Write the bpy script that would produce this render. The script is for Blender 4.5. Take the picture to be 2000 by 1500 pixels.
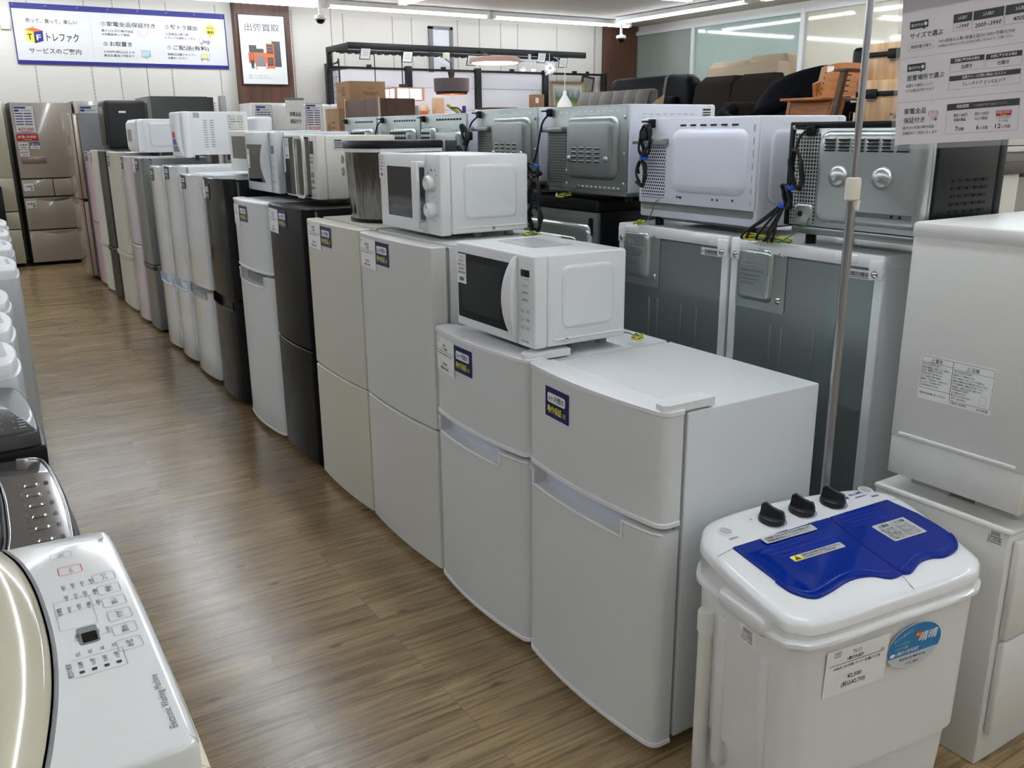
import bpy, math, random
from mathutils import Vector, Matrix

random.seed(7)
for o in list(bpy.data.objects):
    bpy.data.objects.remove(o)
SC = bpy.context.scene
COL = SC.collection
R = math.radians

# ------------------------------------------------------------------ camera
cam_d = bpy.data.cameras.new('camera')
cam = bpy.data.objects.new('camera', cam_d)
COL.objects.link(cam)
CR, CU, CF = [[0.8469418, -0.5316084, -0.0090574], [0.1536528, 0.2284155, 0.9613621], [0.5089994, 0.8156095, -0.2751378]]
cam.matrix_world = Matrix(((CR[0], CU[0], -CF[0], 0.0), (CR[1], CU[1], -CF[1], 0.0), (CR[2], CU[2], -CF[2], 1.42), (0, 0, 0, 1)))
cam_d.sensor_width = 36.0
cam_d.lens = 1734.17 / 2000.0 * 36.0
cam_d.clip_start = 0.05
cam_d.clip_end = 60
SC.camera = cam

# ------------------------------------------------------------------ world and exposure
W = bpy.data.worlds.new('world')
SC.world = W
W.use_nodes = True
W.node_tree.nodes['Background'].inputs[0].default_value = (0.9, 0.95, 1.0, 1)
W.node_tree.nodes['Background'].inputs[1].default_value = 0.05
SC.view_settings.view_transform = 'Standard'
SC.view_settings.look = 'None'
SC.view_settings.gamma = 1.0
SC.view_settings.use_curve_mapping = False
SC.view_settings.exposure = 0.3
TUBE_STRENGTH = 26.0      # the shop's fluorescent tubes, the only strong light in the room

# ------------------------------------------------------------------ materials
def lin(c):
    c = c / 255.0
    return c / 12.92 if c <= 0.04045 else ((c + 0.055) / 1.055) ** 2.4

MATS = {}
def mat(name, rgb, rough=0.4, metal=0.0, coat=0.0, bump=None, trans=0.0, ior=1.45, var=0.0, vscale=3.0, alpha=1.0, spec=0.5):
    """procedural principled surface; bump=(scale, strength) paint texture, var = slight colour mottling"""
    if name in MATS:
        return MATS[name]
    m = bpy.data.materials.new(name)
    m.use_nodes = True
    nt = m.node_tree
    b = nt.nodes['Principled BSDF']
    col = (lin(rgb[0]), lin(rgb[1]), lin(rgb[2]), 1)
    b.inputs['Base Color'].default_value = col
    b.inputs['Roughness'].default_value = rough
    b.inputs['Metallic'].default_value = metal
    b.inputs['Coat Weight'].default_value = coat
    b.inputs['Coat Roughness'].default_value = 0.05
    b.inputs['Transmission Weight'].default_value = trans
    b.inputs['IOR'].default_value = ior
    b.inputs['Alpha'].default_value = alpha
    b.inputs['Specular IOR Level'].default_value = spec
    tc = nt.nodes.new('ShaderNodeTexCoord')
    if var > 0:
        n = nt.nodes.new('ShaderNodeTexNoise')
        n.inputs['Scale'].default_value = vscale
        n.inputs['Detail'].default_value = 4
        nt.links.new(tc.outputs['Object'], n.inputs['Vector'])
        mx = nt.nodes.new('ShaderNodeMixRGB')
        mx.inputs[1].default_value = tuple(max(0, c * (1 - var)) for c in col[:3]) + (1,)
        mx.inputs[2].default_value = tuple(min(1, c * (1 + var)) for c in col[:3]) + (1,)
        nt.links.new(n.outputs['Fac'], mx.inputs[0])
        nt.links.new(mx.outputs[0], b.inputs['Base Color'])
    if bump:
        n2 = nt.nodes.new('ShaderNodeTexNoise')
        n2.inputs['Scale'].default_value = bump[0]
        n2.inputs['Detail'].default_value = 3
        nt.links.new(tc.outputs['Object'], n2.inputs['Vector'])
        bp = nt.nodes.new('ShaderNodeBump')
        bp.inputs['Strength'].default_value = bump[1]
        bp.inputs['Distance'].default_value = 0.002
        nt.links.new(n2.outputs['Fac'], bp.inputs['Height'])
        nt.links.new(bp.outputs['Normal'], b.inputs['Normal'])
    MATS[name] = m
    return m

def emit(name, rgb, strength):
    m = bpy.data.materials.new(name)
    m.use_nodes = True
    b = m.node_tree.nodes['Principled BSDF']
    b.inputs['Base Color'].default_value = (lin(rgb[0]), lin(rgb[1]), lin(rgb[2]), 1)
    b.inputs['Emission Color'].default_value = (lin(rgb[0]), lin(rgb[1]), lin(rgb[2]), 1)
    b.inputs['Emission Strength'].default_value = strength
    MATS[name] = m
    return m

def wood_mat(name, c1, c2, scale=(2, 30, 2), rough=0.4):
    m = bpy.data.materials.new(name)
    m.use_nodes = True
    nt = m.node_tree
    b = nt.nodes['Principled BSDF']
    tc = nt.nodes.new('ShaderNodeTexCoord')
    mp = nt.nodes.new('ShaderNodeMapping')
    mp.inputs['Scale'].default_value = scale
    n = nt.nodes.new('ShaderNodeTexNoise')
    n.inputs['Scale'].default_value = 2.0
    n.inputs['Detail'].default_value = 6
    n.inputs['Distortion'].default_value = 0.6
    rp = nt.nodes.new('ShaderNodeValToRGB')
    rp.color_ramp.elements[0].position = 0.32
    rp.color_ramp.elements[1].position = 0.68
    rp.color_ramp.elements[0].color = (lin(c1[0]), lin(c1[1]), lin(c1[2]), 1)
    rp.color_ramp.elements[1].color = (lin(c2[0]), lin(c2[1]), lin(c2[2]), 1)
    nt.links.new(tc.outputs['Object'], mp.inputs[0])
    nt.links.new(mp.outputs[0], n.inputs['Vector'])
    nt.links.new(n.outputs['Fac'], rp.inputs[0])
    nt.links.new(rp.outputs[0], b.inputs['Base Color'])
    b.inputs['Roughness'].default_value = rough
    MATS[name] = m
    return m

def dots_mat(name, base, hole, pitch, radius, metal=0.0, rough=0.4, square=False):
    """perforated sheet: rows of holes on the Y-Z plane, alternate rows shifted"""
    m = bpy.data.materials.new(name)
    m.use_nodes = True
    nt = m.node_tree
    N, L = nt.nodes, nt.links
    b = N['Principled BSDF']
    tc = N.new('ShaderNodeTexCoord')
    sp = N.new('ShaderNodeSeparateXYZ')
    L.new(tc.outputs['Object'], sp.inputs[0])
    def mth(op, a, bb=None):
        n = N.new('ShaderNodeMath')
        n.operation = op
        for i, x in enumerate((a, bb)):
            if x is None:
                continue
            if isinstance(x, (int, float)):
                n.inputs[i].default_value = x
            else:
                L.new(x, n.inputs[i])
        return n.outputs[0]
    v = mth('DIVIDE', sp.outputs[2], pitch)
    row = mth('FLOOR', v)
    odd = mth('MULTIPLY', mth('FLOORED_MODULO', row, 2.0), 0.0 if square else 0.5)
    u = mth('ADD', mth('DIVIDE', sp.outputs[1], pitch), odd)
    du = mth('ABSOLUTE', mth('SUBTRACT', mth('FRACT', u), 0.5))
    dv = mth('ABSOLUTE', mth('SUBTRACT', mth('FRACT', v), 0.5))
    if square:
        d = mth('MAXIMUM', du, dv)
    else:
        d = mth('SQRT', mth('ADD', mth('MULTIPLY', du, du), mth('MULTIPLY', dv, dv)))
    inside = mth('LESS_THAN', d, radius / pitch)
    mx = N.new('ShaderNodeMixRGB')
    mx.inputs[1].default_value = (lin(base[0]), lin(base[1]), lin(base[2]), 1)
    mx.inputs[2].default_value = (lin(hole[0]), lin(hole[1]), lin(hole[2]), 1)
    L.new(inside, mx.inputs[0])
    L.new(mx.outputs[0], b.inputs['Base Color'])
    b.inputs['Roughness'].default_value = rough
    met = mth('MULTIPLY', mth('SUBTRACT', 1.0, inside), metal)
    L.new(met, b.inputs['Metallic'])
    MATS[name] = m
    return m

def floor_mat():
    m = bpy.data.materials.new('vinyl_wood_planks')
    m.use_nodes = True
    nt = m.node_tree
    N, L = nt.nodes, nt.links
    b = N['Principled BSDF']
    tc = N.new('ShaderNodeTexCoord')
    br = N.new('ShaderNodeTexBrick')
    br.inputs['Scale'].default_value = 1.0
    br.inputs['Brick Width'].default_value = 0.92
    br.inputs['Row Height'].default_value = 0.102
    br.inputs['Mortar Size'].default_value = 0.0006
    br.inputs['Mortar Smooth'].default_value = 0.2
    br.offset = 0.37
    br.offset_frequency = 3
    br.inputs['Color1'].default_value = (0, 0, 0, 1)
    br.inputs['Color2'].default_value = (1, 1, 1, 1)
    br.inputs['Mortar'].default_value = (0.5, 0.5, 0.5, 1)
    L.new(tc.outputs['Object'], br.inputs['Vector'])
    # plank id shifts the grain
    sx = N.new('ShaderNodeSeparateXYZ')
    L.new(tc.outputs['Object'], sx.inputs[0])
    rgb = N.new('ShaderNodeRGBToBW')
    L.new(br.outputs['Color'], rgb.inputs[0])
    def mth(op, a, bb=None):
        n = N.new('ShaderNodeMath')
        n.operation = op
        for i, x in enumerate((a, bb)):
            if x is None:
                continue
            if isinstance(x, (int, float)):
                n.inputs[i].default_value = x
            else:
                L.new(x, n.inputs[i])
        return n.outputs[0]
    cb = N.new('ShaderNodeCombineXYZ')
    L.new(mth('ADD', sx.outputs[0], mth('MULTIPLY', rgb.outputs[0], 13.0)), cb.inputs[0])
    L.new(sx.outputs[1], cb.inputs[1])
    L.new(mth('MULTIPLY', rgb.outputs[0], 7.0), cb.inputs[2])
    mp = N.new('ShaderNodeMapping')
    mp.inputs['Scale'].default_value = (1.4, 15.0, 1.0)
    L.new(cb.outputs[0], mp.inputs[0])
    n1 = N.new('ShaderNodeTexNoise')
    n1.inputs['Scale'].default_value = 1.5
    n1.inputs['Detail'].default_value = 8
    n1.inputs['Roughness'].default_value = 0.68
    n1.inputs['Distortion'].default_value = 1.6
    L.new(mp.outputs[0], n1.inputs['Vector'])
    mp2 = N.new('ShaderNodeMapping')
    mp2.inputs['Scale'].default_value = (1.0, 4.0, 1.0)
    L.new(cb.outputs[0], mp2.inputs[0])
    n2 = N.new('ShaderNodeTexNoise')
    n2.inputs['Scale'].default_value = 2.5
    n2.inputs['Detail'].default_value = 3
    L.new(mp2.outputs[0], n2.inputs['Vector'])
    rp = N.new('ShaderNodeValToRGB')
    e = rp.color_ramp.elements
    e[0].position = 0.28
    e[0].color = (lin(84), lin(67), lin(43), 1)
    e[1].position = 0.74
    e[1].color = (lin(180), lin(159), lin(122), 1)
    x = e.new(0.45)
    x.color = (lin(134), lin(112), lin(79), 1)
    x = e.new(0.58)
    x.color = (lin(152), lin(130), lin(94), 1)
    L.new(mth('ADD', mth('MULTIPLY', n1.outputs['Fac'], 0.78), mth('ADD', mth('MULTIPLY', n2.outputs['Fac'], 0.16), mth('MULTIPLY', rgb.outputs[0], 0.09))), rp.inputs[0])
    # fine dark grain lines
    mp4 = N.new('ShaderNodeMapping')
    mp4.inputs['Scale'].default_value = (2.2, 60.0, 1.0)
    L.new(cb.outputs[0], mp4.inputs[0])
    n4 = N.new('ShaderNodeTexNoise')
    n4.inputs['Scale'].default_value = 1.4
    n4.inputs['Detail'].default_value = 5
    n4.inputs['Distortion'].default_value = 0.7
    L.new(mp4.outputs[0], n4.inputs['Vector'])
    gr = N.new('ShaderNodeMapRange')
    gr.inputs['From Min'].default_value = 0.36
    gr.inputs['From Max'].default_value = 0.46
    gr.inputs['To Min'].default_value = 0.5
    gr.inputs['To Max'].default_value = 0.0
    L.new(n4.outputs['Fac'], gr.inputs['Value'])
    mg = N.new('ShaderNodeMixRGB')
    mg.inputs[2].default_value = (lin(70), lin(54), lin(36), 1)
    L.new(gr.outputs[0], mg.inputs[0])
    L.new(rp.outputs[0], mg.inputs[1])
    # knots
    mp3 = N.new('ShaderNodeMapping')
    mp3.inputs['Scale'].default_value = (1.5, 3.6, 1.0)
    L.new(tc.outputs['Object'], mp3.inputs[0])
    vo = N.new('ShaderNodeTexVoronoi')
    vo.voronoi_dimensions = '2D'
    vo.inputs['Scale'].default_value = 1.0
    L.new(mp3.outputs[0], vo.inputs['Vector'])
    kn = N.new('ShaderNodeMapRange')
    kn.inputs['From Min'].default_value = 0.012
    kn.inputs['From Max'].default_value = 0.042
    kn.inputs['To Min'].default_value = 0.75
    kn.inputs['To Max'].default_value = 0.0
    L.new(vo.outputs['Distance'], kn.inputs['Value'])
    mk = N.new('ShaderNodeMixRGB')
    mk.inputs[2].default_value = (lin(74), lin(56), lin(40), 1)
    L.new(kn.outputs[0], mk.inputs[0])
    L.new(mg.outputs[0], mk.inputs[1])
    mm = N.new('ShaderNodeMixRGB')
    mm.inputs[2].default_value = (lin(66), lin(52), lin(38), 1)
    L.new(mth('MULTIPLY', br.outputs['Fac'], 0.8), mm.inputs[0])
    L.new(mk.outputs[0], mm.inputs[1])
    L.new(mm.outputs[0], b.inputs['Base Color'])
    rr = N.new('ShaderNodeMapRange')
    rr.inputs['To Min'].default_value = 0.17
    rr.inputs['To Max'].default_value = 0.28
    L.new(n2.outputs['Fac'], rr.inputs['Value'])
    L.new(rr.outputs[0], b.inputs['Roughness'])
    bp = N.new('ShaderNodeBump')
    bp.inputs['Strength'].default_value = 0.18
    bp.inputs['Distance'].default_value = 0.002
    L.new(mth('SUBTRACT', n1.outputs['Fac'], br.outputs['Fac']), bp.inputs['Height'])
    L.new(bp.outputs['Normal'], b.inputs['Normal'])
    return m

# ------------------------------------------------------------------ mesh building
TXT = {}
def glyphs(s):
    """outline mesh of a line of text at size 1: verts, faces, x extent"""
    if s in TXT:
        return TXT[s]
    c = bpy.data.curves.new('t', 'FONT')
    c.body = s
    c.resolution_u = 2
    c.offset = 0.0 if s.startswith('Electronic') else 0.013
    c.fill_mode = 'FRONT'
    o = bpy.data.objects.new('t', c)
    COL.objects.link(o)
    dg = bpy.context.evaluated_depsgraph_get()
    me = bpy.data.meshes.new_from_object(o.evaluated_get(dg))
    vs = [(v.co.x, v.co.y) for v in me.vertices]
    fs = [tuple(p.vertices) for p in me.polygons]
    bpy.data.meshes.remove(me)
    bpy.data.objects.remove(o)
    bpy.data.curves.remove(c)
    x0 = min([v[0] for v in vs], default=0)
    x1 = max([v[0] for v in vs], default=1)
    TXT[s] = (vs, fs, x0, x1)
    return TXT[s]

def rrect(cx, cy, w, h, r, n=4):
    r = min(r, w / 2 - 1e-5, h / 2 - 1e-5)
    out = []
    for (sx, sy, a0) in ((1, 1, 0), (-1, 1, 90), (-1, -1, 180), (1, -1, 270)):
        ox, oy = cx + sx * (w / 2 - r), cy + sy * (h / 2 - r)
        for k in range(n + 1):
            a = R(a0 + 90.0 * k / n)
            out.append((ox + r * math.cos(a), oy + r * math.sin(a)))
    return out

class MB:
    def __init__(self):
        self.v, self.f, self.mi, self.mats = [], [], [], []
    def m(self, material):
        if material not in self.mats:
            self.mats.append(material)
        return self.mats.index(material)
    def add(self, vs, fs, material):
        b = len(self.v)
        k = self.m(material)
        self.v += [tuple(p) for p in vs]
        for f in fs:
            self.f.append(tuple(b + i for i in f))
            self.mi.append(k)
        return self
    def loft(self, loops, material, cap0=True, cap1=True, closed=True):
        n = len(loops[0])
        vs = [p for lp in loops for p in lp]
        fs = []
        for i in range(len(loops) - 1):
            for j in range(n if closed else n - 1):
                j2 = (j + 1) % n
                fs.append((i * n + j, i * n + j2, (i + 1) * n + j2, (i + 1) * n + j))
        if cap0:
            fs.append(tuple(reversed(range(n))))
        if cap1:
            fs.append(tuple(range((len(loops) - 1) * n, len(loops) * n)))
        return self.add(vs, fs, material)
    def box(self, x0, y0, z0, x1, y1, z1, material, r=0.0, rz=None, n=2):
        if r <= 0 and not rz:
            vs = [(x, y, z) for z in (z0, z1) for (x, y) in ((x0, y0), (x1, y0), (x1, y1), (x0, y1))]
            fs = [(3, 2, 1, 0), (4, 5, 6, 7), (0, 1, 5, 4), (1, 2, 6, 5), (2, 3, 7, 6), (3, 0, 4, 7)]
            return self.add(vs, fs, material)
        r = min(r, (z1 - z0) / 2 - 1e-5, (x1 - x0) / 2 - 1e-4, (y1 - y0) / 2 - 1e-4)
        rz = rz if rz else r
        lp = []
        cx, cy, w, h = (x0 + x1) / 2, (y0 + y1) / 2, x1 - x0, y1 - y0
        lv = [(z0 + r * (1 - math.cos(math.pi / 2 * k / n)), r * (1 - math.sin(math.pi / 2 * k / n))) for k in range(n + 1)]
        lv += [(z1 - (z - z0), ins) for z, ins in reversed(lv)]
        for z, ins in lv:
            lp.append([(x, y, z) for x, y in rrect(cx, cy, w - 2 * ins, h - 2 * ins, max(rz - ins, 1e-4), 3)])
        return self.loft(lp, material)
    def prism(self, poly, z0, z1, material, T=None):
        lo = [Vector((x, y, z0)) for x, y in poly]
        hi = [Vector((x, y, z1)) for x, y in poly]
        if T:
            lo = [T @ p for p in lo]
            hi = [T @ p for p in hi]
        return self.loft([lo, hi], material)
    def tube(self, pts, r, material, seg=8, cap=True):
        pts = [Vector(p) for p in pts]
        n = len(pts)
        rr = r if isinstance(r, (list, tuple)) else [r] * n
        loops = []
        up = None
        for i, p in enumerate(pts):
            d = (pts[min(i + 1, n - 1)] - pts[max(i - 1, 0)])
            d = d.normalized() if d.length > 1e-9 else Vector((0, 0, 1))
            if up is None:
                up = Vector((0, 0, 1)) if abs(d.z) < 0.9 else Vector((1, 0, 0))
            a = d.cross(up)
            if a.length < 1e-6:
                a = d.orthogonal()
            a.normalize()
            b = a.cross(d).normalized()
            up = b
            loops.append([p + (a * math.cos(2 * math.pi * k / seg) + b * math.sin(2 * math.pi * k / seg)) * rr[i] for k in range(seg)])
        return self.loft(loops, material, cap, cap)
    def lathe(self, prof, material, seg=24, at=(0, 0, 0), T=None, cap0=True, cap1=True):
        loops = []
        for r, z in prof:
            lp = []
            for k in range(seg):
                a = 2 * math.pi * k / seg
                p = Vector((r * math.cos(a), r * math.sin(a), z))
                if T:
                    p = T @ p
                lp.append(p + Vector(at))
            loops.append(lp)
        return self.loft(loops, material, cap0, cap1)
    def cyl(self, p0, p1, r, material, seg=16):
        return self.tube([p0, p1], r, material, seg)
    def pad(self, O, U, V, cx, cy, w, h, r, d, ins, material, n=4, lip=0.0):
        """raised rounded-rectangle pressing on the plane O,U,V"""
        U, V = Vector(U), Vector(V)
        N = U.cross(V)
        O = Vector(O)
        steps = [(0, 0, 0), (ins * 0.15, d * 0.55, 0), (ins * 0.5, d * 0.9, 0), (ins, d, 0)]
        loops = []
        for i, dd, _ in steps:
            loops.append([O + U * x + V * y + N * dd for x, y in rrect(cx, cy, w - 2 * i, h - 2 * i, max(r - i * 0.5, 0.001), n)])
        return self.loft(loops, material, False, True)
    def flat(self, O, U, V, poly, d, material, back=0.0):
        U, V = Vector(U), Vector(V)
        N = U.cross(V)
        O = Vector(O)
        top = [O + U * x + V * y + N * d for x, y in poly]
        if back == 0.0:
            return self.add(top, [tuple(range(len(top)))], material)
        bot = [O + U * x + V * y + N * (d - back) for x, y in poly]
        return self.loft([bot, top], material)
    def rect(self, O, U, V, x, y, w, h, d, material, back=0.0, r=0.0):
        poly = rrect(x + w / 2, y + h / 2, w, h, r) if r > 0 else [(x, y), (x + w, y), (x + w, y + h), (x, y + h)]
        return self.flat(O, U, V, poly, d, material, back)
    def text(self, O, U, V, s, x, y, size, d, material, align='l', width=None, shear=0.0, rot=0.0):
        vs, fs, x0, x1 = glyphs(s)
        U, V = Vector(U), Vector(V)
        N = U.cross(V)
        O = Vector(O)
        sx = size if width is None else width / max(1e-6, (x1 - x0))
        off = {'l': -x0, 'c': -(x0 + x1) / 2, 'r': -x1}[align]
        c, sn = math.cos(R(rot)), math.sin(R(rot))
        out = []
        for a, b in vs:
            px, py = (a + off) * sx + shear * b * size, b * size
            px, py = px * c - py * sn, px * sn + py * c
            out.append(O + U * (x + px) + V * (y + py) + N * d)
        return self.add(out, fs, material)
    def ring(self, O, U, V, cx, cy, w, h, r, t, d, material, n=4):
        """outline of a rounded rectangle, line width t"""
        U, V = Vector(U), Vector(V)
        N = U.cross(V)
        O = Vector(O)
        a = [O + U * x + V * y + N * d for x, y in rrect(cx, cy, w, h, r, n)]
        b = [O + U * x + V * y + N * d for x, y in rrect(cx, cy, w - 2 * t, h - 2 * t, max(r - t, 1e-4), n)]
        k = len(a)
        return self.add(a + b, [(i, (i + 1) % k, k + (i + 1) % k, k + i) for i in range(k)], material)
    def build(self, name, parent=None, smooth=40, loc=None, rotz=0.0):
        me = bpy.data.meshes.new(name)
        me.from_pydata([tuple(p) for p in self.v], [], self.f)
        for mm in self.mats:
            me.materials.append(mm)
        for p, k in zip(me.polygons, self.mi):
            p.material_index = k
        if smooth:
            for p in me.polygons:
                p.use_smooth = True
            me.update()
            try:
                me.set_sharp_from_angle(angle=R(smooth))
            except Exception:
                pass
        me.update()
        o = bpy.data.objects.new(name, me)
        COL.objects.link(o)
        if parent is not None:
            o.parent = parent
        if loc:
            o.location = loc
        if rotz:
            o.rotation_euler = (0, 0, rotz)
        return o

def tag(o, label, cat, group=None):
    o['label'] = label
    o['category'] = cat
    if group:
        o['group'] = group
    return o

def thing(name, label, cat, loc=(0, 0, 0), rotz=0.0, group=None):
    o = bpy.data.objects.new(name, None)
    o.empty_display_size = 0.05
    COL.objects.link(o)
    o.location = loc
    o.rotation_euler = (0, 0, rotz)
    return tag(o, label, cat, group)

def struct(name, mb, smooth=0):
    o = mb.build(name, smooth=smooth)
    o['kind'] = 'structure'
    return o

# frames of reference for flat prints: (U right, V up) seen from the front of the face
FX = ((0, -1, 0), (0, 0, 1))     # faces -X
FY = ((1, 0, 0), (0, 0, 1))      # faces -Y
FT = ((1, 0, 0), (0, 1, 0))      # faces up, read from -Y
FTX = ((0, -1, 0), (1, 0, 0))    # faces up, read from -X

# common materials
WHITE = mat('white_enamel', (226, 228, 228), 0.28, bump=(60, 0.05))
WHITE2 = mat('white_enamel_fridge', (214, 216, 215), 0.30, bump=(160, 0.06))
WSIDE = mat('white_cabinet_steel', (212, 216, 217), 0.35, bump=(220, 0.08))
WPLAST = mat('white_plastic', (228, 229, 230), 0.32)
LILAC = mat('pale_lavender_plastic', (214, 216, 226), 0.4)
GRAYPL = mat('grey_plastic', (118, 120, 122), 0.5)
DGRAY = mat('dark_grey_plastic', (52, 53, 55), 0.45)
BLACK = mat('black_plastic', (16, 16, 18), 0.38, spec=0.3)
BLACKG = mat('black_gloss', (10, 10, 12), 0.14, spec=0.35)
RUBBER = mat('black_rubber', (14, 14, 15), 0.6)
HOLE = mat('dark_opening', (9, 9, 10), 0.8)
CHROME = mat('chrome', (210, 212, 214), 0.12, metal=1.0)
STEEL = mat('galvanised_steel', (178, 186, 184), 0.28, metal=0.9, var=0.05, vscale=60)
PAPER = mat('white_paper', (236, 236, 233), 0.6)
INK = mat('black_ink', (28, 27, 28), 0.6)
INKG = mat('grey_ink', (96, 96, 98), 0.6)
INKL = mat('light_grey_ink', (165, 165, 167), 0.6)
NAVY = mat('navy_print', (22, 26, 84), 0.4)
NAVYB = mat('banner_navy', (38, 38, 124), 0.5)
YEL = mat('yellow_print', (226, 216, 70), 0.5)
RED = mat('red_print', (196, 34, 46), 0.5)
ORANGE = mat('orange_print', (232, 108, 48), 0.5)
BLUE = mat('blue_print', (36, 74, 148), 0.5)
PINK = mat('pink_print', (236, 208, 214), 0.5)
# ------------------------------------------------------------------ lights of the shop (fluorescent rows)
TUBE = emit('lit_fluorescent_tube', (236, 245, 255), TUBE_STRENGTH)
LAMPW = mat('white_lamp_housing', (232, 232, 230), 0.4)
def light_fixture(x0, y0, x1, y1, label, group, double=True, z=2.9):
    """batten with one or two bare tubes, running along X or along Y"""
    cx, cy = (x0 + x1) / 2, (y0 + y1) / 2
    L = max(abs(x1 - x0), abs(y1 - y0))
    t = thing('fluorescent_light', label, 'ceiling light', (cx, cy, z), R(90) if abs(y1 - y0) > abs(x1 - x0) else 0, group)
    m = MB()
    m.loft([[(sx * L / 2, -0.055, 0.075), (sx * L / 2, 0.055, 0.075), (sx * L / 2, 0.04, 0.022), (sx * L / 2, -0.04, 0.022)] for sx in (-1, 1)], LAMPW)
    for sx in (-1, 1):
        m.box(sx * (L / 2 - 0.02) - 0.02, -0.05, -0.012, sx * (L / 2 - 0.02) + 0.02, 0.05, 0.03, LAMPW, 0.004)
    m.build('housing', t)
    for oy in ((-0.034, 0.034) if double else (0.0,)):
        MB().cyl((-L / 2 + 0.03, oy, 0.0), (L / 2 - 0.03, oy, 0.0), 0.0145, TUBE, 10).build('tube', t)
    return t
light_fixture(1.86, 11.2, 4.24, 11.2, 'fluorescent ceiling light above the blue-bordered banner and brown column', 'tubes along the back wall')
light_fixture(4.34, 11.2, 6.66, 11.2, 'fluorescent ceiling light between the two dome cameras, above the black display frame', 'tubes along the back wall', False)
light_fixture(6.74, 11.2, 9.16, 11.25, 'fluorescent ceiling light ending at the dome camera by the window corner', 'tubes along the back wall', False)
light_fixture(8.72, 10.95, 8.72, 8.4, 'fluorescent ceiling light running towards the far window corner', 'tubes along the windows', False)
light_fixture(8.72, 8.2, 8.72, 5.8, 'double fluorescent ceiling light along the windows, next towards the wooden crates', 'tubes along the windows')
light_fixture(5.05, 10.55, 5.05, 8.15, 'double fluorescent ceiling light cut by the upper frame edge above the dark pendant lamp', 'cross tubes')
light_fixture(5.6, 8.64, 8.0, 8.64, 'double fluorescent ceiling light crossing in front of the window-side row', 'cross tubes')
OUT = 'fluorescent ceiling light of the overhead rows, lighting the appliance aisle'
for k in range(3):
    light_fixture(-5.5 + k * 2.45, 11.2, -3.12 + k * 2.45, 11.2, 'fluorescent ceiling light along the back wall beyond the banner', 'tubes beyond the banner')
for X in (1.6, -2.1):
    for k in range(6):
        light_fixture(X, 9.6 - k * 2.5, X, 7.2 - k * 2.5, OUT, 'overhead rows')
for X in (5.05, 8.72):
    for k in range(4):
        light_fixture(X, 5.6 - k * 2.5, X, 3.2 - k * 2.5, OUT, 'overhead rows')

# ------------------------------------------------------------------ room shell
m = MB()
m.box(-5.6, -5.1, -0.1, 9.9, 12.1, 0.0, floor_mat())
struct('floor', m)
CEIL = mat('ceiling_board', (214, 207, 198), 0.8, bump=(90, 0.1))
m = MB()
m.box(-5.6, -5.1, 2.98, 9.9, 12.1, 3.1, CEIL)
struct('ceiling', m)
WALL = mat('wall_board', (218, 213, 204), 0.75, bump=(40, 0.04))
m = MB()
m.box(-5.6, 11.9, 0, 9.9, 12.05, 2.98, WALL)
SEAM = mat('wall_seam', (120, 116, 110), 0.8)
for x in (0.2, 2.29, 4.66, 6.92, 9.02):
    m.box(x, 11.8985, 0, x + 0.008, 11.9, 2.98, SEAM)
struct('wall_back', m)
m = MB()
m.box(-5.6, -5.1, 0, -5.5, 12.0, 2.98, mat('wall_left_board', (120, 114, 106), 0.7))  # unseen wall, coloured dark to weaken its bounce and reflections in dark doors
struct('wall_left', m)
m = MB()
m.box(-5.6, -5.1, 0, 9.9, -5.0, 2.98, WALL)
struct('wall_front', m)
m = MB()
m.box(9.79, -5.1, 0, 9.9, 12.0, 2.98, WALL)
struct('wall_right', m)
# window band of the right wall: white aluminium frames, film-covered glass
FRAME = mat('white_aluminium', (214, 216, 214), 0.45)
def pane_mat(nm, rgb):
    return mat(nm, rgb, 0.06, coat=0.6, var=0.05, vscale=1.2)
PANES = [pane_mat('grey_green_glass', (136, 144, 137)), pane_mat('green_glass', (160, 176, 166)), pane_mat('beige_backed_glass', (196, 190, 172))]
ys = [11.86, 10.45, 8.42, 6.37, 4.32, 2.27]
for i in range(5):
    w = bpy.data.objects.new('window_%d' % (i + 1), None)
    COL.objects.link(w)
    w.location = (9.76, (ys[i] + ys[i + 1]) / 2, 0)
    w['kind'] = 'structure'
    hw = (ys[i] - ys[i + 1]) / 2
    m = MB()
    m.box(0.0, -hw + 0.03, 0.95, 0.012, hw - 0.03, 2.86, PANES[min(i, 2)])
    m.build('pane', w, 0)
    m = MB()
    m.box(-0.04, hw - 0.035, 0.9, 0.02, hw + 0.035, 2.9, FRAME, 0.003)
    if i == 4:
        m.box(-0.04, -hw - 0.035, 0.9, 0.02, -hw + 0.035, 2.9, FRAME, 0.003)
    m.box(-0.035, -hw + 0.036, 2.84, 0.018, hw - 0.036, 2.90, FRAME)
    m.box(-0.035, -hw + 0.036, 0.9, 0.018, hw - 0.036, 0.96, FRAME)
    m.build('window_frame', w, 0)
# brown wood-panelled columns
BROWN = wood_mat('brown_wood_panel', (70, 43, 30), (96, 62, 45), (14, 14, 0.8), 0.5)
m = MB()
m.box(3.36, 11.77, 0, 4.06, 11.92, 2.98, BROWN)
struct('trim_1', m)
m = MB()
m.box(9.16, 11.75, 0, 9.75, 11.92, 2.98, BROWN)
struct('trim_2', m)
# slotted shelf standards let into the wall
SLOT = mat('slotted_standard', (196, 192, 185), 0.5)
for i, x in enumerate((1.1, 1.686, 1.992, 2.585, 3.167, 4.13, 4.83, 5.55, 5.84, 6.565, 7.285, 7.58, 8.29, 9.0)):
    m = MB()
    m.box(x - 0.007, 11.894, 0.4, x + 0.007, 11.9, 2.92, SLOT)
    for k in range(63):
        z = 0.42 + k * 0.04
        m.box(x - 0.004, 11.8932, z, x + 0.004, 11.8945, z + 0.022, mat('slot_shadow', (150, 146, 140), 0.7))
    struct('trim_%d' % (i + 3), m)
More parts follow.
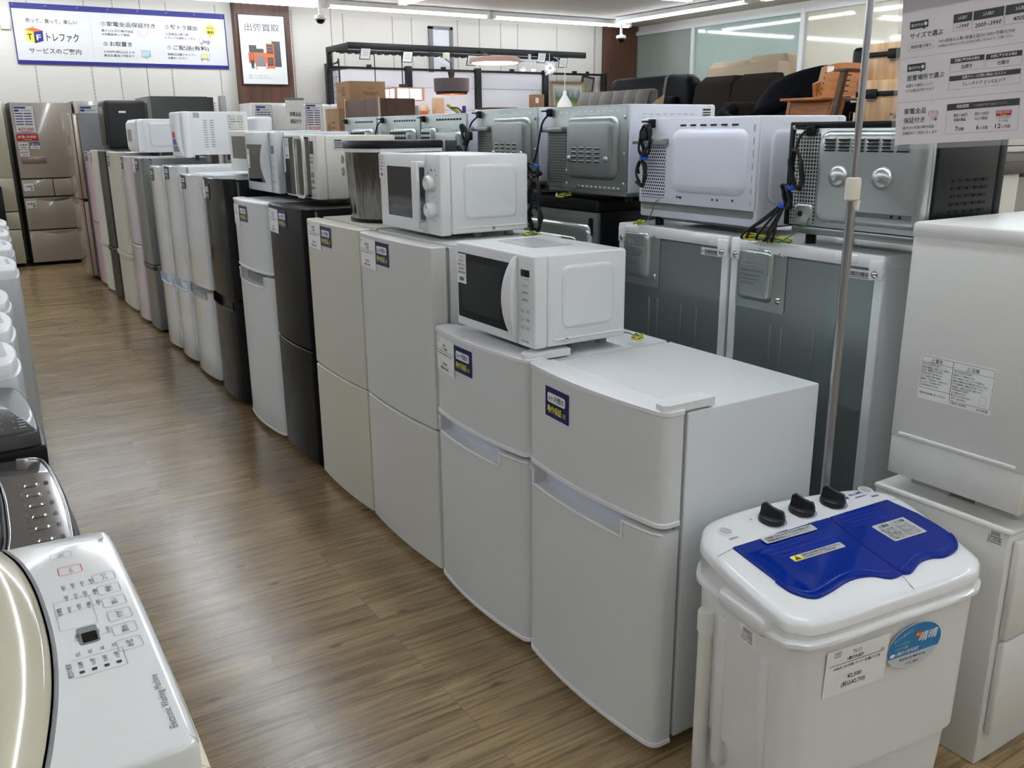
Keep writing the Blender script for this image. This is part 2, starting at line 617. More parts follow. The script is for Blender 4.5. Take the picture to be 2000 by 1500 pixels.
# shallow framed hatch high on the back wall
m = MB()
m.box(6.09, 11.86, 2.2, 6.15, 11.9, 2.82, GRAYPL)
m.box(6.42, 11.86, 2.2, 6.47, 11.9, 2.82, GRAYPL)
m.box(6.09, 11.86, 2.79, 6.47, 11.9, 2.83, GRAYPL)
m.box(6.14, 11.885, 2.2, 6.43, 11.9, 2.8, mat('hatch_panel', (224, 226, 228), 0.5))
struct('window_6', m)
# ceiling detectors
for (x, y, r, lb) in ((7.0, 9.25, 0.10, 'round white ceiling speaker set flush between the tube lights'), (6.75, 9.3, 0.045, 'tiny white sprinkler rose in the ceiling near the upper picture edge')):
    m = MB()
    m.lathe([(r, 0.0), (r, -0.012), (r * 0.9, -0.02), (r * 0.3, -0.024)], WPLAST, 20)
    tag(m.build('ceiling_speaker' if r > 0.06 else 'sprinkler_rose', loc=(x, y, 2.981)), lb, 'ceiling fitting')
# wall switch box by the banner
m = MB()
m.box(-0.045, -0.03, -0.06, 0.045, 0, 0.06, mat('beige_plastic', (222, 214, 200), 0.4), 0.006)
m.box(-0.015, -0.036, -0.015, 0.015, -0.028, 0.02, PAPER, 0.003)
tag(m.build('wall_switch', loc=(0.86, 11.9, 2.6)), 'beige switch box on the wall beside the banner edge', 'switch')
# dome cameras hanging from the ceiling
for (x, y, z, lb) in ((4.2, 11.05, 2.74, 'white dome security camera hanging above the brown column and black frame'), (8.9, 11.1, 2.72, 'white dome security camera hanging near the dark column by the windows')):
    t = thing('security_camera', lb, 'camera', (x, y, z), 0, 'dome cameras')
    MB().lathe([(0.05, 0.245), (0.05, 0.23), (0.02, 0.225), (0.02, 0.05), (0.03, 0.04), (0.03, 0.03)], WPLAST, 16).build('stem', t)
    MB().lathe([(0.03, 0.045), (0.07, 0.035), (0.075, 0.0), (0.06, -0.012)], WPLAST, 20).build('housing', t)
    MB().lathe([(0.056, -0.012), (0.05, -0.035), (0.034, -0.053), (0.01, -0.06)], BLACKG, 20).build('dome', t)
# ------------------------------------------------------------------ printed cards
def sticker_6m(parent, O, U, V, w=0.108, h=0.076, mod=True):
    """navy '6 months' working guarantee sticker"""
    m = MB()
    m.rect(O, U, V, 0, 0, w, h, 0.0008, NAVY, 0.0008)
    m.rect(O, U, V, w * 0.10, h * 0.50, w * 0.77, h * 0.32, 0.0012, PAPER, 0.0, 0.006)
    m.text(O, U, V, '6ヶ月間の', w * 0.485, h * 0.575, 0.017, 0.0016, NAVY, 'c', w * 0.66)
    m.text(O, U, V, '動作保証', w * 0.10, h * 0.17, 0.02, 0.0012, YEL, 'l', w * 0.62)
    m.text(O, U, V, '付', w * 0.76, h * 0.17, 0.013, 0.0012, YEL, 'l', w * 0.13)
    return m.build('warranty_sticker', parent, 0)

def price_card(parent, O, U, V, maker, kind, line, p1, p2, w=0.13, h=0.10):
    m = MB()
    m.rect(O, U, V, 0, 0, w, h, 0.0007, PAPER, 0.0007)
    m.ring(O, U, V, w * 0.10, h * 0.88, w * 0.09, h * 0.10, 0.002, 0.0008, 0.0012, INK)
    m.text(O, U, V, 'TF', w * 0.10, h * 0.855, h * 0.075, 0.0012, INK, 'c', w * 0.06)
    m.text(O, U, V, maker, w * 0.45, h * 0.765, h * 0.095, 0.0012, INK, 'c')
    m.text(O, U, V, kind, w * 0.45, h * 0.66, h * 0.075, 0.0012, INK, 'c')
    m.rect(O, U, V, w * 0.03, h * 0.60, w * 0.94, h * 0.012, 0.0012, INK)
    m.text(O, U, V, line, w * 0.08, h * 0.505, h * 0.06, 0.0012, INK, 'l', w * 0.8)
    m.text(O, U, V, p1, w * 0.45, h * 0.21, h * 0.10, 0.0012, INK, 'c')
    m.text(O, U, V, '(税込' + p2 + ')', w * 0.45, h * 0.08, h * 0.10, 0.0012, INK, 'c')
    return m.build('price_card', parent, 0)

# ------------------------------------------------------------------ two-door fridges of the front row (they face the aisle, -X)
def fx_front(y, w, bulge, rc):
    """door front x for a local y"""
    t = 2 * y / w
    x = -bulge * (1 - t * t)
    d = abs(y) - (w / 2 - rc)
    if d > 0:
        x += rc * (1 - math.sqrt(max(0, 1 - (d / rc) ** 2)))
    return x

def door_poly(w, bulge, rc, th, ya=None, yb=None, grow=0.0):
    ya = -w / 2 if ya is None else ya
    yb = w / 2 if yb is None else yb
    ysamp = []
    n = 22
    for k in range(n + 1):
        y = ya + (yb - ya) * (0.5 - 0.5 * math.cos(math.pi * k / n))
        ysamp.append(y)
    s = (w + 2 * grow) / w
    pts = [(fx_front(y, w, bulge, rc) - grow, y * s) for y in reversed(ysamp)]
    pts += [(th, ysamp[0] * s), (th, ysamp[-1] * s)]
    return pts

def make_door(t, w, z0, z1, bulge, rc, th, material, lipmat=None, cut=None):
    """curved door slab, cut=(depth of the handle pocket, near tab, far tab, pocket material)"""
    m = MB()
    ztop = z1 - (cut[0] if cut else 0)
    def lp(z, g):
        return [(x, y, z) for x, y in door_poly(w, bulge, rc, th, grow=g)]
    if lipmat:
        m.loft([lp(z0, -0.002), lp(z0 + 0.002, 0.003), lp(z0 + 0.011, 0.003), lp(z0 + 0.013, 0.0)], lipmat, True, False)
        if cut:
            m.loft([lp(z0 + 0.013, 0.0), lp(ztop, 0.0)], material, False, True)
        else:
            m.loft([lp(z0 + 0.013, 0.0), lp(z1 - 0.013, 0.0)], material, False, False)
            m.loft([lp(z1 - 0.013, 0.0), lp(z1 - 0.011, 0.003), lp(z1 - 0.002, 0.003), lp(z1, -0.002)], lipmat, False, True)
    else:
        m.loft([lp(z0, -0.003), lp(z0 + 0.003, 0.0), lp(ztop - (0 if cut else 0.004), 0.0), lp(ztop, 0.0 if cut else -0.004)], material)
    if cut:
        dep, tn, tf, pm = cut
        for a, b in ((-w / 2, -w / 2 + tn), (w / 2 - tf, w / 2)):
            p = door_poly(w, bulge, rc, th, a, b)
            m.loft([[(x, y, ztop) for x, y in p], [(x, y, z1) for x, y in p]], material, False, True)
    o = m.build('door', t, 35)
    if cut:
        dep, tn, tf, pm = cut
        m2 = MB()
        p = [(x + 0.034, y) for x, y in door_poly(w, bulge, rc, th - 0.034, -w / 2 + tn - 0.001, w / 2 - tf + 0.001)]
        m2.loft([[(x, y, ztop - 0.001) for x, y in p], [(x, y, z1 + 0.002) for x, y in p]], pm)
        m2.build('handle_recess', o, 35)
        m3 = MB()
        g = 0.0015
        path = []
        def fr(y):
            return fx_front(y, w, bulge, rc) - g
        for k in range(5):
            y = w / 2 - 0.002 - (tf - 0.002) * k / 4
            path.append((fr(y), y, z1 - 0.003))
        ya, yb = w / 2 - tf, -w / 2 + tn
        for k in range(25):
            y = ya + (yb - ya) * k / 24
            path.append((fr(y), y, ztop))
        for k in range(5):
            y = yb + (-w / 2 + 0.004 - yb) * k / 4
            path.append((fr(y), y, z1 - 0.003))
        m3.tube(path, 0.0042, lipmat or pm, 6)
        m3.build('handle_trim', o, 50)
    return o

def sticker_frame(w, bulge, rc, y_l, y_r):
    """U axis and start point for a flat card on the curved door from y_l (reader's left, far) to y_r"""
    a = Vector((fx_front(y_l, w, bulge, rc), y_l, 0))
    b = Vector((fx_front(y_r, w, bulge, rc), y_r, 0))
    mid = (y_l + y_r) / 2
    c = Vector((fx_front(mid, w, bulge, rc), mid, 0))
    U = (b - a).normalized()
    N = U.cross(Vector((0, 0, 1)))
    sag = (c - a).dot(N)
    return a + N * (max(sag, 0) + 0.0006), U, Vector((0, 0, 1))

def fridge(y0, y1, h, gap, col, side, label, depth=0.48, xf=1.205, bulge=0.022, rc=0.022, th=0.05, lip=None, handle=None, hinge=False,
           cards=(), sticker=None, topplate=None, gapw=0.007, group='fridges of the front row', feet=True, toe=0.022):
    w = y1 - y0
    yc = (y0 + y1) / 2
    t = thing('refrigerator', label, 'refrigerator', (xf, yc, 0), 0, group)
    m = MB()
    m.box(th + 0.014, -w / 2 + 0.004, 0.03, depth, w / 2 - 0.004, h - (0.012 if hinge else 0.004), side, 0.004)
    m.build('cabinet', t)
    m = MB()
    m.box(th - 0.004, -w / 2 + 0.012, 0.035, th + 0.018, w / 2 - 0.012, h - 0.016, mat('door_gasket', (150, 151, 152), 0.6))
    m.build('gasket', t, 0)
    top = make_door(t, w - 0.004, gap + gapw / 2, h, bulge, rc, th, col, lip)
    low = make_door(t, w - 0.004, toe, gap - gapw / 2, bulge, rc, th, col, lip, handle[1:] if handle and handle[0] == 'pocket' else None)
    if handle and handle[0] == 'band':
        _, hh, hm, gr = handle
        mm = MB()
        p0 = door_poly(w - 0.004, bulge, rc, th * 0.4, grow=0.001)
        p1 = door_poly(w - 0.004, bulge, rc, th * 0.4, grow=gr)
        za = gap - gapw / 2
        mm.loft([[(x, y, za - hh) for x, y in p0], [(x, y, za - hh * 0.6) for x, y in p1], [(x, y, za - 0.004) for x, y in p1], [(x, y, za + 0.001) for x, y in p0]], hm)
        mm.build('handle', low, 35)
    if hinge:
        m = MB()
        poly = [(-0.002, -w / 2 + 0.012), (0.012, -w / 2 + 0.004), (0.14, -w / 2 + 0.004), (0.14, -w / 2 + 0.05), (0.05, -w / 2 + 0.06), (0.0, -w / 2 + 0.035)]
        m.prism(poly, h - 0.006, h + 0.012, WPLAST)
        m.build('hinge_cover', t, 30)
        m = MB()
        m.box(th + 0.004, -w / 2 + 0.05, h - 0.014, th + 0.02, w / 2 - 0.01, h - 0.003, WPLAST, 0.002)
        m.build('top_trim', t, 30)
    if topplate:
        m = MB()
        m.box(th + 0.02, -w / 2 + 0.004, h - 0.006, depth - 0.002, w / 2 - 0.004, h + 0.002, topplate, 0.003)
        m.build('top_plate', t)
    if feet:
        for sy in (-1, 1):
            m = MB()
            m.lathe([(0.016, 0.0), (0.018, 0.006), (0.012, 0.01), (0.012, 0.034)], GRAYPL, 12, at=(th + 0.03, sy * (w / 2 - 0.05), 0))
            m.build('foot', t)
            m = MB()
            m.lathe([(0.016, 0.0), (0.018, 0.006), (0.012, 0.01), (0.012, 0.034)], GRAYPL, 12, at=(depth - 0.05, sy * (w / 2 - 0.05), 0))
            m.build('foot', t)
    ww = w - 0.004
    def place(ya, yb, ztop, hh):
        a, U, V = sticker_frame(ww, bulge, rc, max(min(ya - yc, ww / 2 - 0.006), -ww / 2 + 0.01), yb - yc)
        return a + Vector((0, 0, ztop - hh)), U, V
    for (ya, yb, zt, hh, maker, kind, line, p1, p2) in cards:
        O, U, V = place(ya, yb, zt, hh)
        price_card(top, O, U, V, maker, kind, line, p1, p2, abs(ya - yb), hh)
    if sticker:
        ya, yb, zt, hh = sticker
        O, U, V = place(ya, yb, zt, hh)
        sticker_6m(top, O, U, V, abs(ya - yb), hh)
    return t, top, low

CREAM = mat('cream_enamel', (205, 201, 187), 0.32, bump=(160, 0.05))
CREAMS = mat('cream_cabinet', (198, 195, 184), 0.4)
WARMW = mat('warm_white_enamel', (208, 207, 202), 0.32, bump=(160, 0.05))
WARMS = mat('warm_white_cabinet', (194, 195, 195), 0.4)
BLKD = mat('black_door', (22, 22, 23), 0.3, spec=0.18, bump=(200, 0.05))
BLKD2 = mat('charcoal_gloss_door', (34, 34, 34), 0.16, spec=0.15)
SILV = mat('silver_door', (132, 134, 134), 0.3, metal=0.5)
SILVS = mat('silver_grey_cabinet', (122, 125, 126), 0.4)
LAV = mat('lavender_gloss_door', (206, 196, 206), 0.18, coat=0.5)
PNK = mat('pink_marbled_door', (216, 188, 202), 0.25, coat=0.4, var=0.12, vscale=5)
DRK = mat('dark_brown_door', (46, 42, 40), 0.35)
GLW = mat('gloss_white_door', (216, 218, 218), 0.12, coat=0.6)
POCK = mat('pale_blue_grey_recess', (196, 199, 210), 0.4)
POCKG = mat('grey_recess', (120, 123, 124), 0.45)
ICE = mat('ice_blue_handle', (196, 214, 226), 0.3)

fridge(1.322, 1.85, 0.85, 0.575, WHITE2, WSIDE, 'white two-door fridge with only a navy sticker, nothing standing on it, beside the twin-tub washer',
       lip=WPLAST, handle=('pocket', 0.043, 0.115, 0.03, POCK), hinge=True, sticker=(1.749, 1.641, 0.812, 0.076), gapw=0.012)
fridge(1.856, 2.374, 0.85, 0.573, WHITE2, WSIDE, 'white two-door fridge under the microwave with the black door window',
       lip=WPLAST, handle=('pocket', 0.043, 0.115, 0.03, POCK), hinge=True, gapw=0.012,
       cards=((2.348, 2.214, 0.827, 0.105, 'Haier', '2ドア冷蔵庫', 'JR-N85A 2013年製 ｸﾘｰﾆﾝｸﾞ済', '¥14,000', '¥15,400'),), sticker=(2.213, 2.106, 0.823, 0.076))
fridge(2.38, 2.93, 1.085, 0.505, WARMW, WARMS, 'warm white tall two-door fridge under the dial microwave', bulge=0.014, rc=0.008, topplate=WARMW,
       cards=((2.915, 2.764, 1.069, 0.1, '無印良品', '2ドア冷蔵庫', 'AMJ-14D 2016年製 ｸﾘｰﾆﾝｸﾞ済', '¥15,000', '¥16,500'),), sticker=(2.763, 2.655, 1.068, 0.076))
fridge(2.936, 3.47, 1.09, 0.503, CREAM, CREAMS, 'cream two-door fridge under the stainless steel bin', bulge=0.012, rc=0.008, topplate=CREAM,
       cards=((3.44, 3.282, 1.084, 0.102, '無印良品', '2ドア冷蔵庫', 'AMJ-14D 2015年製 ｸﾘｰﾆﾝｸﾞ済', '¥16,000', '¥17,600'),), sticker=(3.28, 3.17, 1.076, 0.074))
fridge(3.5, 3.955, 1.122, 0.533, BLKD, BLACK, 'black two-door fridge between the cream one and a white one, under the cream microwave', bulge=0.014, rc=0.012,
       cards=((3.935, 3.779, 1.103, 0.102, 'アイリスオーヤマ', '2ドア冷蔵庫', 'IRSD-14A 2019年製 ｸﾘｰﾆﾝｸﾞ済', '¥19,000', '¥20,900'),), sticker=(3.777, 3.67, 1.104, 0.075))
fridge(3.97, 4.515, 1.115, 0.783, WHITE2, WSIDE, 'pale white two-door fridge with a short upper door, between two black fridges', bulge=0.026, rc=0.03, lip=WPLAST,
       handle=('pocket', 0.05, 0.09, 0.06, POCKG), cards=((4.48, 4.337, 1.087, 0.097, 'ハイアール', '2ドア冷蔵庫', 'JR-N121A 2017年製 ｸﾘｰﾆﾝｸﾞ済', '¥15,000', '¥16,500'),), sticker=(4.326, 4.201, 1.089, 0.073), gapw=0.014)
fridge(4.61, 5.1, 1.195, 0.575, BLKD2, BLACK, 'glossy charcoal two-door fridge in front of the white and grey row', bulge=0.026, rc=0.03,
       handle=('pocket', 0.05, 0.05, 0.04, BLACK), cards=((5.07, 4.968, 1.182, 0.1, 'ハイセンス', '2ドア冷蔵庫', 'HR-G13B 2020年製', '¥20,000', '¥22,000'),), sticker=(4.966, 4.861, 1.16, 0.078), gapw=0.012)
fridge(5.14, 5.67, 1.195, 0.55, GLW, WSIDE, 'white two-door fridge with a silver grip beside the glossy charcoal one', bulge=0.026, rc=0.028,
       handle=('pocket', 0.05, 0.08, 0.07, mat('silver_grip', (150, 152, 154), 0.3, metal=0.7)), cards=((5.63, 5.515, 1.175, 0.08, 'シャープ', '2ドア冷蔵庫', 'SJ-D14B 2017年製', '¥18,000', '¥19,800'),), sticker=(5.505, 5.39, 1.185, 0.075), gapw=0.012, depth=0.55)
fridge(5.69, 6.11, 1.228, 0.525, GLW, WSIDE, 'narrow white fridge with a pale blue grip, third from the silver-grey one', bulge=0.022, rc=0.03,
       handle=('pocket', 0.05, 0.03, 0.03, ICE), cards=((6.085, 5.96, 1.226, 0.1, 'パナソニック', '2ドア冷蔵庫', 'NR-B149W 2016年製', '¥17,000', '¥18,700'),), sticker=(5.95, 5.84, 1.222, 0.075), gapw=0.01)
fridge(6.12, 6.54, 1.215, 0.505, GLW, WSIDE, 'narrow white fridge standing next to the silver-grey fridge', bulge=0.022, rc=0.03,
       handle=('pocket', 0.05, 0.03, 0.03, ICE), sticker=(6.42, 6.31, 1.195, 0.076), gapw=0.01)
fridge(6.79, 7.16, 1.255, 0.5, SILV, SILVS, 'silver-grey fridge with a dark grip band, after a gap in the row', bulge=0.012, rc=0.012,
       handle=('band', 0.035, mat('dark_grip', (58, 58, 60), 0.35), 0.006), cards=((7.11, 6.99, 1.244, 0.095, 'アクア', '2ドア冷蔵庫', 'AQR-13G 2018年製', '¥19,000', '¥20,900'),), sticker=(6.985, 6.88, 1.245, 0.075))
fridge(7.18, 7.64, 1.258, 0.605, LAV, mat('lavender_cabinet', (214, 208, 214), 0.4), 'pale lavender fridge between the silver-grey and cream ones', bulge=0.024, rc=0.04,
       handle=('band', 0.03, GLW, 0.006), sticker=(7.54, 7.43, 1.245, 0.085))
fridge(7.69, 8.34, 1.278, 0.475, CREAM, CREAMS, 'wide cream two-door fridge beside the dark brown one', bulge=0.02, rc=0.04,
       handle=('band', 0.045, CREAM, 0.012), sticker=(8.2, 8.07, 1.245, 0.085))
fridge(8.37, 8.81, 1.278, 0.46, DRK, BLACK, 'dark brown two-door fridge wedged between two cream fridges', bulge=0.02, rc=0.03,
       handle=('band', 0.045, DRK, 0.012), cards=((8.78, 8.66, 1.25, 0.1, '三菱', '2ドア冷蔵庫', 'MR-P15A 2016年製', '¥18,000', '¥19,800'),))
fridge(8.83, 9.27, 1.278, 0.465, mat('ivory_enamel', (216, 216, 204), 0.3), CREAMS, 'ivory fridge standing behind the pink fridge, next to the dark brown one', bulge=0.02, rc=0.03,
       handle=('band', 0.045, mat('ivory_enamel', (216, 216, 204)), 0.012), sticker=(9.19, 9.08, 1.25, 0.085))
fridge(9.29, 9.7, 1.262, 0.605, PNK, mat('pink_cabinet', (214, 198, 206), 0.4), 'pink marbled fridge at the far end of the small fridges', bulge=0.012, rc=0.015,
       handle=('band', 0.02, PNK, 0.004), sticker=(9.53, 9.42, 1.255, 0.08))

# tall greige fridge that ends the front row
GREIGE = mat('greige_gloss_door', (166, 154, 140), 0.14, coat=0.6)
EDGE = mat('pale_gold_edge', (188, 174, 154), 0.25, metal=0.5)
t = thing('refrigerator', 'tall greige glass-front fridge at the end of the front row, seen almost edge-on', 'refrigerator', (1.12, 10.05, 0), 0, 'fridges of the front row')
MB().box(0.075, -0.31, 0.03, 0.62, 0.31, 1.615, mat('grey_cabinet', (118, 120, 120), 0.4), 0.004).build('cabinet', t)
for z0, z1 in ((0.81, 1.615), (0.05, 0.80)):
    m = MB()
    m.box(0.0, -0.31, z0, 0.026, 0.31, z1, GREIGE, 0.004)
    m.box(0.026, -0.308, z0, 0.032, 0.308, z1, HOLE)
    m.box(0.032, -0.312, z0 + 0.002, 0.07, 0.312, z1 - 0.02, EDGE, 0.003)
    m.build('door', t)
for sy in (-1, 1):
    for x in (0.12, 0.55):
        MB().cyl((x, sy * 0.25, 0), (x, sy * 0.25, 0.035), 0.018, BLACK, 10).build('foot', t)

# ------------------------------------------------------------------ rear row: fridges seen from behind (backs face the aisle, -X)
BACKM = mat('back_steel', (142, 152, 152), 0.40, metal=0.8, bump=(260, 0.10))
def screw(mb, p, r=0.006, mt=CHROME):
    T = Matrix.Rotation(R(-90), 4, 'Y')
    mb.lathe([(r * 1.5, 0), (r * 1.5, 0.001), (r, 0.003), (r * 0.4, 0.004)], mt, 10, at=p, T=T)
    mb.box(p[0] - 0.0046, p[1] - r * 0.6, p[2] - r * 0.12, p[0] - 0.0035, p[1] + r * 0.6, p[2] + r * 0.12, INKG)

def rear_fridge(y0, y1, h, label, detail=True):
    w = y1 - y0
    t = thing('refrigerator', label, 'refrigerator', (1.9, (y0 + y1) / 2, 0), 0, 'fridges seen from behind')
    MB().box(0.012, -w / 2 + 0.003, 0.02, 0.50, w / 2 - 0.003, h - 0.03, WSIDE, 0.004).build('cabinet', t)
    MB().box(0.502, -w / 2 + 0.003, 0.03, 0.55, w / 2 - 0.003, h - 0.005, WHITE2, 0.008).build('door', t)
    m = MB()
    m.box(0.004, -w / 2 + 0.028, 0.03, 0.014, w / 2 - 0.024, h - 0.04, BACKM)
    for yy in (-0.13, -0.06, 0.05, 0.09):
        for z in (0.55, 0.8):
            m.box(0.002, yy, z - 0.1, 0.006, yy + 0.006, z + 0.09, BACKM, 0.0015)
    m.build('back_panel', t, 30)
    m = MB()
    m.box(-0.004, -w / 2, h - 0.036, 0.50, w / 2, h, WPLAST, 0.006)
    for yy in (w / 2 - 0.075, -w / 2 + 0.11):
        m.box(-0.010, yy - 0.035, h - 0.028, 0.01, yy + 0.035, h - 0.006, WPLAST, 0.004)
    for sy in (-1, 1):
        m.box(-0.006, sy * (w / 2 - 0.022) - 0.02, h - 0.062, 0.012, sy * (w / 2 - 0.022) + 0.02, h - 0.01, WPLAST, 0.004)
    m.build('top_frame', t, 30)
    for sy in (-1, 1):
        MB().box(0.0, sy * (w / 2 - 0.014) - 0.013, 0.03, 0.014, sy * (w / 2 - 0.014) + 0.013, h - 0.05, WSIDE, 0.003).build('edge_trim', t, 30)
        m = MB()
        screw(m, (-0.007, sy * (w / 2 - 0.022), h - 0.048))
        m.build('screw', t, 30)
    if detail:
        m = MB()
        m.rect((0.003, w / 2 - 0.205, h - 0.195), *FX, -0.18, 0, 0.18, 0.185, 0.002, STEEL, 0.002, 0.008)
        m.pad((0.001, w / 2 - 0.02, h - 0.195), *FX, 0.078, 0.098, 0.125, 0.15, 0.018, 0.014, 0.016, STEEL)
        O = (-0.0132, w / 2 - 0.02, h - 0.195)
        m.text(O, *FX, '警告', 0.06, 0.135, 0.018, 0.0004, INKL, 'c')
        m.rect(O, *FX, 0.03, 0.125, 0.09, 0.002, 0.0004, INKL)
        for k in range(4):
            m.rect(O, *FX, 0.032, 0.108 - k * 0.012, 0.085 - 0.01 * k, 0.003, 0.0004, mat('embossed_grey', (120, 128, 126), 0.4, metal=0.5))
        p = m.build('terminal_cover', t, 35)
        for zz in (0.165, 0.035):
            m = MB()
            screw(m, (0.0005, w / 2 - 0.183, h - 0.195 + zz), 0.007)
            m.build('screw', p, 30)
    m = MB()
    O = (0.0035, -w / 2 + 0.115, h - 0.065)
    m.rect(O, *FX, 0, 0, 0.082, 0.022, 0.0005, PAPER, 0.0005)
    x = 0.014
    rnd = random.Random(int(y0 * 100))
    m.text(O, *FX, 'D', 0.003, 0.007, 0.011, 0.0009, INK)
    while x < 0.072:
        wd = rnd.choice((0.0008, 0.0014, 0.0022))
        m.rect(O, *FX, x, 0.006, wd, 0.011, 0.0009, INK)
        x += wd + rnd.choice((0.0008, 0.0012))
    m.rect(O, *FX, 0.016, 0.0025, 0.055, 0.0018, 0.0009, INK)
    m.build('barcode_label', t, 0)
    for sy in (-1, 1):
        for xx in (0.06, 0.45):
            MB().cyl((xx, sy * (w / 2 - 0.05), 0), (xx, sy * (w / 2 - 0.05), 0.03), 0.016, GRAYPL, 10).build('foot', t)
    return t
rear_fridge(1.336, 1.842, 1.12, 'white fridge with grey steel back, seen from behind, under the black-cased oven')
rear_fridge(1.852, 2.356, 1.12, 'white fridge with grey steel back, seen from behind, under the white-backed microwave')
# black-topped fridge, seen from behind
t = thing('refrigerator', 'black-topped fridge with pressed steel back under a grey-backed microwave', 'refrigerator', (1.9, 2.705, 0), 0, 'fridges seen from behind')
w = 0.455
MB().box(0.014, -w / 2, 0.02, 0.52, w / 2, 1.145, BLACK, 0.004).build('cabinet', t)
MB().box(-0.012, -w / 2 - 0.012, 1.146, 0.56, w / 2 + 0.012, 1.184, BLACK, 0.008).build('top_plate', t)
m = MB()
m.box(0.004, -w / 2 + 0.004, 0.03, 0.016, w / 2 - 0.004, 1.14, STEEL)
m.pad((0.004, w / 2, 0), *FX, w / 2 - 0.01, 0.85, w - 0.05, 0.50, 0.03, 0.022, 0.03, STEEL)
m.pad((-0.018, w / 2, 0), *FX, w / 2 - 0.01, 0.85, w - 0.16, 0.40, 0.03, 0.006, 0.01, STEEL)
m.box(0.0, -w / 2 + 0.03, 1.06, 0.006, -w / 2 + 0.05, 1.12, BLACK)
m.build('back_panel', t, 35)
MB().box(0.522, -w / 2, 0.03, 0.57, w / 2, 1.14, BLACKG, 0.006).build('door', t)
for sy in (-1, 1):
    for xx in (0.06, 0.46):
        MB().cyl((xx, sy * (w / 2 - 0.05), 0), (xx, sy * (w / 2 - 0.05), 0.03), 0.016, BLACK, 10).build('foot', t)
for a, b in ((2.97, 3.36), (3.38, 3.86), (3.88, 4.36), (4.38, 4.86)):
    rear_fridge(a, b, 1.2, 'white fridge seen from behind in the rear row, hidden below the grey-backed microwaves', False)
for a, b in ((5.85, 6.32), (6.34, 6.82)):
    rear_fridge(a, b, 1.22, 'white fridge seen from behind in the rear row, below a small white appliance', False)

# tall dark fridge at the far end of the rear row
DG = mat('dark_grey_cabinet', (66, 66, 65), 0.5)
t = thing('refrigerator', 'tall dark grey fridge towering behind the far front-row fridges', 'refrigerator', (1.9, 10.33, 0), 0, 'fridges seen from behind')
MB().box(0.03, -0.33, 0.02, 0.60, 0.33, 1.785, DG, 0.004).build('cabinet', t)
m = MB()
m.box(0.0, -0.325, 0.03, 0.03, 0.325, 1.78, mat('grey_back_sheet', (128, 130, 128), 0.45, metal=0.4))
m.box(-0.01, -0.26, 1.55, 0.0, -0.20, 1.72, HOLE)
m.box(-0.012, -0.31, 1.0, 0.0, -0.24, 1.52, SILVS, 0.004)
m.build('back_panel', t)
MB().box(0.60, -0.33, 0.05, 0.66, 0.33, 1.78, DGRAY, 0.006).build('door', t)
for sy in (-1, 1):
    for xx in (0.06, 0.55):
        MB().cyl((xx, sy * 0.27, 0), (xx, sy * 0.27, 0.03), 0.016, BLACK, 10).build('foot', t)
# ------------------------------------------------------------------ microwaves on the front row (doors face the aisle, -X)
GLASSB = mat('dark_door_glass', (14, 15, 16), 0.07, spec=0.4)
BUTTON = mat('button_grey', (186, 190, 198), 0.45)
WIREG = mat('green_wire', (62, 110, 60), 0.4)
WIREY = mat('yellow_wire', (206, 190, 60), 0.4)
BTIE = mat('blue_twist_tie', (30, 84, 196), 0.4)
SILW = mat('silver_white_plastic', (206, 211, 216), 0.25, coat=0.3)
IVORYP = mat('ivory_plastic', (222, 220, 210), 0.35)

def smooth_path(pts, n=6, closed=False):
    P = [Vector(p) for p in pts]
    out = []
    k = len(P)
    for i in range(k if closed else k - 1):
        p0, p1, p2, p3 = (P[(i - 1) % k], P[i], P[(i + 1) % k], P[(i + 2) % k]) if closed else (P[max(i - 1, 0)], P[i], P[i + 1], P[min(i + 2, k - 1)])
        for j in range(n):
            t = j / n
            out.append(0.5 * ((2 * p1) + (p2 - p0) * t + (2 * p0 - 5 * p1 + 4 * p2 - p3) * t * t + (3 * p1 - p0 - 3 * p2 + p3) * t ** 3))
    if not closed:
        out.append(P[-1])
    return out

def loop_bundle(c, w, h, n, seed, tilt=0.0, flat=True):
    """path of a cable wound in n elongated loops about c (in the Y-Z plane, or lying in X-Y)"""
    rd = random.Random(seed)
    pts = []
    for k in range(n):
        ww, hh = w * rd.uniform(0.75, 1.1), h * rd.uniform(0.85, 1.08)
        for j in range(10):
            a = 2 * math.pi * j / 10
            u, v = ww / 2 * math.cos(a), hh / 2 * math.sin(a)
            u, v = u * math.cos(tilt) - v * math.sin(tilt), u * math.sin(tilt) + v * math.cos(tilt)
            d = rd.uniform(-0.006, 0.006) + 0.004 * k
            pts.append((c[0] - d, c[1] + u, c[2] + v) if flat else (c[0] + u, c[1] + v, c[2] + abs(d)))
    return pts

def ground_wire(parent, start, c, seed, size=0.05):
    m = MB()
    m.tube(smooth_path([start, (start[0] - 0.015, start[1], start[2] - 0.01), ((start[0] + c[0]) / 2, (start[1] + c[1]) / 2, c[2] + 0.02), c], 5), 0.0017, WIREG, 6)
    m.tube(smooth_path(loop_bundle((c[0], c[1], c[2]), size, size * 0.6, 3, seed, 0.4, False), 3), 0.0017, WIREY, 6)
    m.tube(smooth_path(loop_bundle((c[0], c[1], c[2] + 0.004), size * 0.9, size * 0.5, 2, seed + 1, 0.7, False), 3), 0.0017, WIREG, 6)
    m.build('ground_wire', parent, 60)

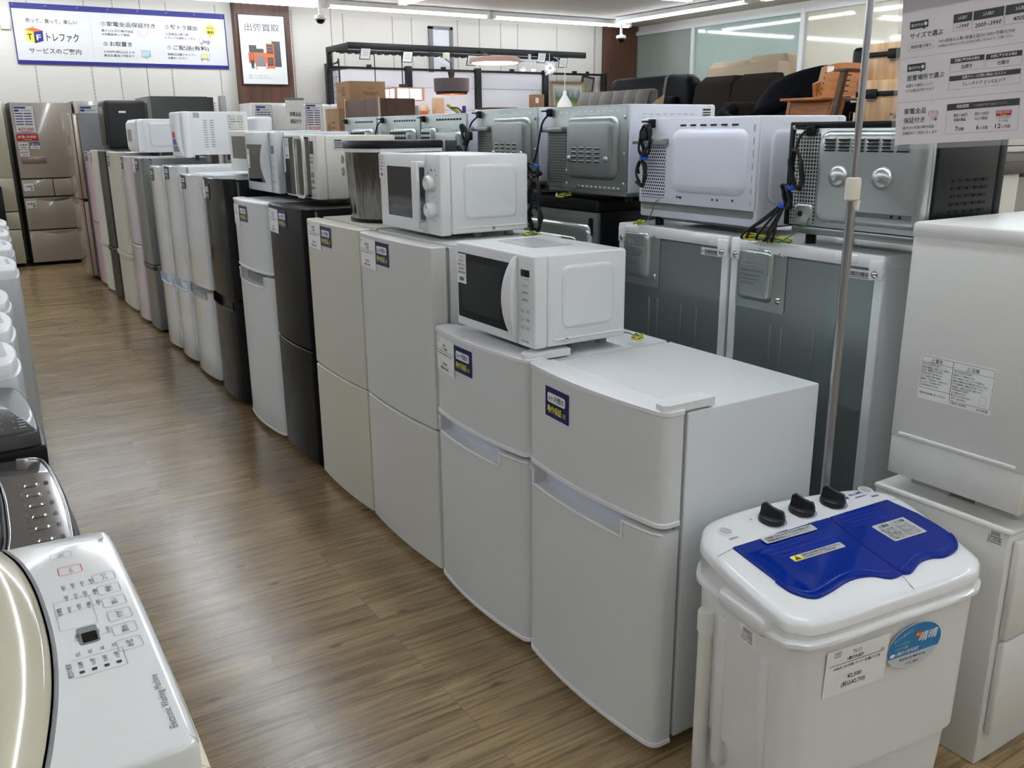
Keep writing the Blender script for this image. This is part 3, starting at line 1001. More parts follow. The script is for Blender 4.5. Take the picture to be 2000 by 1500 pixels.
def tag_card(parent, O, w, h, lines, bar=True):
    m = MB()
    m.rect(O, *FX, 0, 0, w, h, 0.0006, PAPER, 0.0006)
    y = h - 0.012
    for i, s in enumerate(lines):
        m.text(O, *FX, s, w / 2, y, min(0.0085, h * 0.09), 0.001, INK, 'c', min(w * 0.8, 0.0052 * len(s)))
        y -= h * 0.13
    if bar:
        x = w * 0.25
        rd = random.Random(len(lines) * 7 + int(w * 1000))
        while x < w * 0.72:
            d = rd.choice((0.0006, 0.001))
            m.rect(O, *FX, x, h * 0.08, d, h * 0.13, 0.001, INK)
            x += d * 2
    return m.build('price_tag', parent, 0)

def mw_base(name, label, x0, y0, y1, z0, h, depth, bodymat, foot=0.018, sidepad=True, cat='microwave', frontd=0.04, r=0.008, group='microwaves on the front row'):
    w = y1 - y0
    t = thing(name, label, cat, (x0, (y0 + y1) / 2, z0), 0, group)
    m = MB()
    m.box(frontd + 0.001, -w / 2 + 0.002, foot, depth, w / 2 - 0.002, h - 0.001, bodymat, r)
    if sidepad:
        pw, ph = depth - frontd - 0.09, h - foot - 0.075
        m.pad((frontd + 0.055, -w / 2 + 0.002, foot + 0.045), *FY, pw / 2 - 0.01, ph / 2, pw, ph, 0.022, 0.006, 0.012, bodymat)
        m.pad((frontd + 0.05, -w / 2 + 0.002, foot + 0.018), *FY, (depth - frontd) / 2 - 0.045, 0, depth - frontd - 0.03, 0.006, 0.003, 0.003, 0.003, bodymat)
    m.build('cabinet', t, 35)
    for sx in (0.155, depth - 0.05):
        for sy in (-1, 1):
            m = MB()
            m.lathe([(0.014, 0), (0.016, 0.004), (0.013, foot + 0.002)], GRAYPL, 12, at=(sx, sy * (w / 2 - 0.045), 0))
            m.build('foot', t)
    return t, w

# --- white microwave with black window (second fridge)
t, w = mw_base('microwave', 'white microwave with black door window and bowed handle, on the low white fridge', 1.235, 1.866, 2.28, 0.85, 0.262, 0.30, WHITE, 0.02)
m = MB()
m.box(0.0, -w / 2 + 0.086, 0.02, 0.04, w / 2, 0.262, WHITE, 0.006)
d = m.build('door', t, 35)
m = MB()
m.rect((0.0, w / 2, 0), *FX, 0.012, 0.046, 0.296, 0.187, 0.0015, GLASSB, 0.003, 0.006)
m.rect((0.0, w / 2, 0), *FX, 0.035, 0.068, 0.215, 0.145, 0.0019, mat('window_mesh', (30, 31, 32), 0.25), 0.0, 0.012)
m.build('window', d, 35)
m = MB()
lps = []
for k in range(19):
    s = k / 18.0
    z = 0.028 + s * 0.226
    b = 1 - (2 * s - 1) ** 2
    yf = -w / 2 + 0.092 + 0.026 * b
    yn = -w / 2 + 0.083 - 0.008 * b
    pr = 0.006 + 0.030 * b ** 0.8
    lps.append([(0.002, yn, z), (-pr * 0.75, yn, z), (-pr, (yn * 0.7 + yf * 0.3), z), (-pr, yn * 0.3 + yf * 0.7, z), (-pr * 0.8, yf, z), (0.002, yf, z)])
m.loft(lps, WHITE)
m.build('handle', d, 50)
m = MB()
m.box(0.0, -w / 2, 0.02, 0.04, -w / 2 + 0.084, 0.262, WHITE, 0.006)
p = m.build('control_panel', t, 35)
m = MB()
O = (0.0, -w / 2 + 0.084, 0)
m.rect(O, *FX, 0.020, 0.206, 0.040, 0.018, 0.001, GLASSB, 0.002, 0.002)
m.build('display', p, 0)
for k, s in enumerate(('あたため', '飲み物', '解凍機能')):
    m = MB()
    m.ring(O, *FX, 0.040, 0.184 - k * 0.019, 0.040, 0.014, 0.003, 0.0007, 0.0006, BUTTON)
    m.text(O, *FX, s, 0.040, 0.181 - k * 0.019, 0.007, 0.0006, INKG, 'c', 0.024)
    m.build('button', p, 0)
for r_ in range(3):
    for c_ in range(2):
        m = MB()
        m.rect(O, *FX, 0.018 + c_ * 0.026, 0.110 - r_ * 0.022, 0.020, 0.013, 0.0005, mat('key_tint', (214, 218, 224), 0.4), 0, 0.002)
        m.text(O, *FX, ('ごはん', '冷凍ごはん', 'トースト', '根菜', 'とりけし', 'スタート')[r_ * 2 + c_], 0.028 + c_ * 0.026, 0.1135 - r_ * 0.022, 0.0055, 0.001, INKG, 'c', 0.016)
        m.build('button', p, 0)
m = MB()
m.text(O, *FX, 'レンジ出力切換', 0.04, 0.197, 0.0055, 0.0006, INKL, 'c', 0.038)
m.text(O, *FX, 'IRIS OHYAMA', 0.040, 0.033, 0.0065, 0.0006, INKG, 'c', 0.034)
m.build('lettering', p, 0)
tag_card(t, (-0.0022, w / 2 - 0.012, 0.145), 0.05, 0.085, ('アイリス', '電子レンジ', 'IMB-T176 2019', '¥6,000', '(税込¥6,600)'))
m = MB()
m.rect((0.10, w / 2 - 0.06, 0.262), *FTX, 0.0, 0.0, 0.20, 0.13, 0.0004, mat('clear_top_label', (222, 224, 226), 0.12), 0.0004, 0.006)
for k in range(5):
    m.rect((0.10, w / 2 - 0.06, 0.262), *FTX, 0.03, 0.025 + k * 0.016, 0.13 - 0.01 * (k % 2), 0.004, 0.0008, INKL)
m.text((0.10, w / 2 - 0.06, 0.262), *FTX, 'ご注意', 0.1, 0.105, 0.014, 0.0008, INKL, 'c')
m.build('top_label', t, 0)
m = MB()
m.lathe([(0.006, 0), (0.006, 0.002), (0.003, 0.003)], CHROME, 12, at=(0.10, -w / 2, 0.035), T=Matrix.Rotation(R(90), 4, 'X'))
m.build('screw', t)
ground_wire(t, (0.295, -w / 2 + 0.02, 0.035), (0.345, -w / 2 - 0.0, 0.004), 3)

# --- white dial microwave (third fridge)
t, w = mw_base('microwave', 'white microwave with two round dials and upright bar handle, on the warm white tall fridge', 1.285, 2.467, 2.91, 1.088, 0.26, 0.325, WHITE, 0.018)
m = MB()
m.box(0.0, -w / 2 + 0.092, 0.015, 0.04, w / 2, 0.262, WHITE, 0.007)
d = m.build('door', t, 35)
m = MB()
m.rect((0.0, w / 2, 0), *FX, 0.066, 0.058, 0.185, 0.162, 0.0012, GLASSB, 0.003, 0.004)
m.rect((0.0, w / 2, 0), *FX, 0.310, 0.058, 0.034, 0.162, 0.0012, GLASSB, 0.003, 0.003)
m.build('window', d, 35)
m = MB()
m.box(-0.030, -w / 2 + 0.096, 0.034, -0.020, -w / 2 + 0.136, 0.240, WHITE, 0.004)
m.box(-0.022, -w / 2 + 0.096, 0.222, 0.004, -w / 2 + 0.136, 0.240, WHITE, 0.004)
m.box(-0.022, -w / 2 + 0.096, 0.034, 0.004, -w / 2 + 0.136, 0.052, WHITE, 0.004)
m.build('handle', d, 35)
m = MB()
m.box(0.002, -w / 2, 0.015, 0.04, -w / 2 + 0.09, 0.262, WHITE, 0.006)
p = m.build('control_panel', t, 35)
TX = Matrix.Rotation(R(-90), 4, 'Y')
for zz in (0.176, 0.094):
    m = MB()
    m.lathe([(0.024, 0), (0.024, 0.012), (0.021, 0.022), (0.018, 0.024), (0.006, 0.023)], WPLAST, 24, at=(0.002, -w / 2 + 0.053, zz), T=TX)
    m.box(-0.026, -w / 2 + 0.051, zz + 0.006, -0.02, -w / 2 + 0.055, zz + 0.019, BUTTON)
    m.build('dial', p, 35)
m = MB()
O = (0.002, -w / 2 + 0.09, 0)
for (s, u, v) in (('弱', 0.013, 0.203), ('解凍', 0.035, 0.212), ('強', 0.06, 0.212), ('500', 0.068, 0.197), ('5', 0.04, 0.128), ('10', 0.058, 0.130), ('15', 0.066, 0.115), ('30', 0.066, 0.075), ('分', 0.055, 0.058), ('0', 0.03, 0.06)):
    m.text(O, *FX, s, u, v, 0.008, 0.0005, INKG, 'c')
m.build('lettering', p, 0)
tag_card(t, (-0.001, w / 2 - 0.002, 0.178), 0.042, 0.08, ('ツインバード', '電子レンジ', 'DR-D419', '¥5,000', '(税込)'))
m = MB()
m.lathe([(0.006, 0), (0.006, 0.002), (0.003, 0.003)], CHROME, 12, at=(0.19, -w / 2, 0.03), T=Matrix.Rotation(R(90), 4, 'X'))
m.build('screw', t)
m = MB()
c = (0.345, -w / 2 + 0.06, 0.06)
m.tube(smooth_path([(0.33, -w / 2 + 0.05, 0.20), (0.35, -w / 2 + 0.03, 0.18), (0.35, -w / 2 + 0.02, 0.14), (0.352, -w / 2 + 0.0, 0.12)], 5), 0.004, RUBBER, 8)
m.tube(smooth_path([(x, y, z) for x, y, z in loop_bundle((0.352, -w / 2 - 0.005, 0.13), 0.06, 0.10, 3, 21)], 3), 0.004, RUBBER, 8)
m.tube(smooth_path([(x, y, z) for x, y, z in loop_bundle((0.352, -w / 2 - 0.005, 0.055), 0.06, 0.09, 3, 22)], 3), 0.004, RUBBER, 8)
m.cyl((0.354, -w / 2 - 0.004, 0.088), (0.354, -w / 2 - 0.004, 0.096), 0.013, BTIE, 10)
m.build('power_cord', t, 60)
ground_wire(t, (0.325, -w / 2 + 0.02, 0.03), (0.30, -w / 2 - 0.055, 0.002), 5, 0.08)

# --- cream microwave with all-glass door (black fridge)
t, w = mw_base('microwave', 'cream microwave with a black glass door and looped frame handle, on the black fridge', 1.33, 3.64, 4.077, 1.125, 0.281, 0.36, IVORYP, 0.018, False)
m = MB()
m.box(0.006, -w / 2 + 0.095, 0.018, 0.04, w / 2, 0.283, IVORYP, 0.006)
m.rect((0.006, w / 2, 0), *FX, 0.006, 0.026, w - 0.11, 0.248, 0.002, GLASSB, 0.003, 0.01)
d = m.build('door', t, 35)
m = MB()
m.ring((-0.020, w / 2, 0), *FX, 0.265, 0.149, 0.12, 0.262, 0.03, 0.013, 0, IVORYP, 5)
a = [( -0.020, w / 2 - x, z) for x, z in rrect(0.265, 0.149, 0.12, 0.262, 0.03, 5)]
b = [(-0.008, y, z) for x, y, z in a]
m.loft([b, a], IVORYP, False, False)
ai = [(-0.020, w / 2 - x, z) for x, z in rrect(0.265, 0.149, 0.094, 0.236, 0.02, 5)]
bi = [(-0.008, y, z) for x, y, z in ai]
m.loft([ai, bi], IVORYP, False, False)
m.build('handle', d, 35)
m = MB()
m.box(0.0, -w / 2, 0.018, 0.04, -w / 2 + 0.094, 0.283, IVORYP, 0.006)
p = m.build('control_panel', t, 35)
O = (0.0, -w / 2 + 0.094, 0)
m = MB()
m.rect(O, *FX, 0.012, 0.205, 0.045, 0.052, 0.001, BLACKG, 0.002, 0.002)
m.build('display', p, 0)
for k in range(7):
    m = MB()
    z = (0.185, 0.168, 0.145, 0.115, 0.092, 0.062, 0.03)[k]
    if k in (3, 4):
        m.rect(O, *FX, 0.014, z - 0.008, 0.035, 0.024 if k == 3 else 0.016, 0.001, mat('olive_key', (140, 136, 118), 0.4), 0.001, 0.002)
    else:
        m.text(O, *FX, ('あたため', '温度設定', 'レンジ', '', '', '解凍 ▶', 'スタート')[k], 0.033, z, 0.012, 0.001, INK, 'c', 0.045)
    m.build('button', p, 0)
m = MB()
O2 = (0.075, -w / 2, 0.225)
m.rect(O2, *FY, 0, 0, 0.042, 0.04, 0.0006, PAPER, 0.0006)
for k in range(5):
    m.rect(O2, *FY, 0.004, 0.032 - k * 0.007, 0.034 - 0.004 * (k % 2), 0.0035 if k else 0.005, 0.001, INK)
m.build('barcode_label', t, 0)
tag_card(t, (0.0034, w / 2 - 0.025, 0.18), 0.055, 0.09, ('東芝', 'オーブン', '¥8,000'))
m = MB()
m.rect((0.006, w / 2, 0), *FX, 0.0, 0.12, 0.02, 0.15, 0.003, PAPER, 0.0006)
m.build('price_tag', t, 0)

# --- pale silver-white microwave with crescent handle (pale white / charcoal fridges)
t, w = mw_base('microwave', 'silver-white microwave with a tall crescent handle, beside the cream one', 1.30, 4.085, 4.56, 1.117, 0.306, 0.36, SILW, 0.03, False)
m = MB()
m.box(0.0, -w / 2 + 0.085, 0.03, 0.04, w / 2, 0.306, SILW, 0.008)
d = m.build('door', t, 35)
m = MB()
m.rect((0.0, w / 2, 0), *FX, 0.03, 0.072, 0.255, 0.175, 0.0015, GLASSB, 0.003, 0.005)
m.build('window', d, 0)
m = MB()
lps = []
for k in range(17):
    s = k / 16.0
    z = 0.034 + s * 0.268
    b = 1 - (2 * s - 1) ** 2
    yf = -w / 2 + 0.10 + 0.088 * b
    yn = -w / 2 + 0.086
    pr = 0.004 + 0.022 * b
    lps.append([(0.002, yn, z), (-0.004, yn, z), (-pr, yn * 0.4 + yf * 0.6, z), (-pr * 0.7, yf, z), (0.002, yf, z)])
m.loft(lps, SILW)
m.build('handle', d, 50)
m = MB()
m.box(0.0, -w / 2, 0.03, 0.04, -w / 2 + 0.084, 0.306, SILW, 0.008)
p = m.build('control_panel', t, 35)
O = (0.0, -w / 2 + 0.084, 0)
m = MB()
m.rect(O, *FX, 0.018, 0.208, 0.038, 0.036, 0.001, mat('grey_lcd', (92, 98, 104), 0.2), 0.002, 0.002)
m.build('display', p, 0)
m = MB()
m.text(O, *FX, 'Panasonic', 0.036, 0.262, 0.009, 0.0006, INKG, 'c', 0.036)
for k, s in enumerate(('あたため', '飲み物', '解凍  レンジ', '時間', '取消 スタート')):
    m.text(O, *FX, s, 0.038, 0.175 - k * 0.032, 0.008, 0.0006, INKG, 'c', 0.04 if k > 1 else 0.02)
    m.rect(O, *FX, 0.018, 0.19 - k * 0.032, 0.04, 0.0008, 0.0005, BUTTON)
m.build('lettering', p, 0)
tag_card(t, (-0.0022, w / 2 - 0.035, 0.135), 0.035, 0.09, ('レンジ', '¥7,000'))

# --- white microwave with grey window, mostly hidden behind the silver-white one
t, w = mw_base('microwave', 'cream-topped microwave with grey window, half hidden behind the silver-white one', 1.43, 4.85, 5.33, 1.195, 0.235, 0.38, IVORYP, 0.02, False)
m = MB()
m.box(0.0, -w / 2, 0.02, 0.04, w / 2, 0.235, IVORYP, 0.006)
d = m.build('door', t, 35)
m = MB()
m.rect((0.0, w / 2, 0), *FX, 0.06, 0.085, w - 0.075, 0.12, 0.0012, mat('grey_window', (84, 86, 88), 0.15), 0.003)
m.build('window', d, 0)
m = MB()
m.rect((0.0, w / 2, 0), *FX, w - 0.12, 0.035, 0.07, 0.035, 0.0012, mat('pinkish_label', (214, 200, 190), 0.5), 0.001)
for k in range(5):
    m.rect((0.0, w / 2, 0), *FX, w - 0.115 + k * 0.014, 0.04, 0.004, 0.025, 0.0018, INKL)
m.build('control_panel', t, 0)
m = MB()
m.box(0.18, -0.05, 0.2345, 0.30, 0.05, 0.2365, BLACK)
m.build('top_vent', t, 0)

# --- tall white microwave, its plain side towards the camera
t, w = mw_base('microwave', 'white microwave with two columns of side vents and a yellowed instruction label', 1.40, 6.30, 6.70, 1.232, 0.325, 0.43, WHITE, 0.045, False)
m = MB()
m.box(0.0, -w / 2, 0.03, 0.05, w / 2, 0.325, WPLAST, 0.012)
d = m.build('door', t, 35)
m = MB()
lps = []
for k in range(13):
    s = k / 12.0
    z = 0.04 + s * 0.28
    b = 1 - (2 * s - 1) ** 2
    lps.append([(0.004, -w / 2 + 0.05, z), (-0.028 * b - 0.004, -w / 2 + 0.05, z), (-0.034 * b - 0.004, -w / 2 + 0.09, z), (0.004, -w / 2 + 0.11, z)])
m.loft(lps, WPLAST)
m.build('handle', d, 50)
m = MB()
for k, mm in enumerate((WPLAST, RED, BLUE, GRAYPL)):
    m.rect((0.0, w / 2, 0), *FX, 0.06, 0.20 - k * 0.045, 0.16, 0.04, 0.002, mm, 0.002)
m.build('price_tag', t, 0)
m = MB()
for c_ in range(2):
    for k in range(12):
        m.box(0.13 + c_ * 0.045, -w / 2 - 0.0006, 0.095 + k * 0.0155, 0.155 + c_ * 0.045, -w / 2 + 0.003, 0.099 + k * 0.0155, mat('vent_shadow_grey', (150, 154, 158), 0.6))
m.build('side_vent', t, 0)
m = MB()
O2 = (0.29, -w / 2, 0.14)
m.rect(O2, *FY, 0, 0, 0.115, 0.165, 0.0008, mat('yellowed_label', (226, 224, 210), 0.5), 0.001)
for k in range(9):
    m.text(O2, *FY, ('電子レンジ', 'ご使用の前に', '注意事項', '温めかた')[k % 4], 0.008, 0.148 - k * 0.017, 0.011, 0.0014, INKG, 'l', 0.04 + 0.012 * (k % 3))
    m.text(O2, *FY, ('ごはん', '牛乳', '解凍', 'おかず')[k % 4], 0.07, 0.148 - k * 0.017, 0.010, 0.0014, INKG, 'l', 0.035)
m.build('instruction_label', t, 0)
m = MB()
O2 = (0.065, -w / 2, 0.285)
m.rect(O2, *FY, 0, 0, 0.05, 0.036, 0.0008, PAPER, 0.001)
for k in range(4):
    m.rect(O2, *FY, 0.004, 0.026 - k * 0.008, 0.04, 0.004, 0.0014, RED if k == 0 else INKG)
m.build('barcode_label', t, 0)

# --- rounded white microwave beyond it
t, w = mw_base('microwave', 'small white microwave with a bulging door, half hidden behind the vented white one', 1.29, 7.3, 7.72, 1.26, 0.265, 0.42, WHITE, 0.02, True)
m = MB()
m.loft([[(0.045, y, z) for y, z in rrect(0, 0.142, w, 0.245, 0.02, 4)], [(0.01, y, z) for y, z in rrect(0, 0.142, w - 0.01, 0.235, 0.02, 4)], [(-0.012, y, z) for y, z in rrect(0, 0.142, w - 0.06, 0.19, 0.03, 4)]], WPLAST)
d = m.build('door', t, 35)
m = MB()
m.rect((-0.012, w / 2, 0.0), *FX, 0.08, 0.10, 0.16, 0.09, 0.001, mat('white_mesh_window', (170, 172, 174), 0.2), 0.001, 0.01)
m.build('window', d, 0)
m = MB()
m.box(0.0, -w / 2 - 0.004, 0.022, 0.012, -w / 2 + 0.006, 0.262, WPLAST, 0.003)
m.build('handle', d, 0)

# --- stainless bin on the cream fridge
STAIN = mat('brushed_stainless', (128, 124, 118), 0.16, metal=1.0, bump=(9, 0.9))
_nt = STAIN.node_tree
_mp = _nt.nodes.new('ShaderNodeMapping')
_mp.inputs['Scale'].default_value = (2.2, 2.2, 0.22)
for _l in list(_nt.links):
    if _l.to_node.type == 'TEX_NOISE':
        _nt.links.new(_l.from_socket, _mp.inputs[0])
        _nt.links.new(_mp.outputs[0], _l.to_node.inputs['Vector'])
        break
for _n in _nt.nodes:
    if _n.type == 'BUMP':
        _n.inputs['Distance'].default_value = 0.012
t = thing('trash_bin', 'stainless steel bin with a black lid standing on the cream fridge', 'bin', (1.29, 3.19, 1.0935))
def bin_out(g=0.0):
    pts = []
    for k in range(13):
        a = -1 + 2 * k / 12
        y = a * (0.155 + g)
        pts.append((0.06 * abs(a) ** 2.2 - g, -y))
    pts += [(0.30 + g, -0.155 - g), (0.30 + g, 0.155 + g)]
    return pts
m = MB()
m.loft([[(x + 0.012, y * 0.94, 0.008) for x, y in bin_out()], [(x, y, 0.255) for x, y in bin_out()]], STAIN)
m.build('body', t, 50)
m = MB()
m.loft([[(x + 0.012, y * 0.94, z) for x, y in bin_out(0.002)] for z in (0.0, 0.012)], BLACK)
m.build('base', t, 50)
m = MB()
m.loft([[(x, y, z) for x, y in bin_out(0.004)] for z in (0.253, 0.266)], WPLAST)
m.build('collar', t, 50)
m = MB()
m.loft([[(x, y, z) for x, y in bin_out(g)] for z, g in ((0.266, 0.006), (0.286, 0.008), (0.293, 0.004))], BLACK)
m.build('lid', t, 50)
m = MB()
for z in (0.225, 0.18):
    m.lathe([(0.016, 0), (0.016, 0.0015), (0.012, 0.002)], mat('brushed_badge', (150, 147, 140), 0.3, metal=0.8), 18, at=(0.004, 0.075, z), T=TX)
    m.lathe([(0.005, 0.002), (0.005, 0.004)], CHROME, 12, at=(0.004, 0.075, z), T=TX)
m.build('emblem', t, 35)

# --- black box-shaped appliance on the far fridges
t = thing('wine_cooler', 'black rounded appliance with a small white plate, standing on the far ivory and pink fridges', 'appliance', (1.31, 9.03, 1.28))
BLKM = mat('black_matte_shell', (30, 30, 31), 0.5)
m = MB()
m.box(0.0, -0.19, 0.0, 0.36, 0.19, 0.425, BLKM, 0.035, 0.04, 5)
m.build('body', t, 45)
m = MB()
m.box(0.115, -0.194, 0.315, 0.175, -0.186, 0.333, PAPER, 0.003)
m.build('nameplate', t)
m = MB()
m.box(-0.006, -0.15, 0.04, 0.004, 0.15, 0.37, BLACKG, 0.003)
m.build('door', t)

# ------------------------------------------------------------------ appliances of the rear row, backs towards the aisle
STEELD = mat('grey_green_steel', (146, 153, 151), 0.33, metal=0.82, var=0.04, vscale=40)
PERFS = dots_mat('perforated_steel', (128, 132, 130), (16, 16, 17), 0.0095, 0.0032, metal=0.6, rough=0.4)
PERFW = dots_mat('perforated_white', (214, 217, 226), (12, 12, 14), 0.0095, 0.0033, rough=0.4)
PERFB = dots_mat('perforated_plate', (190, 192, 188), (14, 14, 15), 0.0092, 0.0029, metal=0.5, rough=0.35, square=True)
PALEW = mat('cool_white_enamel', (216, 219, 228), 0.3)

def slots(mb, O, nx, nz, px, pz, sw, sh, material, d=0.0008, proud=None):
    for i in range(nx):
        for k in range(nz):
            mb.rect(O, *FX, i * px, k * pz, sw, sh, d, material, 0, min(sw, sh) * 0.45)
            if proud:
                mb.pad(O, *FX, i * px + sw / 2, k * pz + sh * 1.05, sw, sh * 0.9, sh * 0.4, 0.003, 0.002, proud, 2)

def cord(parent, path, plug, seed, tie=None, bundle=None, r=0.0036):
    m = MB()
    m.tube(smooth_path(path, 6), r, RUBBER, 8)
    if bundle:
        for (c, ww, hh, n, tl) in bundle:
            m.tube(smooth_path(loop_bundle(c, ww, hh, n, seed, tl), 3), r, RUBBER, 8)
            seed += 1
    if plug:
        x, y, z = plug
        m.box(x - 0.014, y - 0.014, z - 0.02, x + 0.004, y + 0.014, z + 0.014, RUBBER, 0.005)
        for s in (-1, 1):
            m.box(x - 0.008, y + s * 0.006 - 0.001, z + 0.014, x - 0.003, y + s * 0.006 + 0.001, z + 0.03, CHROME)
    o = m.build('power_cord', parent, 60)
    if tie:
        for (p0, p1, rr) in tie:
            c_ = (Vector(p0) + Vector(p1)) / 2
            ax = Vector((0, -0.25, 1)).normalized() * 0.004
            MB().cyl(c_ - ax, c_ + ax, rr * 0.9, BTIE, 12).build('cable_tie', o, 60)
    return o

def inlet(t, y, z):
    m = MB()
    m.box(-0.012, y - 0.012, z - 0.02, 0.004, y + 0.012, z + 0.006, BLACK, 0.003)
    m.box(-0.018, y - 0.004, z - 0.004, 0.002, y + 0.036, z + 0.002, BLACK, 0.002)
    m.build('cord_inlet', t, 30)

def rear_mw(label, y0, y1, z0, h, depth, side, back, foot=0.016, sidevent=None):
    w = y1 - y0
    t = thing('microwave', label, 'microwave', (1.9, (y0 + y1) / 2, z0), 0, 'microwaves seen from behind')
    m = MB()
    m.box(0.008, -w / 2, foot, depth, w / 2, h, side, 0.006)
    m.build('cabinet', t, 35)
    m = MB()
    m.box(depth, -w / 2, foot, depth + 0.035, w / 2, h, side, 0.008)
    m.build('door', t, 35)
    for sx in (0.05, depth - 0.04):
        for sy in (-1, 1):
            MB().cyl((sx, sy * (w / 2 - 0.05), 0), (sx, sy * (w / 2 - 0.05), foot + 0.003), 0.014, BLACK, 10).build('foot', t)
    return t, w

def steel_back(t, w, h, foot, mt=STEELD):
    m = MB()
    m.box(0.0, -w / 2 + 0.003, foot + 0.004, 0.010, w / 2 - 0.003, h - 0.003, mt, 0.002)
    return m

# white-backed microwave (on the second rear fridge)
t, w = rear_mw('white microwave seen from behind, smooth white pressed back and cord hanging in loops', 1.765, 2.262, 1.12, 0.332, 0.325, PALEW, PALEW, 0.03)
h = 0.332
m = MB()
m.box(0.0, -w / 2 + 0.003, 0.075, 0.010, w / 2 - 0.003, h - 0.003, PALEW, 0.002)
O = (0.0, w / 2, 0.0)
m.pad(O, *FX, 0.31, 0.205, 0.30, 0.185, 0.03, 0.02, 0.026, PALEW)
for k in range(6):
    m.rect(O, *FX, 0.185 + k * 0.042, h - 0.026, 0.026, 0.005, 0.0008, HOLE, 0, 0.002)
for k in range(7):
    m.rect(O, *FX, w - 0.018, 0.085 + k * 0.034, 0.004, 0.020, 0.0008, INKL, 0, 0.002)
for (u, v) in ((0.18, 0.095), (0.196, 0.094), (0.19, 0.0945), (0.33, 0.095), (0.35, 0.095), (0.41, 0.097)):
    m.rect(O, *FX, u, v, 0.006, 0.006, 0.0008, HOLE)
m.build('back_panel', t, 35)
m = MB()
m.rect((-0.0002, w / 2, 0), *FX, 0.016, 0.09, 0.108, 0.158, 0.0012, PERFW, 0.002, 0.004)
m.build('vent_grille', t, 0)
m = MB()
m.loft([[(0.01, -w / 2 + 0.01, 0.078), (0.01, w / 2 - 0.01, 0.078), (0.3, w / 2 - 0.01, 0.078), (0.3, -w / 2 + 0.01, 0.078)], [(0.0, -w / 2 + 0.01, 0.06), (0.0, w / 2 - 0.01, 0.06), (0.31, w / 2 - 0.01, 0.06), (0.31, -w / 2 + 0.01, 0.06)], [(0.04, -w / 2 + 0.04, 0.02), (0.04, w / 2 - 0.08, 0.02), (0.28, w / 2 - 0.08, 0.02), (0.28, -w / 2 + 0.04, 0.02)]], STEELD)
m.build('base_pan', t, 35)
m = MB()
m.box(-0.026, w / 2 - 0.135, 0.253, 0.004, w / 2 + 0.008, 0.27, STEELD, 0.002)
m.build('bracket', t, 30)
inlet(t, w / 2 - 0.06, 0.322)
cord(t, [(-0.012, w / 2 - 0.055, 0.31), (-0.02, w / 2 - 0.04, 0.30), (-0.022, w / 2 - 0.03, 0.28), (-0.022, w / 2 - 0.055, 0.225)], (-0.024, w / 2 - 0.06, 0.285), 31,
     [((-0.045, w / 2 - 0.062, 0.212), (-0.012, w / 2 - 0.048, 0.214), 0.016)], [((-0.026, w / 2 - 0.06, 0.262), 0.05, 0.105, 3, 0.15), ((-0.026, w / 2 - 0.045, 0.165), 0.045, 0.09, 3, -0.1)])
m = MB()
m.pad((0.045, -w / 2, 0.095), *FY, 0.13, 0.10, 0.25, 0.20, 0.03, 0.006, 0.012, PALEW)
m.build('side_panel', t, 35)
ground_wire(t, (0.0, w / 2 - 0.10, 0.085), (-0.012, w / 2 - 0.02, 0.003), 9, 0.05)

# black-cased oven, silver back (on the nearest rear fridge)
t, w = rear_mw('black-cased oven seen from behind, silver back with two round bosses and a tied cord', 1.235, 1.655, 1.12, 0.312, 0.25, BLACK, STEELD, 0.045)
h = 0.312
ZB = mat('bright_steel', (184, 191, 190), 0.30, metal=0.85, var=0.03, vscale=30)
m = MB()
m.box(0.0, -w / 2 + 0.006, 0.052, 0.012, w / 2 - 0.014, h - 0.014, ZB, 0.002)
m.pad((0.0, w / 2, 0), *FX, 0.255, 0.178, 0.312, 0.225, 0.03, 0.016, 0.018, ZB)
m.build('back_panel', t, 35)
m = MB()
m.rect((-0.016, w / 2, 0), *FX, 0.215, 0.088, 0.17, 0.012, 0.0012, INKG, 0.002)
for u in (0.33, 0.352):
    m.rect((-0.016, w / 2, 0), *FX, u, 0.0905, 0.008, 0.007, 0.0018, HOLE)
m.build('latch_strip', t, 0)
m = MB()
m.box(-0.004, w / 2 - 0.013, 0.05, 0.012, w / 2 + 0.001, h + 0.001, BLACK, 0.003)
m.box(-0.004, -w / 2, h - 0.013, 0.012, w / 2 - 0.013, h + 0.001, BLACK, 0.003)
m.build('edge_trim', t, 30)
for yy in (1.483, 1.358):
    m = MB()
    T = Matrix.Rotation(R(-90), 4, 'Y')
    m.lathe([(0.027, 0.0), (0.026, 0.005), (0.02, 0.010), (0.01, 0.0135), (0.002, 0.0145)], ZB, 26, at=(-0.016, yy - 1.445, 0.182), T=T)
    m.build('boss', t, 60)
m = MB()
for k in range(6):
    for j in range(4):
        m.box(-0.0185, w / 2 - 0.125 - k * 0.041 - 0.031, 0.242 + j * 0.0085, -0.0155, w / 2 - 0.125 - k * 0.041, 0.245 + j * 0.0085, HOLE)
        m.loft([[(-0.016, y, 0.245 + j * 0.0085), (-0.0215, y, 0.2455 + j * 0.0085), (-0.016, y, 0.2495 + j * 0.0085)] for y in (w / 2 - 0.125 - k * 0.041 - 0.031, w / 2 - 0.125 - k * 0.041)], ZB)
m.build('louvre', t, 20)
m = MB()
m.rect((-0.0004, w / 2, 0), *FX, 0.016, 0.06, 0.08, 0.225, 0.0012, PERFB, 0.002)
m.build('vent_grille', t, 0)
m = MB()
T = Matrix.Rotation(R(-90), 4, 'Y')
m.pad((0.0, w / 2, 0), *FX, 0.062, 0.082, 0.06, 0.05, 0.012, 0.006, 0.006, ZB)
m.lathe([(0.008, 0.006), (0.008, 0.0068)], HOLE, 12, at=(0.0, w / 2 - 0.055, 0.082), T=T)
m.build('fan_cover', t, 35)
m = MB()
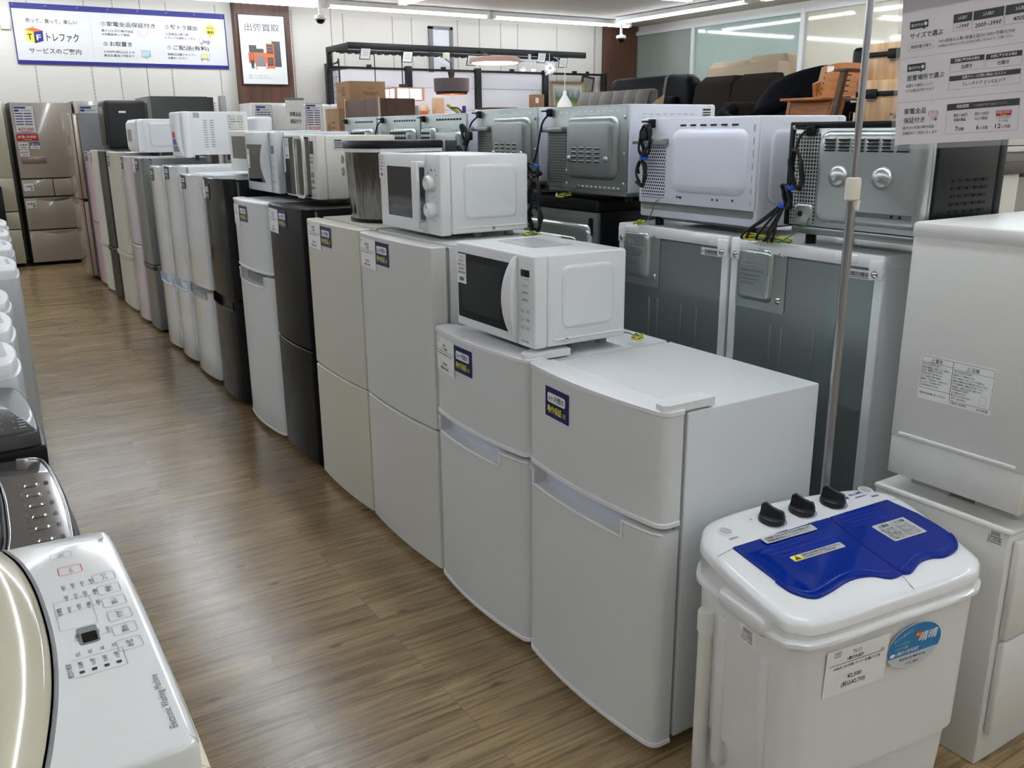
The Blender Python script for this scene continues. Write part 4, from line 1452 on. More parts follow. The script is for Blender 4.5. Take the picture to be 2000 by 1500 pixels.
m.box(0.004, -w / 2 + 0.02, 0.03, 0.24, w / 2 - 0.02, 0.05, STEELD, 0.004)
m.build('base_pan', t, 30)
m = MB()
for (y, z) in ((w / 2 - 0.012, h - 0.012), (-w / 2 + 0.03, 0.07), (w / 2 - 0.13, 0.07), (w / 2 - 0.135, 0.27)):
    screw(m, (-0.001 if y > 0.19 else -0.001, y, z), 0.0045)
m.build('screw', t, 30)
m = MB()
for i in range(5):
    for k in range(6):
        m.box(0.07 + i * 0.03, -w / 2 - 0.0022, 0.085 + k * 0.018, 0.09 + i * 0.03, -w / 2 + 0.002, 0.091 + k * 0.018, HOLE)
m.build('side_vent', t, 20)
inlet(t, w / 2 - 0.07, 0.298)
cord(t, [(-0.012, w / 2 - 0.058, 0.29), (-0.02, w / 2 - 0.045, 0.27), (-0.022, w / 2 - 0.035, 0.22), (-0.024, w / 2 - 0.03, 0.16), (-0.03, w / 2 - 0.02, 0.10), (-0.05, w / 2 - 0.0, 0.03), (-0.055, w / 2 + 0.02, 0.006)], None, 41,
     [((-0.044, w / 2 - 0.047, 0.146), (-0.014, w / 2 - 0.022, 0.152), 0.014), ((-0.05, w / 2 - 0.034, 0.098), (-0.018, w / 2 - 0.004, 0.106), 0.014)],
     [((-0.028, w / 2 - 0.055, 0.195), 0.034, 0.11, 3, -0.25), ((-0.03, w / 2 - 0.03, 0.125), 0.02, 0.07, 3, -0.3)])
m = MB()
for k in range(5):
    q = (0.0, 0.016, 0.05, 0.085, 0.105)[k]
    m.tube(smooth_path([(-0.036 + 0.004 * (k % 2), w / 2 - 0.025 + 0.004 * k, 0.10), (-0.042, w / 2 - 0.012 + q * 0.45, 0.065), (-0.046 - 0.004 * (k % 3), w / 2 - 0.006 + q * 0.95, 0.022 + 0.01 * (k % 2)), (-0.040, w / 2 + 0.004 + q, 0.005), (-0.010 + 0.008 * (k % 2), w / 2 + 0.022 + q * 0.6, 0.006), (0.004, w / 2 + 0.005 + q * 0.2, 0.012)], 5), 0.0036, RUBBER, 8)
m.build('power_cord', t, 60)
m = MB()
m.tube(smooth_path([(-0.004, w / 2 - 0.085, 0.075), (-0.02, w / 2 - 0.08, 0.05), (-0.03, w / 2 - 0.04, 0.02), (-0.04, w / 2 - 0.02, 0.004)], 5), 0.0017, WIREG, 6)
m.tube(smooth_path(loop_bundle((-0.03, w / 2 + 0.035, 0.004), 0.03, 0.16, 4, 77, 0.1, False), 3), 0.0017, WIREY, 6)
m.tube(smooth_path(loop_bundle((-0.032, w / 2 + 0.02, 0.006), 0.028, 0.15, 2, 78, 0.05, False), 3), 0.0017, WIREG, 6)
m.build('ground_wire', t, 60)

# grey-backed microwaves
def grey_back(label, y0, y1, z0, h, seed, vent_z, two=True, cordpath=None):
    t, w = rear_mw(label, y0, y1, z0, h, 0.35, PALEW, STEELD, 0.03)
    m = MB()
    m.box(0.0, -w / 2 + 0.003, 0.034, 0.010, w / 2 - 0.003, h - 0.002, STEELD, 0.002)
    O = (0.0, w / 2, 0.0)
    m.pad(O, *FX, w * 0.60, h * 0.52 + 0.012, w * 0.60, h * 0.68, 0.035, 0.022, 0.028, STEELD)
    for k in range(10):
        m.rect(O, *FX, w * 0.18 + k * w * 0.077, h - 0.022, w * 0.04, 0.005, 0.0008, PAPER, 0, 0.002)
        m.rect(O, *FX, w * 0.42 + k * w * 0.053, 0.042, w * 0.03, 0.005, 0.0008, PAPER, 0, 0.002)
    m.build('back_panel', t, 35)
    m = MB()
    slots(m, (-0.0222, w / 2 - w * 0.40, vent_z), 4, 4, w * 0.095, 0.0145, w * 0.06, 0.005, HOLE, 0.0008, STEELD)
    m.build('louvre', t, 30)
    if two:
        for u in (0.37, 0.82):
            m = MB()
            m.lathe([(0.011, 0.0), (0.010, 0.004), (0.006, 0.008), (0.001, 0.009)], STEELD, 16, at=(-0.022, w / 2 - u * w, vent_z + 0.012), T=Matrix.Rotation(R(-90), 4, 'Y'))
            m.build('boss', t, 60)
    m = MB()
    m.rect((-0.0002, w / 2, 0), *FX, 0.014, 0.05, w * 0.24, h * 0.62, 0.0012, PERFS, 0.002, 0.006)
    m.build('vent_grille', t, 0)
    m = MB()
    m.box(-0.024, w / 2 - w * 0.27, h * 0.72, 0.004, w / 2 + 0.006, h * 0.72 + 0.018, STEELD, 0.002)
    m.build('bracket', t, 30)
    m = MB()
    m.box(0.006, -w / 2 + 0.008, 0.018, 0.34, w / 2 - 0.008, 0.032, STEELD, 0.003)
    m.build('base_pan', t, 30)
    m = MB()
    for (u, v) in ((0.97, h - 0.04), (0.97, h * 0.5), (0.97, 0.06), (0.28, h * 0.3), (0.28, 0.05)):
        screw(m, (-0.001, w / 2 - u * w, v), 0.0045)
    m.build('screw', t, 30)
    inlet(t, w / 2 - 0.025, h - 0.012)
    return t, w
t, w = grey_back('grey-backed white-cased microwave on the black-topped fridge, black cord plug at its back', 2.325, 2.79, 1.185, 0.312, 51, 0.125)
h = 0.312
cord(t, [(-0.012, w / 2 - 0.022, h - 0.03), (-0.024, w / 2 - 0.005, h - 0.06), (-0.028, w / 2 + 0.02, 0.16), (-0.03, w / 2 + 0.045, 0.11)], (-0.034, w / 2 + 0.085, 0.075), 52,
     [((-0.05, w / 2 + 0.01, 0.105), (-0.02, w / 2 + 0.016, 0.108), 0.013)], [((-0.032, w / 2 + 0.035, 0.095), 0.09, 0.035, 4, 0.35), ((-0.034, w / 2 + 0.02, 0.06), 0.02, 0.07, 2, 0.5)])
m = MB()
for i in range(8):
    for k in range(3):
        m.box(0.06 + i * 0.03, -w / 2 - 0.0006, h - 0.032 - k * 0.012, 0.075 + i * 0.03, -w / 2 + 0.002, h - 0.030 - k * 0.012, INKL)
m.build('side_vent', t, 0)
m = MB()
O2 = (0.32, -w / 2, h - 0.05)
m.rect(O2, *FY, 0, 0, 0.045, 0.04, 0.0008, PAPER, 0.001)
for k in range(4):
    m.rect(O2, *FY, 0.004, 0.03 - k * 0.008, 0.036, 0.004 if k else 0.006, 0.0014, INK)
m.build('barcode_label', t, 0)
ground_wire(t, (0.0, w / 2 - 0.20, 0.045), (-0.014, w / 2 - 0.13, 0.003), 55, 0.085)
t, w = grey_back('grey-backed microwave one place beyond the black-topped fridge, its cord bound by a blue tie', 2.85, 3.30, 1.2, 0.30, 61, 0.12)
h = 0.30
cord(t, [(-0.012, w / 2 - 0.022, h - 0.03), (-0.024, w / 2 + 0.01, h - 0.06), (-0.028, w / 2 + 0.04, 0.16), (-0.03, w / 2 + 0.09, 0.02)], (-0.03, w / 2 + 0.0, 0.20), 62,
     [((-0.046, w / 2 + 0.04, 0.165), (-0.016, w / 2 + 0.06, 0.168), 0.014)], [((-0.032, w / 2 + 0.04, 0.20), 0.03, 0.10, 3, -0.35), ((-0.034, w / 2 + 0.07, 0.10), 0.02, 0.12, 3, -0.3)])
# louvred ovens further along
def small_back(label, y0, y1, z0, h, kind, seed):
    t, w = rear_mw(label, y0, y1, z0, h, 0.33, PALEW, STEELD, 0.03)
    m = MB()
    m.box(0.0, -w / 2 + 0.003, 0.034, 0.010, w / 2 - 0.003, h - 0.002, STEELD, 0.002)
    O = (0.0, w / 2, 0.0)
    if kind == 'louvre':
        m.pad(O, *FX, w * 0.20, h * 0.48, w * 0.30, h * 0.66, 0.02, 0.02, 0.015, STEELD)
        m.pad(O, *FX, w * 0.68, h * 0.46, w * 0.52, h * 0.60, 0.02, 0.03, 0.02, STEELD)
    else:
        m.pad(O, *FX, w * 0.60, h * 0.45, w * 0.60, h * 0.72, 0.03, 0.03, 0.03, STEELD)
    for k in range(9):
        m.rect(O, *FX, w * 0.36 + k * w * 0.062, h - 0.028, w * 0.045, 0.008, 0.0008, HOLE)
    m.build('back_panel', t, 35)
    m = MB()
    if kind == 'louvre':
        for k in range(6):
            m.rect((-0.0202, w / 2 - w * 0.09, h * 0.36 + k * 0.02), *FX, 0, 0, w * 0.2, 0.009, 0.0008, HOLE, 0, 0.003)
        for k in range(11):
            m.rect((-0.0302, w / 2 - w * 0.68, h * 0.30), *FX, k * w * 0.021, 0, w * 0.011, h * 0.32, 0.0008, HOLE)
    else:
        slots(m, (-0.0302, w / 2 - w * 0.38, h * 0.55), 6, 3, w * 0.07, 0.022, w * 0.055, 0.012, HOLE)
    m.build('louvre', t, 0)
    inlet(t, w / 2 - 0.03, h - 0.012)
    return t, w
small_back('grey louvred oven back with a finned grille, in the middle of the rear row', 3.385, 3.81, 1.2, 0.29, 'louvre', 1)
t, w = small_back('grey oven back with a raised box and black cord, next along from the finned one', 3.82, 4.26, 1.2, 0.29, 'box', 2)
cord(t, [(-0.012, w / 2 - 0.03, 0.265), (-0.03, w / 2 - 0.02, 0.24), (-0.03, w / 2 + 0.02, 0.15), (-0.03, w / 2 + 0.03, 0.05)], (-0.03, w / 2 + 0.02, 0.15), 71, None, [((-0.03, w / 2 + 0.02, 0.10), 0.04, 0.09, 2, 0.1)])
small_back('farthest grey oven back of the rear row, standing in front of the brown cabinet', 4.31, 4.74, 1.2, 0.29, 'box', 3)
t = thing('humidifier', 'small white rounded appliance peeping before the white fridge beside the brown column', 'appliance', (1.9, 6.53, 1.22))
m = MB()
m.box(0.0, -0.15, 0.012, 0.13, 0.15, 0.305, WPLAST, 0.02, 0.03, 4)
m.build('body', t, 50)
m = MB()
m.box(0.008, -0.14, 0.0, 0.122, 0.14, 0.016, GRAYPL, 0.004)
m.build('base', t, 50)
m = MB()
for k in range(5):
    m.box(0.03 + k * 0.016, -0.09, 0.3045, 0.036 + k * 0.016, 0.09, 0.3065, INKL)
m.build('air_outlet', t, 0)
# ------------------------------------------------------------------ twin-tub washer in the foreground
TUBW = mat('glossy_white_plastic', (230, 231, 231), 0.10, coat=0.2)
TUBB = mat('matte_white_plastic', (222, 222, 220), 0.35)
BLUELID = mat('blue_clear_plastic', (0, 34, 126), 0.05, spec=0.3, var=0.14, vscale=6)
BLUERIB = mat('blue_rib', (4, 38, 146), 0.12)
LABELS_ = mat('silver_label', (206, 208, 206), 0.3, metal=0.3)
ROT = R(-7.4)
tub = thing('washing_machine', 'small white twin-tub washer with clear blue lids and three black dials', 'washing machine', (1.455, 1.05, 0), ROT)
def ztop(y):
    return 0.582 + 0.125 * y
OUTL = smooth_path([(-0.234, 0.168, 0), (-0.175, 0.206, 0), (-0.008, 0.222, 0), (0.19, 0.208, 0), (0.272, 0.178, 0), (0.300, 0.11, 0), (0.268, -0.09, 0), (0.238, -0.138, 0), (0.175, -0.157, 0), (-0.02, -0.163, 0), (-0.20, -0.168, 0), (-0.25, -0.150, 0), (-0.272, -0.105, 0), (-0.266, 0.10, 0)], 5, True)
CEN = Vector((0.012, 0.025, 0))
OUTL = list(reversed(OUTL))
def outl(ins, zf):
    out = []
    for p in OUTL:
        d = (p - CEN)
        L = d.length
        # shrink towards the centre rectangle-wise so that corners stay rounded
        q = Vector((CEN.x + d.x * (1 - ins / 0.27), CEN.y + d.y * (1 - ins / 0.19), 0))
        out.append((q.x, q.y, zf(q.y)))
    return out
m = MB()
m.loft([outl(0.030, lambda y: 0.03), outl(0.026, lambda y: 0.10), outl(0.022, lambda y: 0.185), outl(0.012, lambda y: 0.19), outl(0.010, lambda y: 0.36), outl(0.008, lambda y: 0.515)], TUBB)
m.build('body', tub, 35)
m = MB()
m.loft([outl(0.006, lambda y: 0.505), outl(-0.003, lambda y: 0.508), outl(-0.003, lambda y: 0.516), outl(0.003, lambda y: 0.521)], TUBW)
m.build('rim', tub, 50)
m = MB()
m.loft([outl(0.005, lambda y: 0.519), outl(0.004, lambda y: ztop(y) - 0.030), outl(0.001, lambda y: ztop(y) - 0.027), outl(0.002, lambda y: ztop(y) - 0.013), outl(0.006, lambda y: ztop(y) - 0.006), outl(0.014, lambda y: ztop(y) - 0.0015), outl(0.026, lambda y: ztop(y))], TUBW)
m.build('top_cover', tub, 50)
m = MB()
SEAMG = mat('seam_shadow', (120, 122, 124), 0.6)
for a_, b_ in (((0.046, -0.108), (0.030, -0.156)), ((-0.262, 0.074), (-0.214, 0.0865)), ((0.247, 0.1215), (0.288, 0.116))):
    d_ = (Vector((b_[0], b_[1], 0)) - Vector((a_[0], a_[1], 0))).normalized()
    n_ = Vector((-d_.y, d_.x, 0)) * 0.0008
    q = [Vector((a_[0], a_[1], 0)) + n_, Vector((b_[0], b_[1], 0)) + n_, Vector((b_[0], b_[1], 0)) - n_, Vector((a_[0], a_[1], 0)) - n_]
    m.add([(p.x, p.y, ztop(p.y) + 0.0004) for p in q], [(3, 2, 1, 0)], SEAMG)
m.build('seam', tub, 0)
def lid(pts, name, ribs, label):
    poly = [(p.x, p.y) for p in pts]
    m = MB()
    m.loft([[(x, y, ztop(y) - 0.001) for x, y in poly], [(x, y, ztop(y) + 0.004) for x, y in poly]], BLUELID, False, True)
    cx = sum(p[0] for p in poly) / len(poly)
    cy = sum(p[1] for p in poly) / len(poly)
    o = m.build(name, tub, 30)
    m = MB()
    for (x0, x1, y) in ribs:
        m.loft([[(x0, y - 0.003, ztop(y) + 0.004), (x1, y - 0.003 + (x1 - x0) * 0.06, ztop(y) + 0.004), (x1, y + 0.003 + (x1 - x0) * 0.06, ztop(y) + 0.004), (x0, y + 0.003, ztop(y) + 0.004)],
                [(x0 + 0.002, y - 0.001, ztop(y) + 0.0062), (x1 - 0.002, y - 0.001 + (x1 - x0) * 0.06, ztop(y) + 0.0062), (x1 - 0.002, y + 0.001 + (x1 - x0) * 0.06, ztop(y) + 0.0062), (x0 + 0.002, y + 0.001, ztop(y) + 0.0062)]], BLUERIB)
    m.build('rib', o, 30)
    return o
V3 = lambda L: [Vector((x, y, 0)) for x, y in L]
left_edge = V3([(-0.214, 0.086), (0.060, 0.107)])
wave_l = smooth_path(V3([(0.044, -0.112), (0.013, -0.114), (-0.017, -0.094), (-0.068, -0.089), (-0.137, -0.106), (-0.177, -0.109), (-0.202, -0.081), (-0.207, -0.044)]), 4)
l1 = lid(left_edge + V3([(0.046, -0.02)]) + wave_l, 'wash_lid', [(-0.19 + 0.012 * k, 0.02, 0.058 - 0.013 * k) for k in range(4)], '')
right_edge = V3([(0.247, 0.121), (0.064, 0.1075)])
wave_r = smooth_path(V3([(0.048, -0.112), (0.068, -0.114), (0.115, -0.094), (0.150, -0.091), (0.179, -0.098), (0.225, -0.088), (0.255, -0.06), (0.267, -0.02), (0.266, 0.05)]), 4)
l2 = lid(list(right_edge) + V3([(0.050, -0.02)]) + wave_r, 'spin_lid', [(0.07 + 0.006 * k, 0.205, 0.095 - 0.012 * k) for k in range(4)], '')
# thick front grips of the lids
for o, pts in ((l1, wave_l), (l2, wave_r[:-6])):
    m = MB()
    m.tube([(p.x, p.y + 0.004, ztop(p.y) + 0.003) for p in pts], 0.0045, BLUELID, 8)
    m.tube([(p.x, p.y + 0.020, ztop(p.y + 0.02) + 0.003) for p in pts[2:-3]], 0.003, BLUERIB, 8)
    m.build('grip', o, 60)
def tilt_frame(x, y, dz=0.0):
    U = Vector((1, 0.05, 0.00625)).normalized()
    Vv = Vector((-0.05, 1, 0.125)).normalized()
    return Vector((x, y, ztop(y) + dz)), U, Vv
# warning labels on the lids
m = MB()
O, U, Vv = tilt_frame(-0.142, 0.067, 0.0066)
m.rect(O, U, Vv, 0, 0, 0.142, 0.021, 0.0005, LABELS_, 0.0008, 0.003)
m.text(O, U, Vv, '洗濯槽に手を入れるときは必ず電源を切り', 0.008, 0.012, 0.007, 0.0009, INK, 'l', 0.125)
m.text(O, U, Vv, '脱水槽の回転が完全に止まってから行ってください', 0.008, 0.003, 0.007, 0.0009, INK, 'l', 0.115)
m.build('warning_label', l1, 0)
m = MB()
O, U, Vv = tilt_frame(-0.130, -0.004, 0.0048)
m.rect(O, U, Vv, 0, 0, 0.140, 0.018, 0.0005, LABELS_, 0.0008, 0.003)
m.rect(O, U, Vv, 0.001, 0.001, 0.024, 0.016, 0.0009, YEL, 0, 0.002)
m.flat(O, U, Vv, [(0.005, 0.003), (0.021, 0.003), (0.013, 0.0155)], 0.0012, INK)
m.text(O, U, Vv, '!', 0.013, 0.004, 0.011, 0.0015, YEL, 'c')
m.text(O, U, Vv, '運転中は洗濯槽や脱水槽に手を入れない', 0.030, 0.010, 0.006, 0.0009, INK, 'l', 0.105)
m.text(O, U, Vv, 'けがの原因になります。お子様に注意', 0.030, 0.003, 0.006, 0.0009, INK, 'l', 0.085)
m.build('warning_label', l1, 0)
m = MB()
O, U, Vv = tilt_frame(0.124, -0.020, 0.0048)
m.rect(O, U, Vv, 0, 0, 0.098, 0.064, 0.0005, LABELS_, 0.0008, 0.003)
m.rect(O, U, Vv, 0.049, 0.006, 0.001, 0.054, 0.0009, INK)
m.text(O, U, Vv, '⚠警告', 0.025, 0.050, 0.010, 0.0009, INK, 'c')
m.text(O, U, Vv, '⚠注意', 0.073, 0.050, 0.010, 0.0009, INK, 'c')
for k in range(7):
    m.text(O, U, Vv, ('感電・火災の原因', '水をかけない', '分解しない', '火気禁止')[k % 4], 0.005, 0.040 - k * 0.0058, 0.005, 0.0009, INK, 'l', 0.036 + 0.004 * (k % 2))
    m.text(O, U, Vv, ('脱水かごの注意', '回転中触れない', '防水シート禁止')[k % 3], 0.052, 0.040 - k * 0.0058, 0.005, 0.0009, INKG, 'l', 0.034 + 0.004 * (k % 2))
m.build('warning_label', l2, 0)
# control panel: three dials with printed scales
KN = mat('black_dial', (22, 23, 28), 0.35)
for (x, y, s1, s2) in ((-0.062, 0.148, '洗濯時間', '洗'), (0.028, 0.155, '水流・排水切替', 'ソフト'), (0.122, 0.160, '脱水時間', '脱')):
    m = MB()
    O, U, Vv = tilt_frame(x, y, 0)
    N = U.cross(Vv)
    T = Matrix((U, Vv, N)).transposed().to_4x4()
    m.lathe([(0.0285, 0.0), (0.029, 0.006), (0.0275, 0.012), (0.026, 0.013), (0.005, 0.0135)], KN, 28, at=tuple(O), T=T)
    ca, sa = math.cos(R(-52)), math.sin(R(-52))
    A = U * ca + Vv * sa
    B = U * -sa + Vv * ca
    prof = [(-0.026, 0.012, 0.034, 0.006), (-0.018, 0.010, 0.040, 0.006), (0.0, 0.008, 0.031, 0.007), (0.022, 0.006, 0.025, 0.009), (0.0275, 0.005, 0.012, 0.010)]
    lps = []
    for (a, _w, hh, wd) in prof:
        c = O + A * a
        lps.append([c + B * wd * 1.3 + N * 0.011, c + B * wd * 0.6 + N * hh, c - B * wd * 0.6 + N * hh, c - B * wd * 1.3 + N * 0.011])
    m.loft(lps, KN)
    k = m.build('dial', tub, 35)
    m = MB()
    pts = []
    for j in range(20):
        a = R(-150 + 250 * j / 19)
        pts.append((0.0325 * math.cos(a), 0.0325 * math.sin(a)))
    inner = [(px * 0.955, py * 0.955) for px, py in reversed(pts)]
    for j in range(19):
        q = [pts[j], pts[j + 1], inner[18 - j], inner[19 - j]]
        m.flat(O, U, Vv, q, 0.0006, NAVYB)
    m.text(O, U, Vv, s1, -0.012, -0.050, 0.008, 0.0006, NAVYB, 'c', 0.03)
    m.text(O, U, Vv, s2, -0.04, 0.018, 0.006, 0.0006, NAVYB, 'c')
    m.build('dial_scale', tub, 0)
m = MB()
O, U, Vv = tilt_frame(0.160, 0.160, 0)
m.text(O, U, Vv, 'ALUMIS', 0.022, 0.006, 0.0125, 0.0006, BLUE, 'l', 0.045)
m.text(O, U, Vv, 'AHB-03', 0.028, -0.007, 0.009, 0.0006, BLUE, 'l', 0.034)
for (a, b, r_) in ((0.004, 0.018, 0.003), (0.012, 0.014, 0.004), (0.010, 0.004, 0.005), (0.001, 0.008, 0.0025)):
    m.flat(O, U, Vv, [(a + r_ * math.cos(R(30 * j)), b + r_ * math.sin(R(30 * j))) for j in range(12)], 0.0006, BLUE)
m.build('lettering', tub, 0)
for (x, y) in ((-0.188, 0.145), (0.238, 0.176)):
    m = MB()
    O, U, Vv = tilt_frame(x, y, 0)
    T = Matrix((U, Vv, U.cross(Vv))).transposed().to_4x4()
    m.lathe([(0.017, 0.0), (0.017, 0.002), (0.014, 0.0025)], TUBW, 20, at=tuple(O), T=T)
    m.lathe([(0.0135, 0.0026), (0.002, 0.0027)], mat('inlet_grey', (176, 178, 180), 0.5), 20, at=tuple(O), T=T)
    m.text(O, U, Vv, '給水口', 0.0, -0.030, 0.008, 0.0006, NAVYB, 'c')
    m.build('water_inlet', tub, 35)
# side handle and hose
m = MB()
m.loft([[(-0.258 - d, y, z) for y, z in rrect(-0.022, 0.520, wd, hh, min(hh / 2, 0.018), 5)] for d, wd, hh in ((0.0, 0.155, 0.046), (0.014, 0.15, 0.042), (0.022, 0.13, 0.026))], TUBW)
m.build('carry_handle', tub, 50)
m = MB()
m.tube([(-0.263, 0.090, 0.025), (-0.266, 0.091, 0.20), (-0.267, 0.090, 0.42)], 0.0155, mat('hose_ivory', (220, 220, 212), 0.5, bump=(1, 0.0)), 16)
for k in range(60):
    m.lathe([(0.0162, 0), (0.0168, 0.0016), (0.0162, 0.0032)], mat('hose_ivory', (220, 220, 212)), 14, at=(-0.2655, 0.0905, 0.03 + k * 0.0065), cap0=False, cap1=False)
hs = m.build('drain_hose', tub, 60)
m = MB()
m.lathe([(0.0185, 0.0), (0.0185, 0.042), (0.017, 0.046), (0.006, 0.047)], mat('hose_end', (226, 226, 218), 0.4), 20, at=(-0.267, 0.090, 0.418))
m.build('hose_end', hs, 40)
m = MB()
m.box(-0.266, 0.03, 0.12, -0.240, 0.06, 0.47, TUBB, 0.009)
m.box(-0.268, -0.10, 0.12, -0.235, -0.072, 0.455, TUBB, 0.009)
m.build('side_rib', tub, 35)
# price card and oval sticker on the front
fy = -0.158
O = Vector((-0.186, fy - 0.001, 0.385))
Uf = Vector((1, 0.012, 0)).normalized()
m = MB()
Vf = Vector((0, -0.045, 1)).normalized()
m.rect(O, Uf, Vf, 0, 0, 0.158, 0.102, 0.0008, PAPER, 0.0008)
m.ring(O, Uf, Vf, 0.026, 0.092, 0.016, 0.012, 0.002, 0.001, 0.0012, INK)
m.text(O, Uf, Vf, 'TF', 0.026, 0.0885, 0.009, 0.0012, INK, 'c')
m.text(O, Uf, Vf, 'アルミス', 0.075, 0.085, 0.010, 0.0012, INK, 'c', 0.022)
m.text(O, Uf, Vf, '2槽式洗濯機', 0.072, 0.073, 0.0085, 0.0012, INK, 'c', 0.042)
m.rect(O, Uf, Vf, 0.008, 0.068, 0.14, 0.0012, 0.0012, INK)
m.text(O, Uf, Vf, 'AHB-03  2013年製  ｸﾘｰﾆﾝｸﾞ 済 側にキズ有', 0.02, 0.058, 0.0075, 0.0012, INK, 'l', 0.118)
m.text(O, Uf, Vf, '¥2,500', 0.076, 0.031, 0.0125, 0.0012, INK, 'c', 0.036)
m.text(O, Uf, Vf, '(税込¥2,750)', 0.076, 0.015, 0.0125, 0.0012, INK, 'c', 0.062)
m.text(O, Uf, Vf, '000', 0.138, 0.071, 0.006, 0.0012, INKG, 'l', 0.009)
m.build('price_card', tub, 0)
m = MB()
O = Vector((0.045, fy - 0.001, 0.440))
SKY = mat('cyan_blue_print', (20, 118, 178), 0.35)
SKYG = mat('silver_print', (196, 203, 206), 0.3)
def ell(a, b, n=40, lo=None):
    pts = [(a * math.cos(2 * math.pi * k / n), b * math.sin(2 * math.pi * k / n)) for k in range(n)]
    return pts
m.flat(O, Uf, Vf, ell(0.074, 0.050), 0.0008, SKYG, 0.0008)
up = [(0.0728 * math.cos(a), 0.0490 * math.sin(a)) for a in [R(200 + (-220) * k / 30) for k in range(31)]]
m.flat(O, Uf, Vf, list(reversed(up)), 0.0012, SKY)
m.flat(O, Uf, Vf, [(0.006 + 0.0085 * math.cos(R(20 * k)), 0.024 + 0.0085 * math.sin(R(20 * k))) for k in range(18)], 0.0016, RED)
m.text(O, Uf, Vf, '新!', 0.006, 0.020, 0.009, 0.002, YEL, 'c', 0.012)
m.text(O, Uf, Vf, '晴晴', 0.034, 0.006, 0.024, 0.0016, PAPER, 'c', 0.05, 0.15)
m.text(O, Uf, Vf, '洗いから脱水まで', -0.035, 0.027, 0.007, 0.0016, SKYG, 'c', 0.05, 0, 20)
m.text(O, Uf, Vf, 'たっぷり洗える', -0.035, 0.010, 0.006, 0.0016, mat('lime_print', (150, 206, 120), 0.4), 'c', 0.04)
m.text(O, Uf, Vf, 'コンパクト設計', -0.035, 0.0, 0.006, 0.0016, YEL, 'c', 0.036)
m.rect(O, Uf, Vf, -0.065, -0.0135, 0.014, 0.008, 0.0016, PAPER, 0, 0.004)
m.text(O, Uf, Vf, '2槽式小型洗濯機', -0.048, -0.012, 0.009, 0.0016, PAPER, 'l', 0.062)
m.text(O, Uf, Vf, '●洗濯3.0kg ●脱水2.0kg', 0.0, -0.028, 0.006, 0.0012, INK, 'c', 0.07)
m.text(O, Uf, Vf, '3 ALUMIS', 0.0, -0.041, 0.008, 0.0012, INKG, 'c', 0.034)
m.build('brand_sticker', tub, 0)
m = MB()
Ox = Vector((-0.2635, -0.012, 0.455))
m.rect(Ox, *FX, 0, 0, 0.042, 0.034, 0.0006, PAPER, 0.0008)
for k in range(10):
    m.rect(Ox, *FX, 0.008 + k * 0.0028, 0.022, 0.0012, 0.009, 0.001, INK)
for k in range(3):
    m.text(Ox, *FX, ('アルミス洗濯機', 'AHB-03 2013年', '¥2,500 (2,750)')[k], 0.003, 0.016 - k * 0.006, 0.0055, 0.001, INK, 'l', 0.034)
m.build('barcode_label', tub, 0)

# ------------------------------------------------------------------ white dishwasher-like box on the white chest at the picture's edge
DW = mat('warm_white_steel', (220, 219, 214), 0.35, bump=(200, 0.05))
t = thing('dishwasher', 'white dishwasher cabinet with a warning label, standing on the white drawer chest', 'dishwasher', (1.811, 0.895, 0.59))
m = MB()
m.box(0.003, 0.0, 0.128, 0.62, 0.318, 0.60, DW, 0.004)
m.box(0.0, -0.002, 0.592, 0.622, 0.321, 0.627, DW, 0.008)
m.build('cabinet', t, 35)
m = MB()
m.box(0.004, 0.001, 0.036, 0.62, 0.317, 0.129, DW, 0.003)
m.box(0.0, 0.02, 0.132, 0.006, 0.298, 0.142, DW, 0.004)
m.build('base_cover', t, 35)
for xx in (0.09, 0.54):
    for yy in (0.08, 0.24):
        m = MB()
        m.box(xx - 0.03, yy - 0.05, 0.0, xx + 0.03, yy + 0.05, 0.042, mat('pale_foot', (196, 196, 192), 0.6), 0.006)
        m.build('foot', t, 30)
m = MB()
m.box(0.02, -0.03, 0.05, 0.61, -0.002, 0.59, DW, 0.01)
m.build('door', t, 35)
m = MB()
O = (0.003, 1.157 - 0.895, 0.825 - 0.59)
m.rect(O, *FX, 0, 0, 0.172, 0.102, 0.0006, PAPER, 0.0006, 0.003)
m.ring(O, *FX, 0.04, 0.062, 0.074, 0.074, 0.001, 0.0008, 0.001, INKG)
m.ring(O, *FX, 0.1235, 0.055, 0.094, 0.088, 0.003, 0.0008, 0.001, INKG)
m.rect(O, *FX, 0.003, 0.085, 0.074, 0.0007, 0.001, INKG)
m.rect(O, *FX, 0.077, 0.082, 0.093, 0.0007, 0.001, INKG)
m.text(O, *FX, '⚠警告', 0.038, 0.0875, 0.010, 0.001, INKG, 'c', 0.028)
m.text(O, *FX, '⚠注意', 0.122, 0.0855, 0.010, 0.001, INKG, 'c', 0.03)
for k, s in enumerate(('やけどのおそれあり', '運転中や運転直後は、庫内やヒーターに触れない', '火災・感電のおそれあり', '交流100V以外では使用しない', 'アース線を確実に接続', '電源は、交流100V、15A以上の', 'コンセントを単独で使う', '食器の洗浄以外に使わない')):
    m.text(O, *FX, s, 0.005, 0.0785 - k * 0.0068, 0.0065 if k in (0, 2) else 0.005, 0.001, INKG, 'l', (0.042, 0.066, 0.05, 0.05, 0.046, 0.062, 0.05, 0.044)[k])
